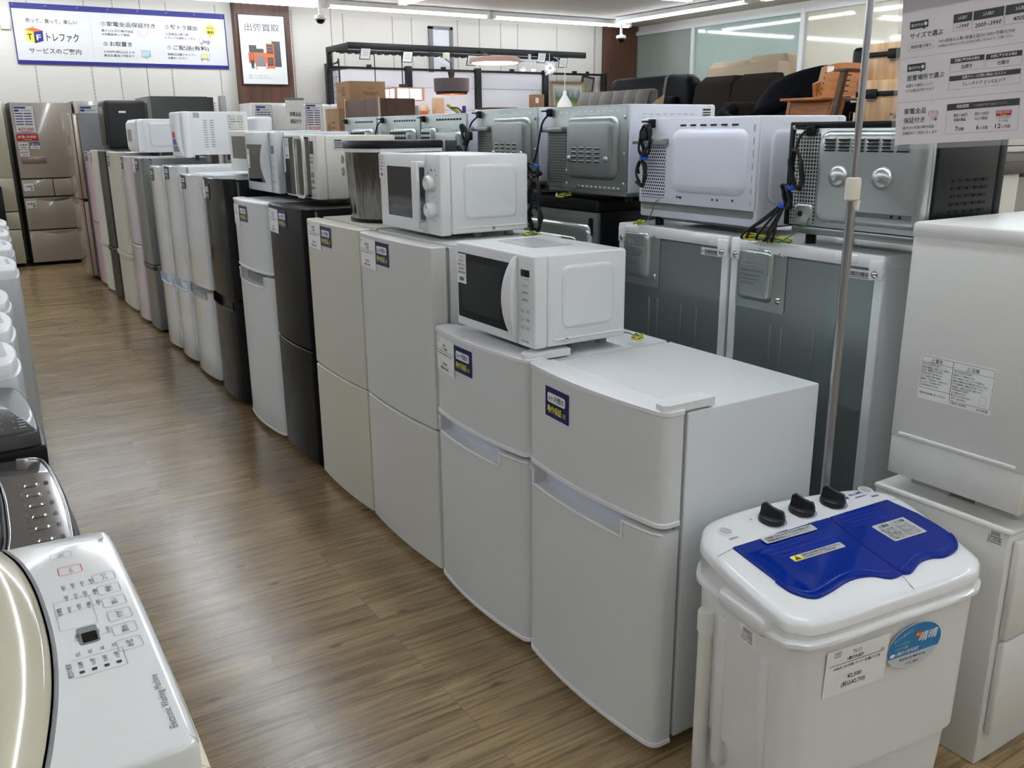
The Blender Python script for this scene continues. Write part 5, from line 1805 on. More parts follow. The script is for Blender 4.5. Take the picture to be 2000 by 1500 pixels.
for k, s in enumerate(('やけどのおそれあり', '運転中にドアを開けるときは', '必ず一時停止してゆっくりドアを開ける', '高温の湯気が出る間は顔を近づけない', 'ドアを開閉し庫内が冷めてから', '吹出口、排気口付近に触れない', 'けがのおそれあり', '上に物をのせない', '開いたドアに力をかけない', '水平、丈夫な所に')):
    m.text(O, *FX, s, 0.080, 0.0755 - k * 0.0066, 0.0065 if k in (0, 6) else 0.005, 0.001, INKG, 'l', (0.042, 0.048, 0.07, 0.08, 0.07, 0.068, 0.038, 0.034, 0.044, 0.034)[k])
m.ring(O, *FX, 0.152, 0.027, 0.016, 0.02, 0.003, 0.0006, 0.001, INKL)
m.text(O, *FX, '設置は取扱説明書に従ってください', 0.004, 0.012, 0.005, 0.001, INKG, 'l', 0.064)
m.text(O, *FX, '食器洗い乾燥機', 0.078, 0.005, 0.005, 0.001, INKG, 'l', 0.04)
m.text(O, *FX, '2014年製', 0.14, 0.004, 0.006, 0.001, INKG, 'l', 0.026)
m.build('warning_label', t, 0)
t = thing('drawer_chest', 'low white two-drawer chest beside the twin-tub washer, carrying the dishwasher cabinet', 'chest', (1.811, 0.905, 0.0))
m = MB()
m.box(0.0, 0.0, 0.0, 0.62, 0.33, 0.585, DW, 0.004)
m.box(-0.004, -0.004, 0.576, 0.624, 0.334, 0.59, DW, 0.006)
m.build('cabinet', t, 35)
for z0, z1 in ((0.325, 0.562), (0.080, 0.317)):
    m = MB()
    m.box(0.016, -0.018, z0, 0.604, 0.0, z1, DW, 0.006)
    d = m.build('drawer', t, 35)
    if z0 > 0.2:
        m = MB()
        m.box(0.075, -0.020, z0 + 0.15, 0.25, -0.017, z0 + 0.20, PAPER, 0.001)
        m.build('drawer_label', d, 0)
m = MB()
O = (0.0, 0.952 - 0.905, 0.545)
m.rect(O, *FX, 0, 0, 0.034, 0.034, 0.0006, PAPER, 0.0006)
for k in range(8):
    m.rect(O, *FX, 0.008 + k * 0.0026, 0.023, 0.0012, 0.009, 0.001, INK)
for k in range(3):
    m.text(O, *FX, ('食器洗乾燥機', '2014年製', '¥9,000(9,900)')[k], 0.002, 0.017 - k * 0.006, 0.0055, 0.001, INK, 'l', 0.03)
m.build('barcode_label', t, 0)

# ------------------------------------------------------------------ sign stand
def paper_sheet(nm, rgb, tr):
    m_ = bpy.data.materials.new(nm)
    m_.use_nodes = True
    nt = m_.node_tree
    b = nt.nodes['Principled BSDF']
    col = (lin(rgb[0]), lin(rgb[1]), lin(rgb[2]), 1)
    b.inputs['Base Color'].default_value = col
    b.inputs['Roughness'].default_value = 0.6
    tl = nt.nodes.new('ShaderNodeBsdfTranslucent')
    tl.inputs['Color'].default_value = col
    mx = nt.nodes.new('ShaderNodeMixShader')
    mx.inputs[0].default_value = tr
    nt.links.new(b.outputs[0], mx.inputs[1])
    nt.links.new(tl.outputs[0], mx.inputs[2])
    nt.links.new(mx.outputs[0], nt.nodes['Material Output'].inputs[0])
    return m_
def clear_sheet(nm):
    m_ = bpy.data.materials.new(nm)
    m_.use_nodes = True
    nt = m_.node_tree
    b = nt.nodes['Principled BSDF']
    b.inputs['Base Color'].default_value = (0.86, 0.88, 0.88, 1)
    b.inputs['Roughness'].default_value = 0.05
    tp = nt.nodes.new('ShaderNodeBsdfTransparent')
    mx = nt.nodes.new('ShaderNodeMixShader')
    mx.inputs[0].default_value = 0.84
    nt.links.new(b.outputs[0], mx.inputs[1])
    nt.links.new(tp.outputs[0], mx.inputs[2])
    nt.links.new(mx.outputs[0], nt.nodes['Material Output'].inputs[0])
    return m_
POLEM = mat('satin_steel_pole', (168, 168, 170), 0.28, metal=0.9)
t = thing('sign_stand', 'steel pole sign stand with a printed notice, rising behind the twin-tub washer', 'sign', (1.70, 1.296, 0.0))
m = MB()
m.box(-0.005, -0.03, 0.0, 0.16, 0.012, 0.012, POLEM, 0.004)
m.build('base', t, 30)
MB().cyl((0, 0, 0.01), (0, 0, 1.285), 0.0105, POLEM, 20).build('pole', t, 50)
MB().cyl((0, 0, 1.28), (0, 0, 1.95), 0.0075, POLEM, 20).build('upper_pole', t, 50)
m = MB()
CRM = mat('cream_grip', (222, 214, 196), 0.4)
m.lathe([(0.0115, 1.262), (0.0165, 1.266), (0.0165, 1.306), (0.015, 1.312), (0.008, 1.313)], CRM, 20)
m.build('clamp_grip', t, 40)
m = MB()
m.loft([[(-0.006, -0.004, 1.264), (0.006, -0.004, 1.264), (0.006, -0.018, 1.264), (-0.006, -0.018, 1.264)], [(-0.004, -0.012, 1.243), (0.004, -0.012, 1.243), (0.004, -0.017, 1.243), (-0.004, -0.017, 1.243)]], CRM)
m.build('clamp_lever', t, 40)
MB().cyl((0.01, 0.0, 1.80), (0.01, -0.42, 1.80), 0.006, POLEM, 12).build('sign_arm', t)
th = R(3.0)
US = Vector((0, -math.cos(th), math.sin(th)))
VS = Vector((0, math.sin(th), math.cos(th)))
OS = Vector((0.0, 1.203 - 1.296, 1.382))
m = MB()
m.rect(OS, US, VS, -0.010, -0.010, 0.322, 0.445, 0.0, clear_sheet('clear_acrylic'), 0.003, 0.004)
pn = m.build('acrylic_panel', t, 0)
m = MB()
O, U, Vv = OS, US, VS
GRN = mat('notice_grey', (66, 66, 68), 0.6)
m.rect(O, U, Vv, 0, 0, 0.300, 0.42, 0.0010, paper_sheet('notice_paper', (244, 239, 240), 0.4), 0.0006)
m.rect(O, U, Vv, 0, 0.258, 0.300, 0.162, 0.0014, paper_sheet('notice_head', (196, 192, 192), 0.3))
m.rect(O, U, Vv, 0.0, 0.169, 0.30, 0.0006, 0.0014, INKL)
m.rect(O, U, Vv, 0.0, 0.084, 0.30, 0.0006, 0.0014, INKL)
def bubble(x, y, s):
    m.rect(O, U, Vv, x, y, 0.040, 0.014, 0.0014, GRN)
    m.flat(O, U, Vv, [(x + 0.026, y), (x + 0.034, y), (x + 0.033, y - 0.003)], 0.0014, GRN)
    m.text(O, U, Vv, s, x + 0.016, y + 0.004, 0.0065, 0.0018, PAPER, 'c', 0.026)
    m.flat(O, U, Vv, [(x + 0.0345 + 0.0035 * math.cos(R(30 * k)), y + 0.007 + 0.0035 * math.sin(R(30 * k))) for k in range(12)], 0.0018, PAPER)
bubble(0.019, 0.224, '選び方その')
m.text(O, U, Vv, 'サイズで選ぶ', 0.021, 0.206, 0.0118, 0.0014, INK, 'l', 0.071)
def box2(x0, x1, y0, ym, y1, head, body, hs=0.0065, bs=0.009, hw=None, bw=None):
    m.ring(O, U, Vv, (x0 + x1) / 2, (y0 + y1) / 2, x1 - x0, y1 - y0, 0.0006, 0.0006, 0.0016, INKL, 1)
    m.rect(O, U, Vv, x0, ym, x1 - x0, y1 - ym, 0.0014, GRN)
    m.text(O, U, Vv, head, (x0 + x1) / 2, (ym + y1) / 2 - hs * 0.36, hs, 0.0018, PAPER, 'c', hw)
    m.text(O, U, Vv, body, (x0 + x1) / 2, (y0 + ym) / 2 - bs * 0.36, bs, 0.0014, INK, 'c', bw)
box2(0.112, 0.150, 0.207, 0.222, 0.238, '1人向け', '~199ℓ', 0.0075, 0.0095, 0.018, 0.026)
box2(0.152, 0.211, 0.202, 0.221, 0.238, '2人向け', '200ℓ~399ℓ', 0.0075, 0.0105, 0.021, 0.050)
box2(0.213, 0.272, 0.204, 0.221, 0.238, '3人向け', '400ℓ~', 0.0075, 0.0105, 0.021, 0.028)
m.ring(O, U, Vv, 0.0465, 0.190, 0.055, 0.015, 0.001, 0.0005, 0.0014, INKL, 1)
m.text(O, U, Vv, '最適容量 計算式', 0.0465, 0.187, 0.007, 0.0014, INKG, 'c', 0.045)
m.text(O, U, Vv, '70ℓ×家族の人数+常備食品分(120ℓ)+予備分(70ℓ)', 0.084, 0.190, 0.0075, 0.0014, INKG, 'l', 0.150)
m.text(O, U, Vv, '※1週間分の食材のストックなどを目安に計算したものなので、ご注意ください。', 0.084, 0.182, 0.0055, 0.0014, INKG, 'l', 0.148)
bubble(0.019, 0.143, '選び方その')
m.text(O, U, Vv, '設置場所で選ぶ', 0.020, 0.126, 0.0118, 0.0014, INK, 'l', 0.081)
m.text(O, U, Vv, '設置する場所によって', 0.019, 0.113, 0.0065, 0.0014, INKG, 'l', 0.059)
m.text(O, U, Vv, 'ドアの開きが変わります', 0.019, 0.103, 0.0065, 0.0014, INKG, 'l', 0.062)
box2(0.112, 0.1805, 0.132, 0.148, 0.158, '左側に壁がある場合', '左開き', 0.006, 0.008, 0.050, 0.022)
box2(0.183, 0.2515, 0.131, 0.147, 0.157, '右側に壁がある場合', '右開き', 0.006, 0.008, 0.050, 0.022)
box2(0.112, 0.2515, 0.099, 0.1155, 0.125, '設置スペースが狭い場合におススメ', 'フレンチドア どっちもドア', 0.006, 0.008, 0.085, 0.085)
m.text(O, U, Vv, '家電全品', 0.018, 0.061, 0.0120, 0.0014, INK, 'l', 0.049)
m.text(O, U, Vv, '保証付き', 0.018, 0.043, 0.0120, 0.0014, INK, 'l', 0.047)
hp = []
for k in range(24):
    a = 2 * math.pi * k / 24
    hp.append((0.083 + 0.00068 * 16 * math.sin(a) ** 3, 0.0555 + 0.00068 * (13 * math.cos(a) - 5 * math.cos(2 * a) - 2 * math.cos(3 * a) - math.cos(4 * a))))
m.flat(O, U, Vv, hp, 0.0014, mat('heart_outline', (150, 120, 128), 0.6))
m.flat(O, U, Vv, [(0.083 + (x - 0.083) * 0.9, 0.0555 + (y - 0.0555) * 0.9) for x, y in hp], 0.0017, PINK)
m.flat(O, U, Vv, [(0.086, 0.046), (0.090, 0.050), (0.093, 0.047), (0.089, 0.043)], 0.0020, INKG)
m.rect(O, U, Vv, 0.0825, 0.058, 0.001, 0.006, 0.002, INKG)
m.text(O, U, Vv, '最大12ヶ月間の動作保証', 0.017, 0.0305, 0.0065, 0.0014, INKG, 'l', 0.070)
m.text(O, U, Vv, '全額返金にて保証いたします', 0.017, 0.0200, 0.0065, 0.0014, INKG, 'l', 0.077)
m.ring(O, U, Vv, 0.1833, 0.0445, 0.143, 0.057, 0.0006, 0.0006, 0.0016, INKL, 1)
m.rect(O, U, Vv, 0.112, 0.0605, 0.1428, 0.0125, 0.0014, GRN)
m.text(O, U, Vv, '保証期間', 0.132, 0.0645, 0.0068, 0.0018, PAPER, 'l', 0.025)
m.text(O, U, Vv, 'その他保証対象外の場合がございます', 0.166, 0.0645, 0.005, 0.0018, INKL, 'l', 0.066)
for (x, a, b, c, d) in ((0.127, '税抜1,000円', '未満の製品', '7', '日間'), (0.170, '税抜1,000円', '以上の製品', '6', 'ヶ月間')):
    m.text(O, U, Vv, a, x, 0.0480, 0.0065, 0.0014, INK, 'l', 0.028)
    m.text(O, U, Vv, b, x + 0.001, 0.0395, 0.0065, 0.0014, INK, 'l', 0.025)
    m.text(O, U, Vv, c, x + 0.005, 0.0215, 0.0115, 0.0014, INK, 'l', 0.0055)
    m.text(O, U, Vv, d, x + 0.0115, 0.0215, 0.0068, 0.0014, INK, 'l', 0.011 if d == '日間' else 0.016)
m.rect(O, U, Vv, 0.212, 0.0435, 0.029, 0.0095, 0.0014, RED)
m.text(O, U, Vv, '家電1年保証', 0.2265, 0.0480, 0.0048, 0.0018, PAPER, 'c', 0.025)
m.text(O, U, Vv, '対象商品', 0.2265, 0.0445, 0.003, 0.0018, YEL, 'c', 0.012)
m.text(O, U, Vv, 'こちらの印が', 0.2265, 0.0385, 0.0042, 0.0014, INKG, 'c', 0.026)
m.text(O, U, Vv, '付いた商品', 0.2265, 0.0330, 0.0042, 0.0014, INKG, 'c', 0.018)
m.text(O, U, Vv, '12', 0.212, 0.0215, 0.0115, 0.0014, INK, 'l', 0.011)
m.text(O, U, Vv, 'ヶ月間', 0.2245, 0.0215, 0.0068, 0.0014, INK, 'l', 0.016)
m.build('notice', pn, 0)

# ------------------------------------------------------------------ washing machines along the left edge of the aisle
BEI = mat('beige_gloss_lid', (196, 188, 166), 0.1, coat=0.5)
IVB = mat('ivory_washer_body', (220, 210, 184), 0.35)
PANW = mat('white_control_panel', (222, 223, 220), 0.12, coat=0.5)
FTW = ((0, 1, 0), (-1, 0, 0))     # top print read from the aisle side

def washer(label, y0, y1, zt, front, curve, body, panelm, lidm, lidz=0.012, backx=-0.45, rim=None, group='washing machines along the left of the aisle'):
    """top loader facing the aisle (+X); front and curve are (x, y) outlines running from far to near"""
    yc = (y0 + y1) / 2
    t = thing('washing_machine', label, 'washing machine', (0, yc, 0), 0, group)
    fr = [(x, y - yc) for x, y in front]
    cv = [(x, y - yc) for x, y in curve]
    P = smooth_path([(x, y, 0) for x, y in fr], 4)
    Cv = smooth_path([(x, y, 0) for x, y in cv], 5)
    # body shell
    m = MB()
    ymid = 0.0
    def bo(g, z, dx=0.0):
        pts = [(p.x + g + dx, p.y * (1 + g / abs(y1 - y0) * 2), z) for p in P]
        return [(backx, (y1 - yc) + g, z)] + pts + [(backx, (y0 - yc) - g, z)]
    m.loft([bo(-0.01, 0.02, -0.01), bo(0.004, 0.06), bo(0.006, zt - 0.10), bo(0.008, zt - 0.042), bo(0.006, zt - 0.034), bo(-0.004, zt - 0.030)], body)
    m.build('body', t, 40)
    m = MB()
    def pan(g, z):
        pts = [(p.x + g, p.y * (1 + g / abs(y1 - y0) * 2), z) for p in P]
        return pts + [(p.x, p.y, z) for p in reversed(Cv)]
    m.loft([pan(0.0, zt - 0.031), pan(0.0, zt - 0.006), pan(-0.002, zt - 0.002), pan(-0.006, zt)], panelm)
    p = m.build('control_panel', t, 40)
    m = MB()
    def ld(z, dx):
        pts = [(q.x - 0.003 - dx, q.y * (1 - dx * 1.2), z) for q in Cv]
        return [(backx + 0.16 + dx, y1 - yc - 0.01 - dx, z)] + pts + [(backx + 0.16 + dx, y0 - yc + 0.01 + dx, z)]
    m.loft([ld(zt - 0.031, 0), ld(zt - 0.004, 0.0), ld(zt + lidz * 0.6, 0.010), ld(zt + lidz, 0.05)], lidm)
    l = m.build('lid', t, 50)
    if rim:
        m = MB()
        m.tube([(q.x - 0.0015, q.y, zt - 0.0015) for q in Cv], 0.0028, rim, 8)
        m.build('lid_seal', t, 60)
    m = MB()
    m.box(backx, y0 - yc + 0.005, zt - 0.031, backx + 0.155, y1 - yc - 0.005, zt + 0.03, panelm, 0.01)
    m.build('rear_housing', t, 35)
    for xx in (backx + 0.06, 0.02):
        for yy in (y0 - yc + 0.06, y1 - yc - 0.06):
            MB().cyl((xx, yy, 0), (xx, yy, 0.025), 0.022, GRAYPL, 10).build('foot', t)
    return t, p, l, yc

F1 = [(0.0, 1.296), (0.085, 1.294), (0.112, 1.290), (0.124, 1.270), (0.1265, 1.12), (0.1268, 0.95), (0.124, 0.775), (0.121, 0.757), (0.110, 0.748), (0.0, 0.746)]
C1 = [(-0.004, 1.294), (0.012, 1.24), (0.023, 1.16), (0.0275, 1.06), (0.0265, 0.98), (0.020, 0.90), (0.008, 0.82), (-0.006, 0.75)]
t, p, l, yc = washer('nearest white washing machine with beige lid and printed key panel, reading Electronic Washing Machine', 0.746, 1.296, 0.88, F1, C1, IVB, PANW, BEI, 0.016, rim=GRAYPL)
zt = 0.8802
OW = Vector((0, -yc, zt))
def key(cx, cy, w, h, s, colr=INKL, ts=0.008):
    m = MB()
    m.ring(OW, Vector(FTW[0]), Vector(FTW[1]), cy, -cx, h, w, 0.004, 0.0009, 0.0006, colr)
    m.text(OW, *FTW, s, cy, -cx - 0.003, ts, 0.0006, INKG, 'c', h * 0.62)
    m.build('button', p, 0)
key(0.0575, 1.232, 0.026, 0.018, '切/入')
key(0.0630, 1.180, 0.028, 0.026, 'スタート', RED, 0.006)
for k, s in enumerate(('コース', '予約', '洗い', 'すすぎ', '脱水', '水位')):
    key(0.0985 - 0.0005 * abs(k - 3), 1.136 - k * 0.036, 0.026, 0.026, s)
m = MB()
m.rect(OW, *FTW, 0.980, -0.0715, 0.040, 0.021, 0.0006, GRAYPL, 0.0006, 0.004)
m.rect(OW, *FTW, 0.983, -0.0695, 0.022, 0.0155, 0.001, BLACKG, 0, 0.002)
m.build('display', p, 0)
m = MB()
m.text(OW, *FTW, 'Electronic Washing Machine', 0.779, -0.1105, 0.0105, 0.0006, INKG, 'l', 0.100)
m.text(OW, *FTW, '5.0kg', 1.245, -0.112, 0.009, 0.0006, INKG, 'l', 0.014)
for r_ in range(5):
    y = 1.125 - r_ * 0.030 - (0.012 if r_ > 2 else 0)
    if r_ == 3:
        continue
    for c_ in range(4):
        x = 0.050 + c_ * 0.0105
        m.rect(OW, *FTW, y - 0.0008, -x - 0.0008, 0.0018, 0.0018, 0.0006, INK)
        m.text(OW, *FTW, ('標準', '4回', '9分', '3回', '強')[(r_ + c_) % 5], y + 0.003, -x - 0.002, 0.005, 0.0006, INKG, 'l', 0.011)
    m.rect(OW, *FTW, y - 0.0002, -0.085, 0.0005, 0.040, 0.0006, INKL)
for c_ in range(4):
    x = 0.046 + c_ * 0.012
    m.text(OW, *FTW, ('55L', '47L', '36L', '27L')[c_], 0.958, -x - 0.002, 0.0055, 0.0006, INKG, 'l', 0.009)
    m.text(OW, *FTW, ('0.8杯', '0.6杯', '0.4杯', '0.3杯')[c_], 0.933, -x - 0.002, 0.0055, 0.0006, INKG, 'l', 0.014)
    m.rect(OW, *FTW, 0.922, -x - 0.002, 0.005, 0.005, 0.0006, INK)
m.rect(OW, *FTW, 0.915, -0.089, 0.038, 0.0005, 0.0006, INKG)
m.rect(OW, *FTW, 0.952, -0.089, 0.0005, 0.05, 0.0006, INKG)
m.rect(OW, *FTW, 0.915, -0.089, 0.0005, 0.05, 0.0006, INKG)
m.text(OW, *FTW, '洗剤の目安', 0.918, -0.037, 0.006, 0.0006, INKG, 'l', 0.03)
m.text(OW, *FTW, '残り時間', 1.06, -0.042, 0.006, 0.0006, INKG, 'l', 0.02)
m.ring(OW, Vector(FTW[0]), Vector(FTW[1]), 1.06, -0.055, 0.075, 0.040, 0.001, 0.0006, 0.0005, INKL, 1)
m.build('lettering', p, 0)

SLV = mat('dark_silver_panel', (108, 106, 104), 0.12, metal=0.5, coat=0.7, bump=(9, 0.25))
F2 = [(0.0, 1.868), (0.045, 1.862), (0.078, 1.850), (0.092, 1.79), (0.099, 1.64), (0.0975, 1.52), (0.090, 1.40), (0.076, 1.325), (0.0, 1.312)]
C2 = [(-0.02, 1.864), (0.004, 1.78), (0.010, 1.68), (0.0095, 1.58), (0.006, 1.48), (-0.004, 1.40), (-0.02, 1.316)]
t, p, l, yc = washer('black washing machine with a shiny dark silver key panel, second from the near end', 1.312, 1.868, 0.82, F2, C2, BLACKG, SLV, BLACKG, 0.02, rim=CHROME)
OW = Vector((0, -yc, 0.8202))
for k in range(7):
    m = MB()
    y = 1.70 - k * 0.052
    lens = [(0.014 * math.cos(a) * 0.45, 0.0135 * math.sin(a)) for a in [2 * math.pi * j / 16 for j in range(16)]]
    m.loft([[OW + Vector((0.052 + b, y + a, 0.0002)) for a, b in [(q[0] * 0.7, q[1]) for q in lens]], [OW + Vector((0.052 + b * 0.8, y + a * 0.6, 0.003)) for a, b in [(q[0] * 0.7, q[1]) for q in lens]]], CHROME)
    m.build('button', p, 50)
m = MB()
for k in range(7):
    y = 1.70 - k * 0.052
    m.text(OW, *FTW, ('電源', 'スタート', '予約', '洗い', 'すすぎ', '脱水', '水位')[k], y, -0.078, 0.008, 0.0006, INK, 'c', 0.018)
    for c_ in range(3):
        m.text(OW, *FTW, ('標準', '強', '弱')[c_], y + 0.012 - c_ * 0.011, -0.036, 0.005, 0.0006, INKG, 'c', 0.008)
m.build('lettering', p, 0)
m = MB()
P2 = smooth_path([(x - 0.006, y - yc, 0.8195) for x, y in F2[1:-1]], 4)
m.tube(P2, 0.003, CHROME, 8)
m.build('chrome_trim', t, 60)

DKP = mat('dark_panel', (58, 58, 58), 0.3, coat=0.2)
F3 = [(0.0, 2.292), (0.055, 2.285), (0.077, 2.245), (0.089, 2.10), (0.090, 1.99), (0.088, 1.917), (0.078, 1.899), (0.0, 1.892)]
C3 = [(-0.12, 2.288), (-0.10, 2.2), (-0.095, 2.08), (-0.10, 1.98), (-0.12, 1.895)]
t, p, l, yc = washer('matte black washing machine, third from the near end', 1.890, 2.294, 0.862, F3, C3, BLACK, DKP, BLACK, 0.01)
m = MB()
OW = Vector((0, -yc, 0.8622))
for r_ in range(5):
    for c_ in range(4):
        m.rect(OW, *FTW, 1.93 + r_ * 0.045, -0.05 + c_ * 0.022, 0.008, 0.004, 0.0006, GRAYPL)
for k in range(4):
    m.rect(OW, *FTW, 1.93 + k * 0.02, -0.068, 0.006, 0.012, 0.0006, INKL)
m.rect(OW, *FTW, 2.07, -0.022, 0.004, 0.05, 0.0006, PAPER)
m.build('lettering', p, 0)

CLR = mat('smoky_clear_lid', (190, 192, 196), 0.08, coat=0.6)
PKI = mat('pink_tinted_lid', (206, 188, 188), 0.1, coat=0.6, var=0.1, vscale=12)
defs = [(2.345, 2.70, 0.90, PKI, 'white washing machine with a pink-tinted oval lid, behind the matte black one'),
        (2.76, 3.20, 0.90, CLR, 'white washing machine with a grey-white oval lid, two places behind the matte black one'),
        (3.25, 3.68, 0.90, IVORYP, 'off-white washing machine with a small rounded front, three places behind the matte black one'),
        (3.98, 4.55, 0.91, CLR, 'white washing machine just in front of the black slab, beyond a gap in the row'),
        (4.62, 5.20, 0.92, GLW, 'plain white washing machine far along the left row'),
        (5.28, 5.86, 0.92, GLW, 'white washing machine second from the far end of the left row'),
        (5.94, 6.52, 0.92, GLW, 'white washing machine at the far end of the left row')]
for i, (y0, y1, zt, lm, lb) in enumerate(defs):
    xf = 0.03 + 0.042 * (y0 + y1) / 2 - (0.045 if i < 3 else 0.0)
    w = y1 - y0
    fr = [(xf - 0.12, y1), (xf - 0.05, y1 - 0.02), (xf - 0.015, y1 - w * 0.22), (xf, (y0 + y1) / 2 + 0.03), (xf, (y0 + y1) / 2 - 0.06), (xf - 0.012, y0 + w * 0.12), (xf - 0.03, y0 + 0.01), (xf - 0.12, y0)]
    cv = [(xf - 0.15, y1 - 0.004), (xf - 0.07, y1 - w * 0.3), (xf - 0.055, (y0 + y1) / 2), (xf - 0.07, y0 + w * 0.3), (xf - 0.15, y0 + 0.004)]
    t, p, l, yc = washer(lb, y0, y1, zt, fr, cv, mat('grey_white_body', (198, 201, 204), 0.3, coat=0.3), WPLAST, lm, 0.02, xf - 0.56)
    m = MB()
    OW = Vector((0, -yc, zt + 0.0003))
    for k in range(4):
        m.rect(OW, *FTW, (y0 + y1) / 2 - 0.08 + k * 0.045, -xf + 0.022, 0.03, 0.014, 0.0006, BUTTON, 0, 0.003)
    m.build('button_row', p, 0)
# ------------------------------------------------------------------ banner and poster on the back wall
CLOTHW = mat('banner_cloth', (216, 215, 214), 0.6, bump=(6, 0.05))
GRAYT = mat('banner_text', (74, 66, 66), 0.6)
t = thing('banner', 'blue-bordered white service banner with cube emblem hanging high on the back wall', 'banner', (0.93, 11.885, 2.205))
m = MB()
O = (0, 0, 0)
m.rect(O, *FY, 0.0, -0.02, 2.345, 0.642, 0.0, NAVYB, 0.004)
m.rect(O, *FY, 0.010, 0.020, 2.322, 0.540, 0.002, CLOTHW)
m.rect(O, *FY, 0.795, 0.06, 0.002, 0.463, 0.004, INKL)
D = 0.004
def bt(s, x, y, size, width=None, mt=GRAYT, al='l'):
    m.text(O, *FY, s, x, y, size, D, mt, al, width)
bt('売って、買って、楽しい', 0.134, 0.422, 0.048, 0.525)
bt('トレファク', 0.325, 0.235, 0.10, 0.335, INK)
bt('サービスのご案内', 0.13, 0.10, 0.062, 0.535)
# cube emblem
m.flat(O, *FY, [(0.115, 0.345), (0.20, 0.322), (0.20, 0.200), (0.122, 0.232)], D, YEL)
m.flat(O, *FY, [(0.20, 0.322), (0.295, 0.338), (0.290, 0.228), (0.20, 0.200)], D, NAVYB)
m.flat(O, *FY, [(0.115, 0.345), (0.20, 0.370), (0.295, 0.338), (0.20, 0.322)], D, ORANGE)
m.text(O, *FY, 'T', 0.158, 0.24, 0.085, 0.006, INK, 'c', 0.05)
m.text(O, *FY, 'F', 0.246, 0.235, 0.085, 0.006, PAPER, 'c', 0.045)
m.text(O, *FY, 'し', 0.19, 0.372, 0.03, D, GRAYT)
for (n, x, y, h_, x0, w0, lines) in (('①', 0.915, 0.422, '家電全品保証付き', 0.972, 0.54, (('最大12ヵ月の動作保証', 0.911, 0.358, 0.35), ('※全額返金にて保証', 0.913, 0.318, 0.30))),
                                      ('②', 1.625, 0.420, '軽トラ貸出', 1.687, 0.31, (('大型商品の購入時', 1.621, 0.350, 0.27), ('トラックを無料レンタル', 1.616, 0.308, 0.352))),
                                      ('③', 0.915, 0.205, 'お取置き', 0.983, 0.245, (('5,000円(税込)以上の', 0.907, 0.127, 0.343), ('商品を最長1週間まで', 0.907, 0.085, 0.33))),
                                      ('④', 1.625, 0.19, 'ご配送(有料)', 1.692, 0.425, (('詳細は店舗スタッフへ', 1.622, 0.122, 0.335), ('お尋ねください', 1.623, 0.080, 0.222)))):
    bt(n, x, y, 0.052, None, INKG)
    bt(h_, x0, y, 0.056, w0)
    for (s, a, b, w_) in lines:
        bt(s, a, b, 0.030, w_, INKG)
hp = []
for k in range(24):
    a = 2 * math.pi * k / 24
    hp.append((1.362 + 0.0032 * 16 * math.sin(a) ** 3, 0.352 + 0.0032 * (13 * math.cos(a) - 5 * math.cos(2 * a) - 2 * math.cos(3 * a) - math.cos(4 * a))))
m.flat(O, *FY, hp, D, mat('pink_line', (206, 150, 160), 0.6))
m.flat(O, *FY, [(1.362 + (x - 1.362) * 0.9, 0.352 + (y - 0.352) * 0.9) for x, y in hp], 0.006, mat('pale_pink', (240, 214, 216), 0.6))
m.flat(O, *FY, [(2.156 + 0.062 * math.cos(R(15 * k)), 0.424 + 0.068 * math.sin(R(15 * k))) for k in range(24)], D, mat('banner_yellow', (232, 220, 96), 0.6))
m.flat(O, *FY, [(2.12, 0.37), (2.16, 0.362), (2.13, 0.335)], D, mat('banner_yellow', (232, 220, 96), 0.6))
m.text(O, *FY, '90分', 2.156, 0.435, 0.04, 0.006, INKG, 'c', 0.08)
m.text(O, *FY, '無料', 2.156, 0.385, 0.042, 0.006, INK, 'c', 0.08)
LINE = mat('icon_line', (150, 154, 156), 0.6)
m.rect(O, *FY, 2.05, 0.275, 0.09, 0.03, D, LINE)
m.rect(O, *FY, 2.015, 0.275, 0.04, 0.048, D, mat('icon_fill', (214, 216, 214), 0.6))
m.ring(O, *FY, 2.035, 0.30, 0.05, 0.055, 0.008, 0.003, 0.006, LINE)
for x in (2.035, 2.115):
    m.flat(O, *FY, [(x + 0.014 * math.cos(R(30 * k)), 0.268 + 0.014 * math.sin(R(30 * k))) for k in range(12)], 0.006, LINE)
m.rect(O, *FY, 1.33, 0.10, 0.09, 0.062, D, mat('icon_blue', (170, 204, 216), 0.6))
m.ring(O, *FY, 1.373, 0.128, 0.105, 0.075, 0.004, 0.004, 0.006, LINE, 1)
m.rect(O, *FY, 1.352, 0.075, 0.045, 0.005, D, LINE)
m.rect(O, *FY, 1.372, 0.075, 0.004, 0.018, D, LINE)
m.rect(O, *FY, 2.02, 0.095, 0.07, 0.055, D, mat('icon_yellow', (230, 220, 130), 0.6))
m.ring(O, *FY, 2.055, 0.122, 0.07, 0.055, 0.002, 0.003, 0.006, LINE, 1)
m.rect(O, *FY, 2.005, 0.085, 0.11, 0.005, D, LINE)
m.rect(O, *FY, 2.115, 0.085, 0.004, 0.085, D, LINE)
for x in (2.02, 2.095):
    m.flat(O, *FY, [(x + 0.010 * math.cos(R(30 * k)), 0.075 + 0.010 * math.sin(R(30 * k))) for k in range(12)], 0.006, LINE)
m.build('print', t, 0)
for k in range(8):
    m = MB()
    m.lathe([(0.008, 0), (0.008, 0.004), (0.003, 0.004)], GRAYPL, 12, at=(0.03 + k * 0.325, 0.0, 0.60), T=Matrix.Rotation(R(90), 4, 'X'))
    m.build('eyelet', t, 30)

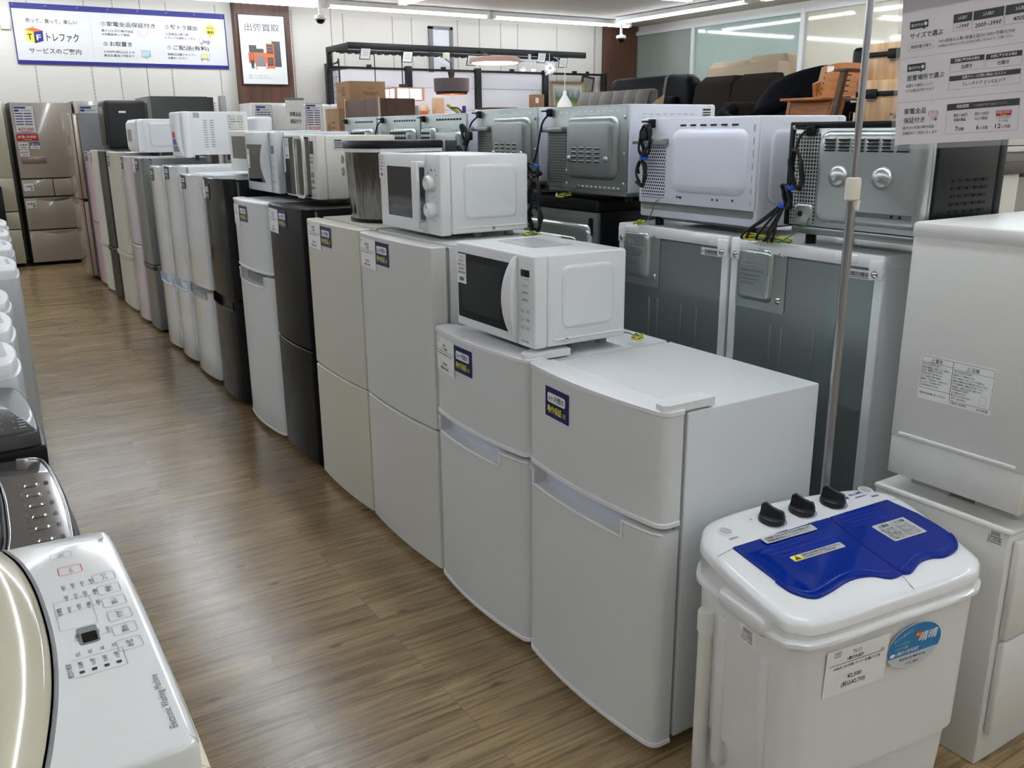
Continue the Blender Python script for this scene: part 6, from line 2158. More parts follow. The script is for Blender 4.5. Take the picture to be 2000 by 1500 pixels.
t = thing('poster', 'framed white poster with orange furniture picture on the brown column', 'poster', (3.402, 11.765, 2.005))
m = MB()
m.rect((-0.008, 0, -0.008), *FY, 0, 0, 0.596, 0.836, 0.012, mat('poster_frame', (40, 26, 22), 0.4), 0.016)
m.build('frame', t, 0)
m = MB()
O = (0.004, -0.013, 0.004)
m.rect(O, *FY, 0, 0, 0.570, 0.810, 0.0, PAPER, 0.001)
D = 0.001
PGR = mat('poster_grey', (84, 84, 86), 0.5)
POR = mat('poster_orange', (234, 112, 60), 0.5)
PCH = mat('poster_chair_grey', (136, 128, 134), 0.5)
m.text(O, *FY, '出張買取', 0.285, 0.635, 0.095, D, INKG, 'c', 0.44)
m.text(O, *FY, '大型家具・家電などお持ち込みが', 0.285, 0.575, 0.022, D, INKL, 'c', 0.39)
m.text(O, *FY, 'お気軽にご相談ください', 0.285, 0.535, 0.022, D, INKL, 'c', 0.31)
m.rect(O, *FY, 0.10, 0.365, 0.095, 0.095, D, PGR)
m.rect(O, *FY, 0.19, 0.365, 0.095, 0.055, D, PGR)
m.flat(O, *FY, [(0.392, 0.21), (0.504, 0.21), (0.500, 0.515), (0.392, 0.515)], D, PGR)
m.rect(O, *FY, 0.086, 0.25, 0.235, 0.124, 0.0015, POR)
m.rect(O, *FY, 0.315, 0.19, 0.102, 0.295, 0.002, POR)
for z, hh in ((0.365, 0.11), (0.22, 0.10)):
    m.rect(O, *FY, 0.326, z, 0.08, hh, 0.0025, PGR)
    for q in (0.33, 0.66):
        m.rect(O, *FY, 0.326, z + hh * q, 0.08, 0.004, 0.003, POR)
for x in (0.318, 0.408):
    m.rect(O, *FY, x, 0.172, 0.006, 0.02, 0.002, POR)
m.flat(O, *FY, [(0.18, 0.30), (0.29, 0.30), (0.275, 0.345), (0.195, 0.345)], 0.0035, PCH)
m.flat(O, *FY, [(0.175, 0.235), (0.30, 0.235), (0.285, 0.30), (0.19, 0.30)], 0.003, PCH)
m.rect(O, *FY, 0.175, 0.212, 0.125, 0.026, 0.004, PCH)
for x in (0.172, 0.298):
    m.rect(O, *FY, x, 0.17, 0.007, 0.10, 0.0045, POR)
m.rect(O, *FY, 0.115, 0.185, 0.035, 0.10, 0.004, PGR)
m.ring(O, *FY, 0.132, 0.30, 0.045, 0.14, 0.022, 0.009, 0.004, PGR)
m.text(O, *FY, '詳細サービスをご用意しております', 0.07, 0.093, 0.018, D, INKL, 'l', 0.26)
m.text(O, *FY, '店舗スタッフまでお問い合わせください', 0.07, 0.065, 0.018, D, INKL, 'l', 0.30)
m.build('print', t, 0)

# ------------------------------------------------------------------ large fridges against the back wall (doors face the camera side, -Y)
def price_sheet(parent, O, w, h, price, full=True):
    m = MB()
    m.rect(O, *FY, 0, 0, w, h, 0.002, PAPER, 0.002)
    m.ring(O, *FY, w / 2, h / 2, w, h, 0.006, 0.004, 0.003, BLUE)
    m.rect(O, *FY, 0.012, h - 0.035, w * 0.55, 0.02, 0.004, BLUE)
    m.rect(O, *FY, 0.012, h - 0.065, w * 0.22, 0.02, 0.004, NAVYB)
    m.rect(O, *FY, w * 0.35, h - 0.060, w * 0.5, 0.010, 0.004, INKL)
    k = 0
    z = h - 0.09
    while z > (0.07 if price else 0.01):
        for c_ in range(2 if price else 4):
            cw = (w - 0.03) / (2 if price else 4)
            m.rect(O, *FY, 0.014 + c_ * cw, z, cw * 0.86, 0.010, 0.004, NAVYB)
        z -= 0.028
        k += 1
    if price:
        m.text(O, *FY, price, w / 2, 0.022, 0.045, 0.004, RED, 'c', w * 0.76)
        m.rect(O, *FY, w * 0.2, 0.010, w * 0.6, 0.005, 0.004, RED)
    return m.build('price_sheet', parent, 0)

TAU = mat('taupe_gloss_door', (174, 163, 150), 0.16, coat=0.5, bump=(5, 0.04))
TAUS = mat('taupe_side', (92, 84, 78), 0.4)
t = thing('refrigerator', 'tall taupe fridge priced at 77,000 yen against the back wall', 'refrigerator', (1.035, 11.25, 0), 0, 'large fridges against the back wall')
MB().box(-0.302, 0.05, 0.03, 0.302, 0.64, 1.752, TAUS, 0.006).build('cabinet', t)
def slab(x0, z0, x1, z1, name, mt, scoop=False):
    m = MB()
    m.box(x0, 0.0, z0, x1, 0.048, z1, mt, 0.008)
    if scoop:
        m.loft([[(x0 + (x1 - x0) * (0.18 + 0.64 * k / 10), -0.004 - 0.0, z1 - 0.012 - 0.03 * math.sin(math.pi * k / 10)) for k in range(11)],
                [(x0 + (x1 - x0) * (0.18 + 0.64 * k / 10), -0.010, z1 - 0.002 - 0.006 * math.sin(math.pi * k / 10)) for k in range(11)]], CHROME, False, False, False)
    return m.build(name, t, 35)
d = slab(-0.30, 0.958, 0.30, 1.752, 'door', TAU)
slab(-0.30, 0.762, 0.008, 0.945, 'drawer', TAU)
slab(0.014, 0.762, 0.30, 0.945, 'drawer', TAU)
d2 = slab(-0.30, 0.40, 0.30, 0.745, 'drawer', TAU, True)
slab(-0.30, 0.04, 0.30, 0.388, 'drawer', TAU, True)
m = MB()
m.box(-0.266, -0.012, 1.114, -0.022, 0.002, 1.184, mat('taupe_handle', (140, 126, 114), 0.3, metal=0.4), 0.004)
m.build('handle', d, 35)
price_sheet(d, (-0.275, -0.001, 1.436), 0.20, 0.286, '¥77,000')
m = MB()
O = (-0.280, -0.001, 1.352)
m.rect(O, *FY, 0, 0, 0.21, 0.072, 0.002, RED, 0.002)
m.text(O, *FY, '家電1年保証', 0.105, 0.032, 0.03, 0.003, PAPER, 'c', 0.18)
m.text(O, *FY, '対象商品', 0.105, 0.009, 0.016, 0.003, YEL, 'c', 0.08)
m.build('warranty_label', d, 0)
for (x, z, w_, h_, s, mt) in ((-0.272, 1.267, 0.094, 0.072, '冷蔵室', PAPER), (-0.157, 1.269, 0.09, 0.069, '省エネ', BLUE), (-0.268, 1.191, 0.09, 0.068, '返金保証', PAPER)):
    m = MB()
    m.rect((x, -0.001, z), *FY, 0, 0, w_, h_, 0.002, PAPER, 0.002)
    if mt is BLUE:
        m.rect((x, -0.001, z), *FY, 0, h_ * 0.5, w_, h_ * 0.5, 0.003, BLUE)
    m.text((x, -0.001, z), *FY, s, w_ / 2, h_ * 0.5 if mt is PAPER else h_ * 0.6, 0.022, 0.004, INK if mt is PAPER else PAPER, 'c', w_ * 0.8)
    m.rect((x, -0.001, z), *FY, w_ * 0.2, h_ * 0.2, w_ * 0.6, h_ * 0.1, 0.003, INKG)
    m.build('sticker', d, 0)
for (dd, z, s) in ((None, 0.823, '冷凍室'), (d2, 0.636, '野菜室')):
    m = MB()
    O = (-0.284, -0.001, z)
    m.rect(O, *FY, 0, 0, 0.098, 0.078, 0.002, PAPER, 0.002)
    m.text(O, *FY, s, 0.048, 0.038, 0.024, 0.003, INK, 'c', 0.075)
    m.flat(O, *FY, [(0.06, 0.012), (0.085, 0.014), (0.088, 0.026), (0.07, 0.028)], 0.003, INKG)
    m.build('sticker', dd or t, 0)

CHAMP = mat('champagne_gloss_door', (196, 192, 168), 0.12, coat=0.6)
t = thing('refrigerator', 'champagne glass-front fridge cut by the picture edge, next to the taupe one', 'refrigerator', (0.34, 11.25, 0), 0, 'large fridges against the back wall')
MB().box(-0.325, 0.05, 0.03, 0.325, 0.64, 1.79, mat('olive_side', (70, 68, 60), 0.4), 0.006).build('cabinet', t)
slab(-0.325, 0.978, 0.325, 1.79, 'door', CHAMP)
slab(-0.325, 0.612, 0.325, 0.965, 'drawer', CHAMP)
slab(-0.325, 0.42, 0.325, 0.602, 'drawer', CHAMP)
slab(-0.325, 0.04, 0.325, 0.41, 'drawer', CHAMP)
m = MB()
m.box(-0.325, -0.004, 0.966, 0.325, 0.03, 0.977, mat('rose_gold_trim', (196, 160, 150), 0.3, metal=0.5))
m.build('trim', t)
# slim black upright panel before it
t = thing('panel_heater', 'slim black upright panel standing before the champagne fridge', 'heater', (0.49, 10.98, 0))
MB().box(-0.03, -0.02, 0.03, 0.035, 0.22, 0.90, BLACK, 0.012).build('panel', t)
MB().box(-0.05, -0.05, 0.0, 0.05, 0.24, 0.03, BLACK, 0.006).build('base', t)

BEIGD = mat('beige_gloss_door', (200, 192, 180), 0.16, coat=0.5)
t = thing('refrigerator', 'beige fridge behind the greige end fridge, showing only its top with a blue-headed sheet', 'refrigerator', (1.67, 11.25, 0), 0, 'large fridges against the back wall')
MB().box(-0.308, 0.05, 0.03, 0.308, 0.64, 1.772, TAUS, 0.006).build('cabinet', t)
d = slab(-0.308, 0.95, 0.308, 1.772, 'door', BEIGD)
slab(-0.308, 0.50, 0.308, 0.94, 'drawer', BEIGD)
slab(-0.308, 0.04, 0.308, 0.49, 'drawer', BEIGD)
price_sheet(d, (-0.262, -0.001, 1.47), 0.20, 0.255, None)

WGF = mat('white_gloss_fridge', (228, 226, 220), 0.14, coat=0.5)
WGS = mat('white_fridge_side', (214, 214, 208), 0.4)
t = thing('refrigerator', 'white fridge beside the brown column, a blue-edged sheet on its door', 'refrigerator', (3.62, 11.25, 0), 0, 'large fridges against the back wall')
MB().box(-0.30, 0.05, 0.03, 0.30, 0.5, 1.765, WGS, 0.006).build('cabinet', t)
d = slab(-0.30, 0.9, 0.30, 1.765, 'door', WGF)
slab(-0.30, 0.04, 0.30, 0.89, 'door', WGF)
price_sheet(d, (-0.25, -0.001, 1.46), 0.205, 0.28, None)
t = thing('refrigerator', 'white fridge priced at 110,000 yen beside the white standing sign', 'refrigerator', (4.235, 11.20, 0), 0, 'large fridges against the back wall')
MB().box(-0.275, 0.06, 0.03, 0.275, 0.52, 1.75, WGS, 0.01).build('cabinet', t)
m = MB()
m.box(-0.278, 0.0, 0.9, 0.08, 0.058, 1.755, WGF, 0.03, 0.04, 4)
d = m.build('door', t, 45)
m = MB()
m.box(0.09, 0.0, 0.9, 0.278, 0.058, 1.755, WGF, 0.03, 0.04, 4)
m.build('door', t, 45)
m = MB()
m.box(-0.278, 0.0, 0.04, 0.278, 0.058, 0.89, WGF, 0.02)
m.build('drawer', t, 45)
price_sheet(d, (-0.25, -0.006, 1.43), 0.215, 0.33, '¥110,000')
m = MB()
m.rect((-0.245, -0.006, 1.345), *FY, 0, 0, 0.21, 0.07, 0.002, RED, 0.002)
m.build('warranty_label', d, 0)
# tall white sign between them
t = thing('hanging_sign', 'narrow white standing sign with a pink heart between the two white back-wall fridges', 'sign', (3.80, 11.05, 0))
m = MB()
m.box(-0.115, 0.0, 0.95, 0.115, 0.006, 1.80, PAPER)
O = (-0.115, 0.0, 0.95)
m.text(O, *FY, '家電全品', 0.115, 0.66, 0.055, 0.002, INK, 'c', 0.14)
m.text(O, *FY, '保証付き', 0.115, 0.575, 0.055, 0.002, INK, 'c', 0.14)
hp2 = []
for k in range(24):
    a = 2 * math.pi * k / 24
    hp2.append((0.115 + 0.0030 * 16 * math.sin(a) ** 3 * 0.75, 0.42 + 0.0045 * (13 * math.cos(a) - 5 * math.cos(2 * a) - 2 * math.cos(3 * a) - math.cos(4 * a))))
m.flat(O, *FY, hp2, 0.002, mat('pink_line', (206, 150, 160)))
m.flat(O, *FY, [(0.115 + (x - 0.115) * 0.88, 0.42 + (y - 0.42) * 0.9) for x, y in hp2], 0.003, mat('pale_pink', (240, 214, 216)))
for k in range(3):
    m.rect(O, *FY, 0.03, 0.50 - k * 0.012, 0.17, 0.003, 0.002, INKL)
m.build('sign_sheet', t, 0)
m = MB()
m.box(-0.12, -0.006, 1.795, 0.12, 0.012, 1.82, GRAYPL, 0.003)
m.build('top_rail', t, 0)
m = MB()
m.cyl((0, 0.016, 0.02), (0, 0.016, 1.80), 0.008, POLEM, 10)
m.box(-0.12, -0.10, 0.0, 0.12, 0.13, 0.02, GRAYPL, 0.004)
m.build('stand', t, 30)
# two narrow fans / heaters leaning by the wall
for (x, nm, lb, mt, h_) in ((2.99, 'tower_fan', 'slim pinkish white tower beside the tall dark grey fridge top', mat('pinkish_white', (226, 212, 208), 0.4), 1.84), (3.10, 'tower_fan', 'slim grey tower against the wall, next to the pinkish white one', mat('mid_grey_shell', (150, 148, 152), 0.4), 1.86)):
    t = thing(nm, lb, 'tower fan', (x, 11.7, 0))
    MB().box(-0.036, -0.06, 0.04, 0.036, 0.06, h_, mt, 0.012).build('body', t)
    m = MB()
    for k in range(6):
        m.box(-0.02, -0.0615, h_ - 0.08 - k * 0.03, 0.02, -0.058, h_ - 0.065 - k * 0.03, INKL)
    m.build('grille', t, 0)
    MB().box(-0.046, -0.10, 0.0, 0.046, 0.10, 0.04, mt, 0.01).build('base', t)

# ------------------------------------------------------------------ cabinet and cartons behind the rear row
KRAFT = mat('kraft_cardboard', (164, 130, 96), 0.8, var=0.06, vscale=8)
KRAFTI = mat('carton_print', (112, 80, 58), 0.8)
DKWOOD = wood_mat('dark_walnut_panel', (66, 40, 27), (98, 64, 42), (12, 12, 1.0), 0.45)
t = thing('bookcase', 'dark walnut bookcase end with pale edges, behind the farthest grey ovens', 'bookcase', (3.786, 8.5, 0))
for (x0, y0, x1, y1) in ((0.0, 0.012, 0.02, 0.888),):
    MB().box(x0, y0, 0.0, x1, y1, 1.735, DKWOOD, 0.002).build('side_panel', t)
MB().box(0.012, 0.0, 0.0, 0.392, 0.02, 1.735, DKWOOD, 0.002).build('back_panel', t)
MB().box(0.372, 0.02, 0.0, 0.392, 0.888, 1.735, DKWOOD, 0.002).build('side_panel', t)
MB().box(0.02, 0.02, 1.705, 0.372, 0.888, 1.733, DKWOOD, 0.002).build('top', t)
MB().box(0.02, 0.02, 0.05, 0.372, 0.888, 0.08, DKWOOD, 0.002).build('shelf', t)
MB().box(0.02, 0.02, 0.9, 0.372, 0.888, 0.92, DKWOOD, 0.002).build('shelf', t)
PALE = mat('pale_edge_band', (206, 188, 166), 0.5)
for y in (-0.002, 0.882):
    MB().box(-0.006, y, 0.0, 0.010, y + 0.014, 1.75, PALE, 0.001).build('edge_band', t)
def carton(label, x0, y0, x1, y1, z0, z1, name='cardboard_box'):
    t = thing(name, label, 'box', ((x0 + x1) / 2, (y0 + y1) / 2, z0), 0, 'stacked cartons')
    w, d, h = x1 - x0, y1 - y0, z1 - z0
    m = MB()
    m.box(-w / 2, -d / 2, 0, w / 2, d / 2, h - 0.004, KRAFT, 0.003)
    m.build('carton', t)
    for s in (-1, 1):
        MB().box(-w / 2 + 0.001, s * d / 4 - d / 4 + 0.002, h - 0.004, w / 2 - 0.001, s * d / 4 + d / 4 - 0.002, h, KRAFT).build('flap', t)
    m = MB()
    O = (-w / 2, -d / 2, 0)
    m.text(O, *FY, 'BRUNO', w * 0.6, h * 0.72, 0.02, 0.001, KRAFTI, 'c', 0.05)
    for k in range(4):
        m.rect(O, *FY, w * 0.35 + 0.01 * k, h * (0.60 - 0.035 * k), w * 0.45 - 0.02 * k, 0.004, 0.001, KRAFTI)
    O2 = (-w / 2, d / 2, 0)
    m.rect(O2, *FX, d * 0.2, h * 0.62, d * 0.08, h * 0.12, 0.001, KRAFTI)
    for k in range(4):
        m.rect(O2, *FX, d * 0.4, h * (0.75 - 0.09 * k), d * 0.28, 0.012, 0.001, KRAFTI)
    m.build('lettering', t, 0)
    return t
BX, BY = 3.893, 9.5
t = thing('pallet_stand', 'low grey stand under the stacked cartons behind the walnut bookcase', 'stand', (4.06, 9.72, 0))
MB().box(-0.32, -0.21, 0.0, 0.30, 0.21, 1.05, GRAYPL, 0.004).build('body', t)
carton('lower cardboard carton jutting out beside the white fridge with the price of 110,000 yen', 3.76, 9.52, 4.08, 9.92, 1.05, 1.66)
carton('big upper cardboard carton, topmost above the walnut bookcase', 3.893, 9.5, 4.314, 9.9, 1.66, 1.945)

# ------------------------------------------------------------------ lighting display: black overhead frame, partition, lamps
BLKMET = mat('black_powder_coat', (20, 20, 22), 0.45)
t = thing('overhead_frame', 'black steel lighting frame spanning above the lamps', 'display frame', (4.33, 11.2, 0))
zR = 2.40
m = MB()
m.box(-0.03, -0.70, zR - 0.035, 0.03, 0.0, zR + 0.03, BLKMET, 0.004)
m.build('side_beam', t)
m = MB()
m.box(-0.03, -0.73, zR - 0.04, 3.46, -0.67, zR + 0.035, BLKMET, 0.004)
m.build('front_beam', t)
m = MB()
m.box(-0.0, -0.30, zR - 0.05, 3.40, -0.26, zR - 0.01, BLKMET, 0.003)
for k in range(34):
    m.box(0.05 + k * 0.1, -0.31, zR - 0.06, 0.09 + k * 0.1, -0.25, zR - 0.045, mat('track_slot', (44, 44, 46), 0.4))
m.build('light_track', t)
m = MB()
m.box(-0.03, -0.06, 2.18, 0.03, 0.0, zR - 0.03, BLKMET, 0.004)
m.box(-0.03, -0.02, 2.18, 0.24, 0.02, 2.21, BLKMET, 0.004)
m.box(0.20, 0.0, 2.18, 0.24, 0.56, 2.21, BLKMET, 0.004)
m.build('post', t)
m = MB()
m.box(3.20, -0.70, zR - 0.01, 3.23, 0.685, zR + 0.015, BLKMET)
m.build('wall_arm', t)
t = thing('display_partition', 'black framed partition with white backing boards behind the lamps', 'partition', (4.55, 11.8, 0))
WB = mat('white_backing_board', (246, 244, 250), 0.5, bump=(2, 0.05))
xs = [0.0, 1.16, 2.27, 3.45, 4.56]
for i, x in enumerate(xs):
    m = MB()
    wd = 0.085 if i in (0, 1, 2, 3) else 0.05
    m.box(x - wd / 2, -0.05, 0.0, x + wd / 2, 0.03, 2.28 if i != 4 else 2.26, BLKMET, 0.004)
    m.build('post', t)
for i in range(4):
    m = MB()
    m.box(xs[i], -0.02, 2.225, xs[i + 1], 0.012, 2.255, BLKMET, 0.003)
    m.box((xs[i] + xs[i + 1]) / 2 - 0.03, -0.03, 2.235, (xs[i] + xs[i + 1]) / 2 + 0.03, 0.02, 2.285, BLKMET, 0.003)
    m.build('top_rail', t)
for i in range(3):
    m = MB()
    m.box(xs[i] + 0.05, 0.0, 0.3, xs[i + 1] - 0.05, 0.012, 2.21, WB)
    for k in range(6):
        m.box(xs[i] + 0.05, -0.004, 0.5 + k * 0.3, xs[i + 1] - 0.05, 0.002, 0.504 + k * 0.3, INKL)
    m.build('backing_board', t)
m = MB()
for k in range(9):
    m.cyl((-0.02 + 0.0, -0.06 - k * 0.045, 1.2), (-0.02, -0.06 - k * 0.045, 2.22), 0.003, BLKMET, 6)
for k in range(12):
    m.cyl((-0.02, -0.05, 1.2 + k * 0.09), (-0.02, -0.43, 1.2 + k * 0.09), 0.003, BLKMET, 6)
m.tube(smooth_path([(-0.02, -0.05, 2.24), (-0.02, -0.38, 2.27), (-0.02, -0.43, 2.22), (-0.02, -0.43, 1.2)], 4), 0.011, BLKMET, 8)
m.build('wire_grid', t, 40)
# price plates clipped under the frame
for (px, pz, yy, lb) in ((4.40, 2.30, 10.40, 'small framed price plate at the corner end of the black lighting frame'), (4.96, 2.285, 10.42, 'small framed price plate above the wooden lattice lamp'), (5.86, 2.27, 10.42, 'small framed price plate between the dark pendant and the disc lamp'), (6.93, 2.335, 10.42, 'small framed price plate above the white spotlights'), (7.28, 2.285, 10.42, 'small framed price plate at the far end of the black lighting frame')):
    t = thing('price_plate', lb, 'price plate', (px + 0.08, yy, pz), 0, 'price plates on the frame')
    m = MB()
    pts = [(-0.075, -0.062), (0.06, -0.062), (0.085, 0.07), (-0.05, 0.07)]
    m.flat((0, 0, 0), *FY, pts, 0.0, BLKMET, 0.008)
    m.build('holder', t, 0)
    m = MB()
    m.flat((0, 0, 0), *FY, [(x * 0.88, y * 0.86) for x, y in pts], 0.002, PAPER)
    for k in range(4):
        m.rect((0, 0, 0), *FY, -0.035 + 0.004 * k, -0.02 + k * 0.018, 0.075, 0.004, 0.004, INKL)
    m.build('card', t, 0)
    MB().cyl((0, 0.012, 0.0), (0, 0.03, 2.37 - pz), 0.006, BLKMET, 8).build('clip', t)
WARM = emit('warm_bulb_glow', (255, 190, 110), 40.0)
COOL = emit('cool_lamp_glow', (250, 244, 255), 14.0)
# dark drum pendant
t = thing('pendant_lamp', 'dark taupe drum pendant lamp glowing amber inside, hanging from the black frame', 'pendant lamp', (5.58, 10.3, 2.04))
m = MB()
TAUP = mat('taupe_fabric', (84, 76, 74), 0.8, bump=(200, 0.1))
AMB = mat('gold_lining', (196, 128, 60), 0.4, metal=0.3)
m.lathe([(0.218, -0.155), (0.222, 0.0), (0.205, 0.0), (0.19, -0.003)], TAUP, 32, cap0=False, cap1=False)
m.lathe([(0.195, -0.185), (0.205, -0.11)], mat('taupe_fabric_dark', (48, 40, 38), 0.8), 32, cap0=False, cap1=False)
m.lathe([(0.19, -0.003), (0.02, 0.0)], TAUP, 32, cap0=False, cap1=False)
m.build('shade', t, 40)
m = MB()
m.lathe([(0.19, -0.18), (0.20, -0.02), (0.03, -0.012)], AMB, 32, cap0=False, cap1=False)
m.build('lining', t, 40)
m = MB()
m.lathe([(0.01, -0.05), (0.035, -0.07), (0.045, -0.10), (0.03, -0.13), (0.005, -0.14)], WARM, 16)
m.build('bulb', t, 40)
m = MB()
m.lathe([(0.03, 0.0), (0.045, 0.085), (0.012, 0.092)], mat('dark_wood_cap', (52, 34, 26), 0.5), 16)
m.build('cap', t, 40)
m = MB()
m.tube([(0, 0, 0.09), (0, 0, 0.18), (0.0, 0.3, 0.30), (0.0, 0.6, 0.315)], 0.006, BLKMET, 6)
m.box(-0.03, 0.10, 0.24, 0.04, 0.16, 0.315, mat('ivory_connector', (228, 222, 206), 0.5), 0.004)
m.tube(smooth_path([(-0.16, 0.12, 0.25), (-0.12, 0.08, 0.2), (0.0, 0.02, 0.13)], 4), 0.006, mat('ivory_connector', (228, 222, 206)), 6)
m.cyl((0.005, 0.0, -0.14), (0.005, 0.0, -0.255), 0.004, mat('ivory_connector', (228, 222, 206)), 6)
m.build('cord', t, 40)
# disc ceiling lamp
t = thing('disc_lamp', 'round pink-beige disc lamp hung under the black frame', 'lamp', (6.087, 10.08, 2.281))
m = MB()
m.lathe([(0.02, 0.02), (0.285, 0.012), (0.315, -0.005), (0.315, -0.055), (0.30, -0.055)], mat('pinkish_wood_rim', (164, 132, 122), 0.5), 40)
m.build('rim', t, 40)
MB().lathe([(0.302, -0.052), (0.27, -0.064), (0.01, -0.068)], emit('pinkish_disc_glow', (255, 236, 246), 7.0), 40).build('diffuser', t, 40)
MB().cyl((0, 0.0, 0.01), (0, 0.40, 0.12), 0.008, BLKMET, 8).build('hanger', t)
# wooden lattice ceiling lamps
def lattice(label, cx, cy, cz, w, h, mulx=0.0):
    t = thing('lattice_lamp', label, 'lamp', (cx, cy, cz), R(0), 'lattice lamps')
    LW = mat('light_pine', (206, 160, 136), 0.5)
    m = MB()
    for sx in (-1, 1):
        for sy in (-1, 1):
            m.box(sx * w / 2 - 0.014, sy * w / 2 - 0.014, -h, sx * w / 2 + 0.014, sy * w / 2 + 0.014, 0.0, LW)
    for z in (-h + 0.006, -0.006):
        for s in (-1, 1):
            m.box(-w / 2, s * w / 2 - 0.008, z - 0.007, w / 2, s * w / 2 + 0.008, z + 0.007, LW)
            m.box(s * w / 2 - 0.008, -w / 2, z - 0.007, s * w / 2 + 0.008, w / 2, z + 0.007, LW)
    for s in (-1, 1):
        m.box(-0.005, s * w / 2 - 0.006, -h, 0.005, s * w / 2 + 0.006, 0, LW)
        m.box(s * w / 2 - 0.006, -0.005, -h, s * w / 2 + 0.006, 0.005, 0, LW)
    m.build('lattice', t, 0)
    m = MB()
    m.box(-w / 2 + 0.012, -w / 2 + 0.012, -h + 0.004, w / 2 - 0.012, w / 2 - 0.012, -0.01, MATS.get('paper_glow') or emit('paper_glow', (244, 238, 250), 1.5))
    m.build('paper_shade', t, 0)
    m = MB()
    m.lathe([(0.05, 0.0), (0.05, 0.045), (0.01, 0.05)], BLKMET, 12)
    m.cyl((0, 0, 0.04), (0, 0, 2.38 - cz), 0.006, BLKMET, 6)
    m.build('cord', t, 40)
lattice('larger square wooden lattice lamp glowing beside the dark pendant', 4.98, 10.45, 1.925, 0.36, 0.15)
lattice('smaller square wooden lattice lamp peeping out behind the cardboard carton', 4.827, 10.92, 1.88, 0.26, 0.11)
# white spotlight bar and crystal lamp
t = thing('spotlight_bar', 'white bar with two small spotlights hanging near the end of the black frame', 'spotlight', (6.79, 10.37, 2.296))
MB().box(-0.16, -0.015, -0.01, 0.16, 0.015, 0.012, WPLAST, 0.004).build('bar', t)
for x in (-0.10, 0.06):
    m = MB()
    m.cyl((x, 0, -0.005), (x, 0, -0.08), 0.006, WPLAST, 8)
    m.lathe([(0.012, -0.075), (0.022, -0.09), (0.034, -0.115)], WPLAST, 16, at=(x, 0, 0), cap1=False)
    s_ = m.build('spotlight', t, 40)
    MB().lathe([(0.033, -0.112), (0.028, -0.128), (0.005, -0.135)], COOL, 16, at=(x, 0, 0)).build('bulb', s_, 40)
m = MB()
m.cyl((0.0, 0, 0.012), (0.0, 0.0, 0.075), 0.02, WPLAST, 8)
m.build('mount', t)
t = thing('crystal_lamp', 'cluster of clear glass petals lit white, beside the two spotlights', 'lamp', (7.13, 10.4, 2.205))
m = MB()
for k in range(14):
    a, b = R(k * 137.5), R(-70 + 140 * k / 13)
    d = Vector((math.cos(a) * math.cos(b), math.sin(a) * math.cos(b), math.sin(b)))
    T = d.to_track_quat('Z', 'Y').to_matrix().to_4x4()
    m.lathe([(0.004, 0.03), (0.026, 0.06), (0.02, 0.085), (0.002, 0.10)], mat('frosted_petal', (236, 242, 250), 0.2, coat=0.3), 8, T=T)
m.build('petals', t, 40)
MB().lathe([(0.002, -0.045), (0.045, 0.0), (0.002, 0.045)], COOL, 12).build('bulb', t, 40)
MB().cyl((0, 0.0, 0.05), (0, 0.0, 0.19), 0.005, WPLAST, 8).build('cord', t)
# small white teardrop pendant
t = thing('pendant_lamp', 'small white teardrop pendant lamp in front of the landscape painting', 'pendant lamp', (7.24, 10.2, 1.72))
m = MB()
m.lathe([(0.008, 0.20), (0.022, 0.185), (0.028, 0.14), (0.06, 0.09), (0.098, 0.03), (0.108, -0.04), (0.095, -0.09)], mat('milk_glass', (236, 234, 228), 0.3), 28, cap1=False)
m.build('shade', t, 50)
MB().lathe([(0.09, -0.085), (0.05, -0.08), (0.005, -0.07)], WARM, 20).build('bulb', t, 50)
m = MB()
m.tube([(0, 0, 0.19), (0, 0, 0.50), (0, 0.2, 0.62), (0, 0.3, 0.65)], 0.005, WPLAST, 6)
m.build('cord', t, 40)

# ------------------------------------------------------------------ sideboard behind the lamps with the small things on it
OAK = wood_mat('light_oak', (196, 158, 112), (216, 182, 138), (10, 1.2, 10), 0.5)
t = thing('display_shelf', 'long pale display shelf under the lamps, mostly hidden by the ovens', 'shelf', (5.9, 11.15, 0))
MB().box(-1.35, -0.25, 1.50, 1.20, 0.25, 1.54, OAK, 0.004).build('top', t)
for x in (-1.3, 1.15):
    MB().box(x - 0.03, -0.22, 0, x + 0.03, 0.22, 1.5, OAK, 0.004).build('side_panel', t)
zS = 1.541
def at(px, y, z):
    return (px, y, z)
t = thing('wooden_stool', 'little pale wooden stool standing under the dark pendant lamp', 'stool', (5.80, 11.1, zS))
MB().box(-0.07, -0.05, 0.10, 0.07, 0.05, 0.30, mat('pale_beech', (226, 190, 152), 0.5), 0.006).build('backrest', t)
for x in (-0.055, 0.055):
    MB().cyl((x, 0, 0), (x, 0, 0.11), 0.008, mat('pale_beech', (226, 190, 152)), 8).build('leg', t)
t = thing('picture_frame', 'small teal picture panel beside the clay pot', 'picture', (5.42, 11.2, zS))
MB().box(-0.11, 0.0, 0.0, 0.13, 0.015, 0.20, mat('teal_print', (104, 150, 154), 0.5), 0.002).build('panel', t)
MB().box(-0.12, 0.012, -0.0, 0.14, 0.02, 0.21, PALE, 0.002).build('frame', t)
t = thing('plant_pot', 'tiny terracotta pot before the teal picture panel', 'pot', (5.56, 11.05, zS))
MB().lathe([(0.035, 0.0), (0.05, 0.11), (0.055, 0.112), (0.055, 0.13), (0.045, 0.13)], mat('terracotta', (206, 122, 92), 0.7), 16).build('pot', t)
t = thing('wicker_basket', 'pale round wicker shape beside the terracotta pot', 'basket', (5.65, 11.25, zS))
MB().lathe([(0.05, 0.0), (0.085, 0.06), (0.09, 0.14), (0.06, 0.20), (0.02, 0.22)], mat('pale_wicker', (228, 196, 166), 0.7, bump=(120, 0.4)), 18).build('body', t)
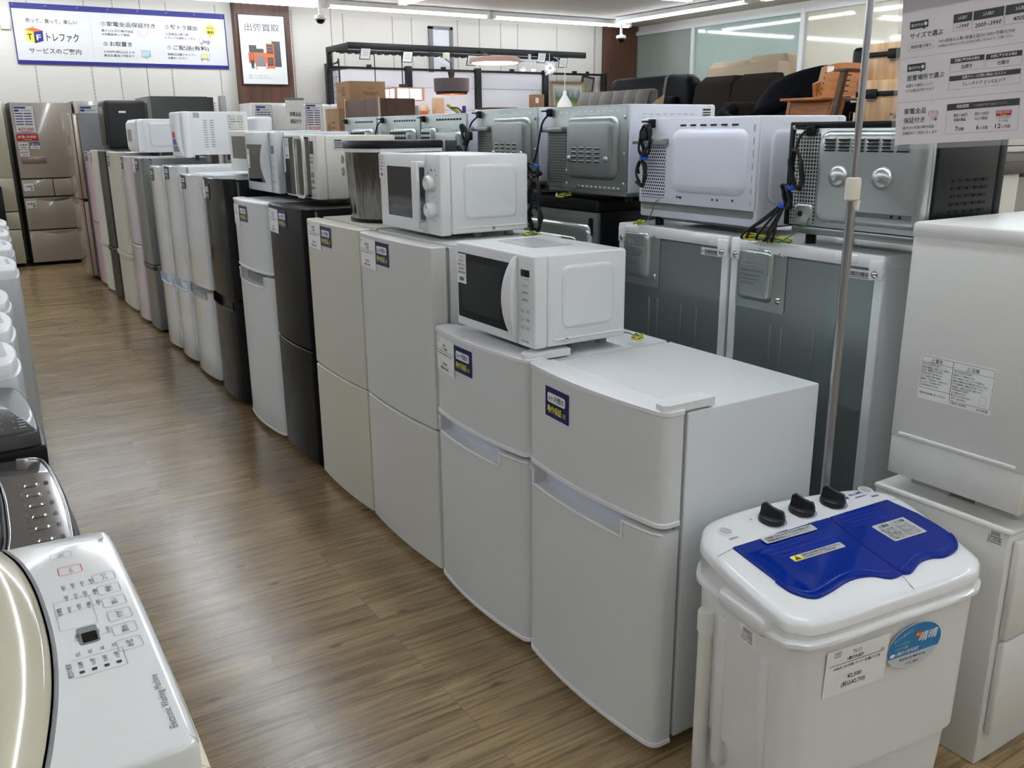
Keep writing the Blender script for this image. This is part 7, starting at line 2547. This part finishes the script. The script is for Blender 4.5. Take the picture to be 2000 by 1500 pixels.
GRNL = mat('lime_green_plastic', (142, 170, 50), 0.4)
t = thing('desk_lamp', 'lime green folding desk lamp lying on the pale shelf', 'desk lamp', (6.08, 11.1, zS))
m = MB()
m.tube([(0.12, 0, 0.02), (0.0, 0, 0.13), (-0.14, 0, 0.21)], 0.022, GRNL, 8)
m.build('arm', t, 40)
MB().box(0.06, -0.05, 0.0, 0.18, 0.05, 0.06, GRNL, 0.01).build('base', t)
m = MB()
m.tube(smooth_path([(-0.10, -0.02, 0.17), (0.0, -0.03, 0.17), (0.07, -0.03, 0.10), (0.07, -0.03, 0.02)], 4), 0.012, DGRAY, 8)
m.build('cord', t, 40)
m = MB()
m.box(0.10, 0.0, 0.06, 0.15, 0.03, 0.20, NAVYB, 0.008)
m.build('head', t, 30)
t = thing('desk_lamp', 'white jointed desk lamp lying beside the black partition post', 'desk lamp', (6.60, 11.1, zS))
m = MB()
m.tube([(-0.26, 0, 0.02), (-0.22, 0, 0.14), (0.22, 0, 0.075)], 0.016, WPLAST, 8)
m.build('arm', t, 40)
MB().box(0.12, -0.03, 0.055, 0.28, 0.03, 0.085, WPLAST, 0.01).build('head', t)
MB().lathe([(0.07, 0), (0.07, 0.02), (0.02, 0.025)], WPLAST, 16, at=(-0.26, 0, 0)).build('base', t)
t = thing('low_shelf', 'dark brown low wooden shelf box in front of the white backing board', 'shelf', (6.86, 11.3, zS))
MB().box(-0.22, -0.1, 0.0, 0.24, 0.1, 0.16, DKWOOD, 0.004).build('body', t)
MB().box(-0.24, -0.12, 0.16, 0.26, 0.12, 0.185, DKWOOD, 0.004).build('top', t)
t = thing('wicker_basket', 'upright brown wicker box with a white tag against the white backing board', 'basket', (7.32, 11.0, 1.30))
RAT = mat('brown_rattan', (146, 112, 80), 0.7, bump=(70, 0.6), var=0.2, vscale=40)
MB().box(-0.085, -0.08, 0.0, 0.085, 0.08, 0.60, RAT, 0.02).build('body', t)
MB().box(-0.07, -0.083, 0.48, -0.02, -0.079, 0.55, PAPER).build('tag', t)
t = thing('patterned_box', 'small box with a colourful patterned face beside the wicker box', 'box', (7.58, 11.0, 1.45))
m = MB()
m.loft([[(-0.12, 0.02, 0.0), (0.12, 0.02, 0.0), (0.12, 0.10, 0.0), (-0.12, 0.10, 0.0)], [(-0.13, 0.06, 0.27), (0.11, 0.06, 0.30), (0.11, 0.12, 0.30), (-0.13, 0.12, 0.27)]], RAT)
m.build('body', t, 0)
m = MB()
rd = random.Random(4)
for k in range(14):
    cx_, cz_ = rd.uniform(-0.09, 0.09), rd.uniform(0.05, 0.25)
    rr_ = rd.uniform(0.012, 0.035)
    m.flat((0, 0.02, 0), Vector((1, 0, 0)), Vector((0, 0.14, 1)).normalized(), [(cx_ + rr_ * math.cos(R(45 * j)), cz_ + rr_ * math.sin(R(45 * j))) for j in range(8)], 0.004 + 0.0005 * k, (RED, PAPER, YEL, ORANGE, INK, BLUE)[k % 6])
m.build('pattern', t, 0)
t = thing('side_table', 'dark side table carrying the wicker box and the patterned box', 'table', (7.46, 11.05, 0))
MB().box(-0.26, -0.2, 1.27, 0.26, 0.2, 1.30, DKWOOD, 0.004).build('top', t)
MB().box(-0.03, -0.18, 1.30, 0.24, 0.18, 1.45, DKWOOD, 0.004).build('drawer_box', t)
for x in (-0.23, 0.23):
    for y in (-0.16, 0.16):
        MB().box(x - 0.02, y - 0.02, 0, x + 0.02, y + 0.02, 1.27, DKWOOD, 0.003).build('leg', t)
# framed landscape painting, leaning
def painting_mat():
    m_ = bpy.data.materials.new('landscape_canvas')
    m_.use_nodes = True
    nt = m_.node_tree
    b = nt.nodes['Principled BSDF']
    tc = nt.nodes.new('ShaderNodeTexCoord')
    sp = nt.nodes.new('ShaderNodeSeparateXYZ')
    nt.links.new(tc.outputs['Generated'], sp.inputs[0])
    n = nt.nodes.new('ShaderNodeTexNoise')
    n.inputs['Scale'].default_value = 7
    n.inputs['Detail'].default_value = 6
    nt.links.new(tc.outputs['Generated'], n.inputs['Vector'])
    ad = nt.nodes.new('ShaderNodeMath')
    ad.operation = 'MULTIPLY_ADD'
    ad.inputs[1].default_value = 0.35
    nt.links.new(n.outputs['Fac'], ad.inputs[0])
    sb = nt.nodes.new('ShaderNodeMath')
    sb.operation = 'SUBTRACT'
    sb.inputs[1].default_value = 0.175
    nt.links.new(sp.outputs[2], sb.inputs[0])
    nt.links.new(sb.outputs[0], ad.inputs[2])
    rp = nt.nodes.new('ShaderNodeValToRGB')
    e = rp.color_ramp.elements
    e[0].position = 0.1
    e[0].color = (lin(120), lin(112), lin(62), 1)
    e[1].position = 1.0
    e[1].color = (lin(192), lin(190), lin(172), 1)
    for p, c in ((0.40, (86, 104, 50)), (0.58, (140, 148, 78)), (0.74, (74, 98, 58)), (0.82, (116, 134, 132)), (0.92, (172, 176, 166))):
        x = e.new(p)
        x.color = (lin(c[0]), lin(c[1]), lin(c[2]), 1)
    nt.links.new(ad.outputs[0], rp.inputs[0])
    nt.links.new(rp.outputs[0], b.inputs['Base Color'])
    b.inputs['Roughness'].default_value = 0.5
    return m_
def leaning(x, z, w, h, lean):
    """frame lofts with a backward lean about the bottom edge"""
    return lambda px, pz, d=0.0: (x + px, lean * pz - d, z + pz)
t = thing('painting', 'framed green landscape painting propped behind the tufted grey sofa', 'painting', (8.12, 11.30, 1.302))
fm = mat('pale_picture_frame', (150, 134, 112), 0.5)
fm2 = mat('cream_picture_mount', (196, 184, 158), 0.6)
W2, H2, LN = 0.60, 0.80, 0.10
def fr_ring(m, w0, h0, w1, h1, d0, d1, mt):
    a = [(-w0 / 2, (H2 - h0) / 2), (w0 / 2, (H2 - h0) / 2), (w0 / 2, (H2 + h0) / 2), (-w0 / 2, (H2 + h0) / 2)]
    b = [(-w1 / 2, (H2 - h1) / 2), (w1 / 2, (H2 - h1) / 2), (w1 / 2, (H2 + h1) / 2), (-w1 / 2, (H2 + h1) / 2)]
    m.loft([[(x, LN * z - d0, z) for x, z in a], [(x, LN * z - d1, z) for x, z in b]], mt, False, False)
m = MB()
fr_ring(m, W2, H2, W2, H2, -0.03, 0.02, fm)
fr_ring(m, W2, H2, W2 - 0.08, H2 - 0.08, 0.02, 0.005, fm)
fr_ring(m, W2 - 0.08, H2 - 0.08, W2 - 0.13, H2 - 0.13, 0.005, 0.0, fm2)
m.build('frame', t, 0)
m = MB()
m.box(-(W2 - 0.12) / 2, -0.004, 0, (W2 - 0.12) / 2, 0.004, H2 - 0.12, painting_mat())
cv_ = m.build('canvas', t, 0)
cv_.location = (0, LN * 0.06 + 0.004, 0.06)
cv_.rotation_euler = (-math.atan(LN), 0, 0)
t = thing('picture_frame', 'small dark-framed picture hanging tilted beside the big landscape painting', 'picture', (8.62, 11.56, 2.03))
t.rotation_euler = (0, R(8), 0)
MB().box(-0.115, -0.012, -0.17, 0.115, 0.012, 0.17, mat('dark_maroon_frame', (48, 26, 24), 0.4), 0.003).build('frame', t)
MB().box(-0.085, -0.014, -0.14, 0.085, -0.010, 0.14, mat('sepia_print', (132, 128, 116), 0.5, var=0.3, vscale=12)).build('print', t)
MB().box(-0.02, 0.012, 0.10, 0.02, 0.05, 0.24, BLKMET).build('hook', t)
t = thing('low_cabinet', 'dark cabinet under the landscape painting, hidden behind the sofas', 'cabinet', (8.2, 11.4, 0))
MB().box(-0.45, -0.28, 0.0, 0.45, 0.28, 1.29, DKWOOD, 0.004).build('body', t)
MB().box(-0.47, -0.30, 1.29, 0.47, 0.30, 1.30, DKWOOD, 0.002).build('top', t)
# ------------------------------------------------------------------ furniture rack with sofas and chairs
DECK = 1.18
t = thing('storage_rack', 'steel storage rack carrying the sofas and chairs by the windows', 'rack', (7.25, 6.8, 0))
MB().box(-1.25, -2.85, DECK - 0.05, 1.35, 2.85, DECK, GRAYPL, 0.004).build('deck', t)
for x in (-1.1, 1.2):
    for y in (-2.7, 0.0, 2.7):
        MB().box(x - 0.03, y - 0.03, 0, x + 0.03, y + 0.03, DECK - 0.05, BLKMET, 0.003).build('post', t)
LEA = mat('black_leather', (14, 15, 17), 0.5, spec=0.08, bump=(30, 0.15))
GFAB = mat('grey_tweed', (116, 112, 107), 0.9, bump=(160, 0.5), var=0.15, vscale=120)
BRF = mat('dark_brown_fabric', (46, 39, 34), 0.85, spec=0.1, bump=(160, 0.4), var=0.12, vscale=60)
BGF = mat('beige_fabric', (186, 166, 140), 0.8, bump=(120, 0.2))
NAVF = mat('navy_black_fabric', (9, 10, 16), 0.8, spec=0.08, bump=(100, 0.2))
def cushion(m, x0, y0, z0, x1, y1, z1, r, mt):
    m.box(x0, y0, z0, x1, y1, z1, mt, r, r, 4)
# black leather sofa (far), its back towards the windows
t = thing('sofa', 'black leather sofa with a strap round its back, beside the tufted grey sofa', 'sofa', (7.25, 8.72, DECK), R(0))
def lea_sec(y, h, g=0.0):
    return [(0.10 - g, y, 0.30), (0.13 - g, y, 0.62 * h / 0.85), (0.16 - g, y, h - 0.04), (0.20, y, h - 0.008 + g), (0.26, y, h + g), (0.33, y, h - 0.006 + g), (0.38 + g, y, h - 0.05), (0.40 + g, y, 0.30)]
m = MB()
m.loft([lea_sec(y, h) for y, h in ((-0.76, 0.62), (-0.745, 0.72), (-0.70, 0.80), (-0.62, 0.845), (-0.4, 0.85), (0.6, 0.85), (0.70, 0.835), (0.75, 0.79), (0.765, 0.72))], LEA)
m.build('backrest', t, 60)
m = MB()
cushion(m, -0.50, -0.70, 0.10, 0.2, 0.70, 0.42, 0.05, LEA)
m.build('seat', t, 50)
m = MB()
cushion(m, 0.02, -0.62, 0.42, 0.16, 0.62, 0.60, 0.05, LEA)
m.build('cushion', t, 50)
m = MB()
m.loft([lea_sec(-0.37, 0.85, 0.006), lea_sec(-0.32, 0.85, 0.006)], DGRAY)
m.build('strap', t, 0)
for x in (-0.45, 0.3):
    for y in (-0.6, 0.6):
        MB().cyl((x, y, 0), (x, y, 0.11), 0.02, BLACK, 8).build('leg', t)
# tufted grey sofa
t = thing('sofa', 'tufted grey tweed two-seat sofa back with a pale wooden edge', 'sofa', (6.30, 8.125, DECK))
for (a, b) in ((-0.62, -0.005), (0.005, 0.62)):
    m = MB()
    nY, nZ = 12, 8
    front, loops = [], []
    for i in range(nZ + 1):
        z = 0.18 + 0.46 * i / nZ
        row = []
        for j in range(nY + 1):
            y = a + (b - a) * j / nY
            u, v = (j / nY * 3) % 1.0, (i / nZ * 2) % 1.0
            puff = 0.05 * (math.sin(math.pi * u) ** 0.5 if 0 < u < 1 else 0) * (0.4 + 0.6 * math.sin(math.pi * v) ** 0.5 if 0 < v < 1 else 0.4)
            row.append((0.0 + 0.12 * i / nZ - puff, y, z))
        front.append(row)
    vs = [p for r_ in front for p in r_]
    fs = [(i * (nY + 1) + j, i * (nY + 1) + j + 1, (i + 1) * (nY + 1) + j + 1, (i + 1) * (nY + 1) + j) for i in range(nZ) for j in range(nY)]
    m.add(vs, [tuple(reversed(f)) for f in fs], GFAB)
    cushion(m, 0.125, a, 0.17, 0.25, b, 0.645, 0.04, GFAB)
    m.build('back_cushion', t, 60)
m = MB()
cushion(m, -0.5, -0.62, 0.05, 0.02, 0.62, 0.2, 0.04, GFAB)
m.build('seat', t, 50)
for s in (-1, 1):
    m = MB()
    m.loft([[(-0.5, s * 0.645 - 0.015, 0.0), (0.22, s * 0.645 - 0.015, 0.0), (0.22, s * 0.645 + 0.015, 0.0), (-0.5, s * 0.645 + 0.015, 0.0)], [(-0.5, s * 0.645 - 0.015, 0.15), (0.27, s * 0.645 - 0.015, 0.58), (0.31, s * 0.645 + 0.015, 0.58), (-0.5, s * 0.645 + 0.015, 0.15)]], OAK)
    m.build('side_frame', t, 0)
# dark brown fabric sofa
t = thing('sofa', 'dark brown fabric two-seat sofa in front of the beige sofa back', 'sofa', (6.85, 6.80, DECK))
for (a, b) in ((0.02, 0.53), (-0.50, -0.01)):
    m = MB()
    m.loft([[(0.0 + dx, y, 0.32) for dx, y in ((0, a - 0.02), (0.22, a - 0.02), (0.22, b + 0.02), (0, b + 0.02))], [(0.08 + dx, y, 0.66) for dx, y in ((-0.04, a), (0.2, a), (0.2, b), (-0.04, b))], [(0.14 + dx, y, 0.755) for dx, y in ((0, a + 0.05), (0.12, a + 0.05), (0.12, b - 0.05), (0, b - 0.05))]], BRF)
    m.build('back_cushion', t, 60)
m = MB()
cushion(m, -0.62, -0.52, 0.08, 0.10, 0.55, 0.36, 0.05, BRF)
m.build('seat', t, 50)
m = MB()
cushion(m, 0.18, -0.6, 0.08, 0.34, 0.62, 0.60, 0.05, BRF)
m.build('backrest', t, 50)
for s in (-0.585, 0.585):
    m = MB()
    cushion(m, -0.62, s - 0.075, 0.06, 0.25, s + 0.075, 0.47, 0.045, BRF)
    m.build('armrest', t, 50)
for x in (-0.55, 0.25):
    for y in (-0.55, 0.55):
        MB().cyl((x, y, 0), (x, y, 0.09), 0.02, BLACK, 8).build('leg', t)
# beige sofa behind it (stands on its end frame)
t = thing('sofa', 'beige fabric sofa back rising behind the dark brown sofa', 'sofa', (7.46, 7.28, DECK))
m = MB()
m.loft([[(0.0 + dx, y, 0.2) for dx, y in ((0, -0.52), (0.2, -0.52), (0.2, 0.50), (0, 0.50))], [(0.02 + dx, y, 0.87) for dx, y in ((0, -0.52), (0.2, -0.52), (0.2, 0.50), (0, 0.50))], [(0.05 + dx, y, 0.905) for dx, y in ((0, -0.49), (0.14, -0.49), (0.14, 0.47), (0, 0.47))]], BGF)
m.build('backrest', t, 50)
for (a, b, h_) in ((-0.50, 0.03, 0.99), (0.05, 0.62, 0.955)):
    m = MB()
    cushion(m, 0.17, a, 0.3, 0.36, b, h_, 0.05, BGF)
    m.build('back_cushion', t, 50)
m = MB()
cushion(m, 0.2, -0.6, 0.02, 1.0, 0.55, 0.35, 0.05, BGF)
m.build('seat', t, 50)
# dark curved lounge chair
t = thing('lounge_chair', 'navy-black curved shell chair between the brown sofa and the wooden chair', 'chair', (6.22, 5.44, DECK))
m = MB()
loops = []
for (y, top, xb) in ((0.66, 0.22, 0.10), (0.64, 0.34, 0.04), (0.56, 0.48, 0.0), (0.46, 0.585, -0.03), (0.34, 0.65, -0.05), (0.2, 0.69, -0.06), (0.05, 0.72, -0.06), (-0.1, 0.74, -0.05), (-0.22, 0.74, -0.02), (-0.28, 0.70, 0.02)):
    loops.append([(0.42, y, 0.12), (xb + 0.02, y, 0.14), (xb + 0.10, y, top * 0.6), (xb + 0.16, y, top - 0.06), (xb + 0.22, y, top - 0.01), (xb + 0.27, y, top), (0.40, y, top - 0.05)])
m.loft(loops, NAVF)
m.build('shell', t, 60)
m = MB()
cushion(m, -0.40, -0.26, 0.12, 0.10, 0.58, 0.30, 0.08, NAVF)
m.build('seat', t, 50)
m = MB()
m.tube(smooth_path([(-0.06, 0.62, 0.40), (-0.30, 0.50, 0.33), (-0.38, 0.20, 0.28), (-0.32, -0.05, 0.38), (-0.15, -0.24, 0.50)], 6), 0.06, NAVF, 10)
m.build('roll_edge', t, 60)
for x in (-0.3, 0.2):
    for y in (-0.2, 0.5):
        MB().cyl((x, y, 0), (x, y, 0.13), 0.015, BLACK, 8).build('leg', t)
# wooden chair with slotted back
CHW = wood_mat('orange_brown_beech', (150, 92, 46), (174, 114, 62), (3, 3, 14), 0.4)
t = thing('wooden_chair', 'orange-brown wooden chair with five slots in its plywood back', 'chair', (5.75, 4.66, DECK))
m = MB()
def back_pt(u, v):
    # u along -Y (0..0.42), v up
    return (0.06 + 0.10 * v / 0.4 - 0.04 * math.sin(math.pi * u / 0.42), 0.20 - u, 0.455 + v)
n_u, n_v = 10, 6
def bgrid(d):
    return [[Vector(back_pt(0.42 * i / n_u, 0.225 * j / n_v + (0.02 * math.sin(math.pi * i / n_u) * (j / n_v)))) + Vector((d, 0, 0)) for i in range(n_u + 1)] for j in range(n_v + 1)]
f_, b_ = bgrid(0), bgrid(0.014)
vs = [p for r_ in f_ for p in r_] + [p for r_ in b_ for p in r_]
K = (n_u + 1) * (n_v + 1)
fs = []
for j in range(n_v):
    for i in range(n_u):
        q = (j * (n_u + 1) + i, j * (n_u + 1) + i + 1, (j + 1) * (n_u + 1) + i + 1, (j + 1) * (n_u + 1) + i)
        fs.append(q)
        fs.append(tuple(K + z for z in reversed(q)))
for i in range(n_u):
    fs.append((i + 1, i, K + i, K + i + 1))
    e0 = n_v * (n_u + 1)
    fs.append((e0 + i, e0 + i + 1, K + e0 + i + 1, K + e0 + i))
for j in range(n_v):
    a0, a1 = j * (n_u + 1), (j + 1) * (n_u + 1)
    fs.append((a0, a1, K + a1, K + a0))
    fs.append((a1 + n_u, a0 + n_u, K + a0 + n_u, K + a1 + n_u))
m.add(vs, fs, CHW)
bk_ = m.build('backrest', t, 50)
m = MB()
for k in range(5):
    zc = 0.035 + k * 0.038
    a = [Vector(back_pt(0.22 + 0.0, zc)), Vector(back_pt(0.32, zc)), Vector(back_pt(0.32, zc + 0.009)), Vector(back_pt(0.22, zc + 0.009))]
    m.add([p + Vector((-0.003, 0, 0)) for p in a], [(0, 1, 2, 3)], mat('slot_gap', (30, 18, 12), 0.8))
for k in range(5):
    p = Vector(back_pt(0.07, 0.03 + k * 0.038))
    m.lathe([(0.006, 0), (0.006, 0.001)], mat('slot_gap', (30, 18, 12)), 8, at=tuple(p + Vector((-0.002, 0, 0))), T=TX)
m.build('slots', bk_, 0)
m = MB()
p = Vector(back_pt(0.12, 0.205))
m.box(p.x - 0.006, p.y - 0.03, p.z - 0.02, p.x - 0.002, p.y + 0.03, p.z + 0.02, PAPER)
m.build('tag', bk_, 0)
m = MB()
m.box(-0.36, -0.22, 0.425, 0.14, 0.17, 0.445, CHW, 0.008)
m.build('seat', t, 40)
for s in (-1, 1):
    m = MB()
    y = s * 0.20 - 0.02
    m.loft([[(-0.30, y - 0.015, 0.0), (-0.24, y - 0.015, 0.0), (-0.24, y + 0.015, 0.0), (-0.30, y + 0.015, 0.0)], [(-0.24, y - 0.015, 0.425), (-0.12, y - 0.015, 0.425), (-0.12, y + 0.015, 0.425), (-0.24, y + 0.015, 0.425)]], CHW)
    m.build('leg', t, 0)
    m = MB()
    m.loft([[(0.12, y - 0.015, 0.0), (0.19, y - 0.015, 0.0), (0.19, y + 0.015, 0.0), (0.12, y + 0.015, 0.0)], [(0.02, y - 0.015, 0.56), (0.09, y - 0.015, 0.58), (0.09, y + 0.015, 0.58), (0.02, y + 0.015, 0.56)]], CHW)
    m.build('leg', t, 0)
m = MB()
m.box(-0.25, -0.20, 0.28, -0.20, 0.16, 0.42, CHW, 0.006)
m.build('apron', t, 0)
t = thing('wooden_chair', 'dark brown folding chair leg frame leaning beside the wooden crates', 'chair', (5.42, 4.33, DECK))
DKC = wood_mat('dark_chair_wood', (74, 52, 38), (96, 68, 48), (3, 3, 14), 0.4)
m = MB()
m.loft([[(-0.02, 0.10, 0.0), (0.02, 0.10, 0.0), (0.02, 0.06, 0.0), (-0.02, 0.06, 0.0)], [(-0.02, -0.02, 0.62), (0.02, -0.02, 0.62), (0.02, -0.06, 0.62), (-0.02, -0.06, 0.62)]], DKC)
m.build('leg', t, 0)
MB().box(-0.03, -0.07, 0.61, 0.30, 0.03, 0.63, DKC, 0.004).build('seat', t)
m = MB()
m.loft([[(0.26, 0.10, 0.0), (0.30, 0.10, 0.0), (0.30, 0.06, 0.0), (0.26, 0.06, 0.0)], [(0.26, -0.02, 0.61), (0.30, -0.02, 0.61), (0.30, -0.06, 0.61), (0.26, -0.06, 0.61)]], DKC)
m.build('leg', t, 0)
t = thing('office_chair', 'black chair back peeping above the orange-brown wooden chair', 'chair', (6.95, 5.23, DECK))
m = MB()
cushion(m, 0.0, -0.22, 0.50, 0.10, 0.22, 0.905, 0.04, BLACK)
m.build('backrest', t, 50)
m = MB()
cushion(m, -0.29, -0.22, 0.36, 0.05, 0.22, 0.44, 0.03, BLACK)
m.build('seat', t, 50)
for x in (-0.25, 0.03):
    for y in (-0.18, 0.18):
        MB().cyl((x, y, 0), (x, y, 0.36), 0.015, BLACK, 8).build('leg', t)
# wooden crates with black belts
CRW = wood_mat('knotty_cedar', (178, 138, 98), (208, 176, 136), (14, 14, 1.4), 0.5)
def crate(label, x, y, z, w, h, by):
    t = thing('wooden_crate', label, 'crate', (x, y, z), 0, 'belted wooden crates')
    m = MB()
    m.box(0.0, -w / 2, 0.0, 0.36, w / 2, h, CRW, 0.006)
    for (u, v) in ((0.25, 0.3), (-0.08, 0.65), (0.1, 0.15)):
        m.flat((-0.0006, 0, 0), *FX, [(u * w + 0.011 * math.cos(R(30 * k)), v * h + 0.014 * math.sin(R(30 * k))) for k in range(12)], 0.0, mat('wood_knot', (92, 56, 34), 0.6))
    m.build('box', t, 30)
    m = MB()
    m.box(-0.006, -w / 2 - 0.005, h * 0.62, 0.366, w / 2 + 0.005, h * 0.62 + 0.035, BLACK, 0.003)
    b_ = m.build('belt', t, 30)
    m = MB()
    m.box(-0.022, by - 0.045, h * 0.62 - 0.014, -0.004, by + 0.045, h * 0.62 + 0.05, BLACK, 0.008)
    m.box(-0.012, by - 0.03, h * 0.62 - 0.03, -0.004, by + 0.03, h * 0.62 - 0.014, mat('belt_loop', (120, 110, 96), 0.5), 0.002)
    m.build('buckle', b_, 30)
    return t
crate('upper belted wooden crate, topmost of the two by the sign pole', 5.55, 3.98, 1.725, 0.50, 0.24, 0.02)
c2_ = crate('lower belted wooden crate, under the other crate beside the sign pole', 5.5, 3.97, 1.44, 0.53, 0.284, 0.14)
m = MB()
m.text((-0.0005, 0, 0), *FX, 'MULA', 0.06, 0.05, 0.025, 0.001, KRAFTI, 'c', 0.09)
m.build('stamp', c2_, 0)
t = thing('crate_stand', 'low dark stand lifting the two belted crates', 'stand', (5.5, 3.97, 0.0))
MB().box(-0.02, -0.30, 0.0, 0.42, 0.30, 1.44, DGRAY, 0.004).build('body', t)
# thin wire hook on the sofa side
# pale cabinet cut by the picture's edge beyond the black-cased oven
t = thing('white_cabinet', 'pale cabinet with a dark slot, cut off by the picture edge beyond the black-cased oven', 'cabinet', (4.2, 2.4, 0.0))
m = MB()
m.box(0.0, 0.0, 0.0, 0.17, 0.45, 1.20, mat('beige_white_shell', (214, 210, 200), 0.4), 0.006)
m.box(0.17, 0.02, 0.0, 0.62, 0.43, 1.18, mat('beige_grey_shell', (150, 146, 138), 0.4), 0.004)
m.build('body', t, 30)
MB().box(-0.02, -0.02, 1.20, 0.62, 0.47, 1.255, mat('dark_taupe_band', (92, 84, 76), 0.5), 0.003).build('recess', t)
MB().box(-0.02, -0.01, 1.255, 0.62, 0.46, 1.30, mat('mid_grey_band', (140, 138, 132), 0.4), 0.003).build('drawer', t)
MB().box(-0.03, -0.03, 1.30, 0.64, 0.47, 1.325, mat('beige_white_shell', (214, 210, 200)), 0.004).build('handle', t)
MB().box(-0.02, -0.02, 1.33, 0.62, 0.47, 1.36, mat('beige_white_shell', (214, 210, 200)), 0.004).build('top', t)
MB().box(-0.01, -0.01, 1.322, 0.6, 0.46, 1.332, BLACK).build('gap', t)
